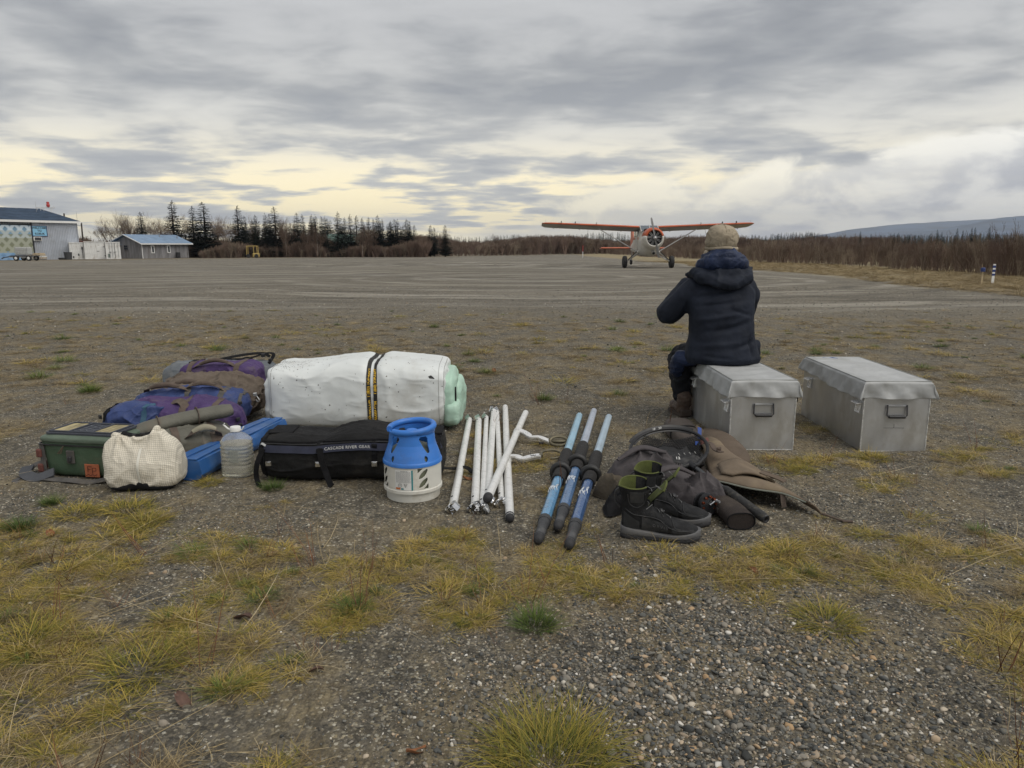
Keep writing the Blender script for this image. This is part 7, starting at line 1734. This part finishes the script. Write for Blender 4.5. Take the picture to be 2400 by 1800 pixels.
B().box((0, 0, .006), (.10, .02, .01), None, .003).build('reel_foot', dkmetal, t); B().tube([(.03, -.035, .085), (.034, -.06, .088)], .007, 10).build('reel_knob', galv, t, True); B().tube([(0, -.034, .068), (.04, -.036, .090)], .005, 6).build('crank', steel_b, t)
# tube case
case_m = fabric('dark_brown_case', (.034, .027, .024), rough=.8, folds=.08, bump=.5, bs=220, dirt=((.09, .075, .06), .4, 8)); 
def box_tube(y, s_=1., n=36):
    out = []
    for j in range(n):
        a = 2 * PI * j / n; c, q = math.cos(a), math.sin(a); out.append(Vector((.066 * s_ * math.copysign(abs(c) ** .72, c), y, .042 + .040 * s_ * math.copysign(abs(q) ** .8, q))))
    return out
t = thing('rod_case', 'dark brown padded rod case with a rounded end, its near end beside the boots', 'rod case', (1.045, 3.13, gh(1.04, 3.2)), R(3))
B().loft([box_tube(0, .92), box_tube(.006, 1.0), box_tube(.3, 1.02), box_tube(.7, 1.0), box_tube(1.2, 1.), box_tube(1.21, .9)]).build('tube', case_m, t, True, 50); B().tube([Vector((p.x, -.002, p.z)) for p in box_tube(0, .97)], .0032, 6, closed=True).build('end_piping', web, t, True)
letters('lettering', 'ORVIS', .034, M('case_letter', (.20, .19, .18), .8), t, lambda u, v: Vector((-.0675 + .004 * (abs(v) / .017) ** 2, .10 - u * .9 + .06, .045 + v)), bold=.0006)
b = B(); b.ribbon([Vector((p.x * 1.02, .52, .042 + (p.z - .042) * 1.03)) for p in box_tube(0)], .03, .003, [Vector((p.x, 0, p.z - .042)) for p in box_tube(0)]); b.build('band', web, t, True)
t = thing('case_end', 'rounded top of a brown-grey padded case behind the landing net, against the metal box', 'case', (1.15, 4.66, gh(1.15, 4.6)), R(0))
B().loft([box_tube(-.22, .9), box_tube(-.2, 1.4), box_tube(.2, 1.55), box_tube(.25, 1.4), box_tube(.27, .9)]).build('body', fabric('taupe_case', (.085, .072, .064), rough=.8), t, True, 60)
P = [Vector((p.x * 1.0, .0, p.z)) for p in box_tube(0, 1.5)]; B().ribbon(P + P[:1], .03, .003, [Vector((p.x, 0, p.z - .042)) for p in P + P[:1]]).build('band', web, t, True)
# tan flap bag
tan_m = fabric('tan_canvas', (.165, .128, .092), rough=.85, folds=.25, fs=5, dirt=((.24, .19, .12), .55, 3.5)); tan2 = fabric('brown_canvas', (.115, .088, .066), rough=.85, folds=.25)
t = thing('tan_bag', 'long tan canvas case sloping from the metal box to a pointed flap', 'canvas case', (1.22, 3.95, gh(1.2, 3.95)), 0)
# outline in metres (local), left edge and right edge from far to near
LE = [(-.02, .72), (-.03, .50), (-.07, .25), (-.13, .0), (-.16, -.20), (-.21, -.42), (-.05, -.50), (.10, -.56), (.20, -.62)]; RE = [(.06, .74), (.10, .50), (.14, .22), (.17, -.02), (.19, -.2), (.215, -.38), (.225, -.46), (.235, -.56), (.26, -.68)]
HT = [.11, .13, .145, .15, .14, .13, .10, .07, .03]
def tanf(u, v):
    k = v * 8; i = min(7, int(k)); f_ = k - i; l = Vector((*LE[i], 0)).lerp(Vector((*LE[i + 1], 0)), f_); r = Vector((*RE[i], 0)).lerp(Vector((*RE[i + 1], 0)), f_); h = HT[i] + (HT[i + 1] - HT[i]) * f_
    p = l.lerp(r, u); edge = math.sin(PI * min(1, u * .8 + .12)) ** .8; lift = .05 * (1 - u) * sstep(.45, .7, v)
    p.z = .012 + h * edge * (1 - .55 * u) + float(lift) * .8 + .004 * math.sin(v * 23 + u * 5); return p
b = B(); b.grid(tanf, 22, 60); o = b.build('canvas', tan_m, t, True, 179); md = o.modifiers.new('s', 'SOLIDIFY'); md.thickness = .006
V, F = soft((.10, .36, .062), 30, 2.4, 2.6, 1); V += np.array([.07, .32, .065]); V = puff(V, F, .006, 3); soft_thing('padding', floor_flat(V), F, tan2, t)
b = B(); b.grid(lambda u, v: tanf(.12 + u * .62, .50 + v * .17) + Vector((0, 0, .016 + .010 * math.sin(PI * u))), 14, 12); o = b.build('pocket', tan_m, t, True, 179); md = o.modifiers.new('s', 'SOLIDIFY'); md.thickness = .012
b = B(); b.tube([tanf(0.0, v) + Vector((0, 0, -.004)) for v in np.linspace(.60, 1, 24)], .0045, 6); b.build('edge_binding', M('binding_grey', (.17, .18, .15), .7), t, True)
b = B(); b.ribbon([tanf(.62 + .02 * k_, .62 + .035 * k_) + Vector((0, 0, .035)) for k_ in range(5)], .030, .005, (0, -.2, 1)); b.build('flap_strap', tan2, t, True)
for v in (.60, .67): B().box(tanf(.72, v) + Vector((0, 0, .036)), (.045, .014, .022), (0, 0, R(-40)), .004).build('clasp', tan2, t)
B().box(tanf(.0, .62) + Vector((-.02, 0, .012)), (.07, .026, .02), (0, 0, R(22)), .005).build('toggle', tan2, t)
B().ribbon(bez([tanf(.1, .87) - Vector((0, 0, .01)), tanf(.1, .87) - Vector((.0, .01, .045)), tanf(.1, .87) - Vector((-.005, .02, .08))], 6), .024, .004, (0, -1, 0)).build('webbing_tab', web_brown, t, True)
b = B(); b.tube(bez([tanf(.95, 1.0), (.31, -.72, .012), (.34, -.74, .008)], 6), .006, 6); b.box((.35, -.74, .008), (.05, .012, .008), None, .002); b.build('tip_cord', web_brown, t)
b = B(); b.ribbon(bez([(-.14, .10, .15), (-.10, .02, .175), (-.09, -.06, .16), (-.075, -.13, .165)], 6), .028, .005, (0, -.2, 1)); b.build('shoulder_strap', web_brown, t, True); buckle((-.082, -.10, .172), .032, R(30), t, web_brown)
for (x, y, z), (dx, dy, dz), c_ in (((-.145, .08, .185), (.014, .06, .05), 'ribbon_blue'), ((-.155, .02, .17), (-.03, -.012, .008), 'ribbon_blue'), ((-.15, .04, .17), (.05, .01, .02), 'ribbon_rust')):
    m_ = M('ribbon_blue', (.02, .06, .25), .6) if c_ == 'ribbon_blue' else M('ribbon_rust', (.16, .06, .05), .7); B().ribbon(bez([(x, y, z), (x + dx * .6, y + dy * .5, z + dz * .7), (x + dx, y + dy, z + dz)], 5), .022, .002, (0, -1, .4)).build('ribbon', m_, t, True)
# landing net
t = thing('landing_net', 'black landing net lying on the crumpled jacket, handle pointing to the gravel', 'landing net', (.86, 3.86, gh(.86, 3.8) + .0), 0)
net_k = M('net_frame', (.012, .012, .013), .45, var=.2); net_m = M('net_mesh', (.010, .010, .011), .7)
def hoop(a, k=1.):                          # hoop in a plane that rises away from the camera
    return Vector((.01 + .215 * k * math.cos(a) + .05 * k * math.sin(a), .02 + .20 * k * math.sin(a), .165 + .065 * math.sin(a) * k))
b = B(); b.tube([hoop(a) for a in np.linspace(0, 2 * PI, 56)[:-1]], .0095, 8, closed=True); b.build('hoop', net_k, t, True)
b = B(); b.ribbon([hoop(a, 1.015) for a in np.linspace(R(55), R(165), 24)], .042, .003, (0, -.75, .6)); b.build('hoop_sleeve', net_k, t, True)
fl_ = along([hoop(a, 1.03) + Vector((0, -.010, .008)) for a in np.linspace(R(165), R(55), 40)])[0]
for s_, u0 in (('20', .245), ('18', .205)):
    letters('lettering', s_, .020, ivory, t, lambda u, v, u0=u0: fl_(u0 + u)[0] + Vector((0, -.004 + v * .35, v * .8)), bold=.0004)
def sag(x, y): r = math.hypot(x, y); return -.055 * (1 - min(1, r) ** 2.2) + .018 * math.sin(x * 9 + 2) * math.cos(y * 7) * (1 - min(1, r) ** 2)
def npnt(x, y): p = hoop(0, 0); e = hoop(math.atan2(y, x), min(1, math.hypot(x, y))); return e + Vector((0, 0, sag(x, y)))
b = B(); st = .062
for i in range(-12, 13):
    for j in range(-12, 13):
        x, y = i * st + (j % 2) * st / 2, j * st * .87
        if x * x + y * y > 1.0: continue
        for dx, dy in ((st, 0), (st / 2, st * .87), (-st / 2, st * .87)):
            if (x + dx) ** 2 + (y + dy) ** 2 < 1.02: b.tube([npnt(x, y), npnt(x + dx, y + dy)], .0024, 3, caps=False)
o = b.build('net_mesh', net_m, t, fix=False); o['kind'] = 'stuff'
V, F = soft((.20, .17, .045), 36, 2.2, 2.2, 2); V += np.array([.02, .03, .115]); V = puff(V, F, .02, 61, (6, 6, 6), .018, (7, 7, 7)); soft_thing('net_base', V, F, M('net_base_cloth', (.014, .014, .015), .6, folds=.5, fs=12), t)
b = B()
for i in range(4): b.box((.045 + i * .032, -.075 + i * .012, .160), (.003, .036, .003), (R(-30), 0, R(-25)))
o = b.build('measure_mark', ivory, t); letters('lettering', '12', .026, ivory, t, lambda u, v: Vector((.03 + u, -.115 + v * .8, .152 + v * .5)), bold=.0006)
ya, yb_ = Vector((.085, -.175, .135)), Vector((.30, -.72, .045)); yd = (yb_ - ya).normalized()
b = B(); b.tube([hoop(R(-115)) , hoop(R(-95)) + Vector((.02, -.02, .0)), ya], [.012, .014, .017], 8); b.tube([hoop(R(-20)), hoop(R(-42)) + Vector((-.01, -.03, 0)), ya], [.012, .014, .017], 8); b.build('yoke', net_k, t, True, 60)
b = B(); b.tube([ya - yd * .01, ya + yd * .05], .019, 12); b.build('yoke_socket', net_k, t, True, 50); B().tube([ya + yd * .04, ya + yd * .30], .0125, 14).build('handle_shaft', M('carbon_shaft', (.10, .105, .11), .25, .5), t, True, 50)
hg = B().tube([ya + yd * .28, ya + yd * .30, yb_ - yd * .02, yb_], [.016, .0225, .024, .020], 16).build('handle_grip', M('handle_foam', (.022, .022, .022), .75, bump=.5, bs=90, dirt=((.10, .09, .07), .6, 30)), t, True, 50)
b = B(); b.lathe([(.010, 0), (.012, .004), (.019, .005), (.021, .0)], 18, yb_, yd.to_track_quat('Z', 'Y').to_matrix()); b.build('grip_end', plast_k, hg, True, 40)
# ------------------------------------------------------------------ seated person
shell_m = fabric('navy_shell_jacket', (.013, .017, .028), rough=.8, var=.2, folds=.2, fs=8, bump=.15, bs=160, spec=.25); puffy = fabric('navy_down', (.015, .026, .066), rough=.55, var=.2, folds=.3, fs=14, spec=.3)
trous = fabric('black_trousers', (.012, .013, .017), rough=.8); cap_m = fabric('khaki_cap', (.34, .29, .215), rough=.85, folds=.15, fs=16); boot_b = M('brown_leather_boot', (.075, .048, .034), .65, var=.3, vs=16, bump=.3, bs=60, dirt=((.14, .115, .09), .5, 18))
skin_m = M('skin', (.50, .30, .22), .55, var=.08); hair_m = M('grey_hair', (.42, .36, .27), .8, var=.3, vs=60)
PX0, PY0 = 1.485, 5.16; pz = gh(PX0, PY0); t = thing('person', 'person in dark navy hooded jacket and khaki cap sitting on a metal box', 'person', (PX0, PY0, pz))
ST = .455                                       # seat level
# body: one continuous figure (head, neck, trunk, arms with hands, legs), mostly clothed
parts = []
parts.append(capsule([(0, .0, ST + .10), (0, .0, ST + .25), (0, .03, ST + .42), (0, .04, ST + .52)], [.12, .11, .12, .09], 18))
parts.append(capsule([(0, .05, ST + .55), (0, .07, ST + .68)], [.055, .052], 12)); parts.append(ball((0, .08, ST + .80), (.076, .095, .115)))
parts.append(ball((0, .175, ST + .785), (.014, .022, .022)))
for s_ in (-1, 1):
    parts.append(ball((s_ * .078, .08, ST + .79), (.012, .022, .032)))
    sh = Vector((s_ * .19, .04, ST + .53)); el = Vector((-.36, .16, ST + .34)) if s_ < 0 else Vector((.27, .20, ST + .28)); wr = Vector((-.13, .40, ST + .58)) if s_ < 0 else Vector((.10, .42, ST + .56))
    parts.append(capsule([sh, el], [.042, .036], 10)); parts.append(capsule([el, wr], [.034, .026], 10)); pal = wr + Vector((-s_ * .05, .035, .035)); parts.append(capsule([wr, pal], [.03, .034], 10))
    for k_ in range(4): parts.append(capsule([pal + Vector((-s_ * .01, .01, .02 - k_ * .018)), pal + Vector((-s_ * .04, .03, .026 - k_ * .018)), pal + Vector((-s_ * .05, .005, .028 - k_ * .018))], [.0105, .010, .009], 8))
    parts.append(capsule([pal + Vector((0, -.01, -.02)), pal + Vector((-s_ * .03, -.02, .0)), pal + Vector((-s_ * .045, -.01, .015))], [.012, .011, .009], 8))
    kn = Vector((-.21, .36, ST - .01)) if s_ < 0 else Vector((.20, .50, ST + .04)); an = Vector((-.175, .24, .10)) if s_ < 0 else Vector((.17, .55, .10))
    parts.append(capsule([Vector((s_ * .09, .06, ST + .09)), kn], [.065, .05], 12)); parts.append(capsule([kn, an], [.046, .038], 10)); parts.append(capsule([an, an + Vector((0, .03, -.05)), an + Vector((0, .14, -.06))], [.042, .042, .032], 10))
V, F = merged(parts, .012, 4); link_mesh('body', V, F, skin_m, t, True, 179, fix=False)
def cloth(nm, parts, vox, m_, amp, sc, rid, rsc, seed, sm=5, extra=None):
    V, F = merged(parts, vox, sm); V = np.array(V); N_ = normals(V, F); d = amp * fbm(V * np.array(sc), 3, seed) + rid * ridge(V * np.array(rsc), 3, seed + 3)
    if extra is not None: d = d + extra(V)
    V = V + N_ * d[:, None]; return link_mesh(nm, V, F, m_, t, True, 179, fix=False)
# shell jacket: back panel wide at the hem, sleeves bent forward
def ringp(pts): return capsule(*pts)
b = B(); rings_ = []
for z, w, dpt, cx, cy in ((-.012, .265, .200, .030, .02), (.03, .272, .205, .028, .0), (.10, .248, .185, .015, -.005), (.20, .225, .165, .005, -.01), (.32, .226, .160, .002, -.005), (.42, .236, .160, .0, .01), (.50, .232, .145, .0, .03), (.56, .190, .120, .0, .045), (.61, .13, .10, .0, .06)):
    rings_.append([Vector((cx + w * math.copysign(abs(math.cos(a)) ** .85, math.cos(a)), cy + dpt * math.copysign(abs(math.sin(a)) ** .85, math.sin(a)), ST + z)) for a in np.linspace(0, 2 * PI, 37)[:-1]])
b.loft(rings_); parts = [(b.v, b.f)]
parts.append(capsule([(-.17, .03, ST + .525), (-.235, .05, ST + .46), (-.33, .11, ST + .345), (-.355, .14, ST + .315)], [.085, .088, .085, .080], 16)); parts.append(capsule([(-.36, .15, ST + .32), (-.27, .26, ST + .42), (-.16, .38, ST + .54)], [.078, .066, .05], 14))
parts.append(capsule([(.16, .05, ST + .53), (.215, .09, ST + .46), (.225, .16, ST + .36), (.225, .19, ST + .31)], [.085, .085, .080, .075], 16)); parts.append(capsule([(.225, .20, ST + .31), (.18, .30, ST + .42), (.12, .40, ST + .53)], [.075, .065, .05], 14))
parts.append(capsule([(.20, .0, ST + .06), (.275, .04, ST + .10), (.285, .06, ST + .03)], [.07, .05, .045], 12))
def folds_(V):                                # pulls from the armpits down across the back
    x, y, z = V[:, 0], V[:, 1], V[:, 2] - ST; s = 0.
    for (x0, z0, x1, z1, w, a) in ((-.20, .46, .10, .53, .012, -.010), (-.19, .40, .12, .44, .014, -.009), (-.20, .30, .16, .36, .016, .009), (.20, .30, -.10, .22, .018, -.009), (-.18, .22, .18, .27, .018, -.008), (.22, .16, .02, .10, .016, -.010), (-.2, .12, .12, .15, .02, .007), (.17, .2, .2, .02, .012, -.010), (-.24, .44, -.27, .30, .012, -.008), (.02, .38, .2, .33, .012, -.008), (-.15, .06, .1, .03, .012, -.006)):
        dx, dz = x1 - x0, z1 - z0; L2 = dx * dx + dz * dz; u = np.clip(((x - x0) * dx + (z - z0) * dz) / L2, 0, 1); dd = np.hypot(x - x0 - u * dx, z - z0 - u * dz); s = s + 1.7 * a * np.exp(-(dd / w) ** 2) * np.sin(PI * np.clip(u * .9 + .08, 0, 1))
    return s * (y < .1)
cloth('jacket', parts, .011, shell_m, .008, (7, 7, 6), .0035, (6, 6, 8), 3, 4, folds_)
# seams
# hood lying on the shoulders: outer shell roll and inner puffy hood
parts = [capsule([(-.19, .06, ST + .62), (-.16, -.06, ST + .60), (-.07, -.125, ST + .56), (.04, -.14, ST + .555), (.14, -.09, ST + .59), (.185, .05, ST + .64)], [.042, .050, .048, .044, .050, .042], 14), capsule([(-.15, .0, ST + .60), (-.05, -.075, ST + .60), (.06, -.08, ST + .60), (.14, 0, ST + .61)], [.055, .065, .065, .055], 14), capsule([(-.19, .07, ST + .61), (-.235, .10, ST + .61)], [.035, .014], 10)]
cloth('hood', parts, .010, shell_m, .010, (9, 9, 9), .010, (8, 8, 14), 8, 3)
parts = [capsule([(-.14, .04, ST + .675), (-.085, -.04, ST + .70), (.0, -.065, ST + .715), (.085, -.04, ST + .70), (.14, .04, ST + .675)], [.056, .070, .078, .070, .056], 16), capsule([(-.115, .06, ST + .72), (-.05, -.01, ST + .755), (.05, -.01, ST + .755), (.115, .06, ST + .72)], [.045, .055, .055, .045], 14), capsule([(-.14, .05, ST + .60), (0, .0, ST + .61), (.14, .05, ST + .60)], [.05, .06, .05], 12)]
cloth('inner_hood', parts, .010, puffy, .010, (10, 10, 8), .008, (9, 9, 12), 18, 4, lambda V: -.006 * np.exp(-((V[:, 2] - ST - .74 + .02 * np.abs(V[:, 0]) * 3) / .008) ** 2))
parts = [capsule([(-.17, .0, ST + .01), (-.255, .07, ST + .01), (-.265, .13, ST - .06), (-.25, .17, ST - .12)], [.055, .07, .06, .05], 14), capsule([(.20, .05, ST + .0), (.27, .10, ST + .03), (.26, .2, ST + .03)], [.05, .055, .05], 14), capsule([(-.2, .02, ST + .0), (0, -.135, ST + .012), (.2, .02, ST + .0)], [.025, .024, .025], 12)]
parts = [p for p in parts[:2]]
for q, pp_ in enumerate(parts): cloth('down_liner', [pp_], .010, puffy, .008, (12, 12, 12), .010, (6, 6, 26), 28, 3)
parts = [capsule([(-.12, .10, ST + .03), (-.20, .36, ST - .01)], [.10, .080], 14), capsule([(-.205, .36, ST - .03), (-.20, .28, .25), (-.19, .24, .13)], [.085, .076, .068], 14), capsule([(.10, .10, ST + .05), (.20, .5, ST + .05)], [.10, .085], 14), capsule([(.20, .5, ST + .03), (.18, .55, .13)], [.085, .07], 14), capsule([(-.225, .16, ST - .02), (-.205, .20, .28), (-.185, .235, .16)], [.07, .068, .06], 14)]
cloth('trousers', parts, .011, trous, .010, (9, 9, 9), .012, (6, 6, 16), 33, 4)
# cap: crown, band, squashed brim in front, button
V, F = soft((.112, .125, .10), 34, 2.25, 2.25, 2); V = V[:, :]; V += np.array([0, .075, ST + .862]); V[:, 2] = np.where(V[:, 2] < ST + .79, ST + .79 + (V[:, 2] - ST - .79) * .25, V[:, 2]); V = puff(V, F, .006, 71, (12, 12, 12), .006, (14, 14, 18)); cp = soft_thing('cap', V, F, cap_m, t)
b = B(); b.tube([(.109 * math.cos(a), .075 + .122 * math.sin(a), ST + .795 + .004 * math.sin(a * 3)) for a in np.linspace(0, 2 * PI, 40)[:-1]], .0065, 8, closed=True, flat=1.6, up=(0, 0, 1)); b.build('cap_band', cap_m, cp, True, 60)
b = B(); b.grid(lambda u, v: Vector(((u - .5) * .17, .18 + v * .075 * math.sin(PI * (u * .8 + .1)), ST + .80 - v * .02 - .10 * (u - .5) ** 2)), 14, 6); o = b.build('brim', cap_m, cp, True); md = o.modifiers.new('s', 'SOLIDIFY'); md.thickness = .004
for a in (R(90), R(150), R(210), R(270), R(330), R(30)):
    pp = [(.113 * math.sin(q) * math.cos(a), .075 + .126 * math.sin(q) * math.sin(a), ST + .862 + .1015 * math.cos(q)) for q in np.linspace(.1, 1.9, 12)]; B().tube(pp, .0016, 4).build('cap_seam', M('cap_seam_thread', (.22, .175, .12), .9), cp, True)
B().lathe([(.008, 0), (.006, .004)], 10, (0, .075, ST + .964)).build('cap_button', cap_m, cp, True)
parts = [capsule([(-.10, .06, ST + .77), (-.115, .05, ST + .72), (-.13, .07, ST + .68)], [.025, .026, .018], 10), capsule([(.09, .06, ST + .77), (.10, .05, ST + .72)], [.022, .018], 10), capsule([(-.07, .0, ST + .77), (0, -.02, ST + .765), (.07, .0, ST + .77)], [.022, .024, .022], 10)]
cloth('hair', parts, .007, hair_m, .004, (60, 60, 12), .004, (70, 70, 14), 43, 2)
# camera held in front of the face
cmt = thing('camera', 'small dark camera held up in the person\'s hands', 'camera', (PX0 - .01, PY0 + .47, pz + ST + .62)); B().box((0, 0, 0), (.12, .05, .075), None, .008).build('body', plast_k, cmt); B().lathe([(.03, 0), (.032, .01), (.032, .05), (.028, .052)], 18, (0, .02, 0), (-PI / 2, 0, 0)).build('lens', plast_k, cmt, True, 40)
# boots
for s_, (x, y, rz) in ((-1, (-.185, .20, 10)), (1, (.17, .50, -4))):
    br = Matrix.Rotation(R(rz), 3, 'Z'); parts = [capsule([(0, -.0, .16), (0, 0, .10), (0, .02, .06)], [.056, .055, .052], 14), capsule([(0, -.005, .055), (0, .10, .052), (0, .19, .045)], [.05, .047, .042], 14)]
    V, F = merged(parts, .007, 3); V = np.array(V); V[:, 2] = np.maximum(V[:, 2], .018); V = puff(V, F, .004, 3, (20, 20, 20), .004, (15, 25, 30)); V = np.array([tuple(br @ Vector(p) + Vector((x, y, 0))) for p in V]); bo = soft_thing('boot', V, F, boot_b, t)
    b = B(); o_ = [(-.045, -.05), (.045, -.05), (.052, .05), (.052, .15), (.038, .215), (0, .24), (-.038, .215), (-.052, .15), (-.05, .05)]; b.prism(o_, .026, Matrix.Translation((x, y, 0)) @ br.to_4x4()); b.build('sole', M('boot_sole', (.055, .04, .03), .8), bo)
    b = B(); b.box(br @ Vector((0, -.048, .03)) + Vector((x, y, 0)), (.085, .03, .05), (0, 0, R(rz)), .006); b.build('heel', M('boot_sole', (.055, .04, .03)), bo)
# ------------------------------------------------------------------ air
hz = bpy.data.materials.new('air'); hz.use_nodes = True; nt = hz.node_tree; nt.nodes.clear()
pv = nt.nodes.new('ShaderNodeVolumePrincipled'); pv.inputs['Color'].default_value = (.80, .88, 1.0, 1); pv.inputs['Density'].default_value = 9e-5; pv.inputs['Anisotropy'].default_value = .1
vo = nt.nodes.new('ShaderNodeOutputMaterial'); nt.links.new(pv.outputs[0], vo.inputs['Volume'])
HZ = B().box((1500, 4300, 172.5), (21000, 10400, 355)).build('haze', hz); tag(HZ, 'thin blue air over the whole airfield', None, None, 'stuff')
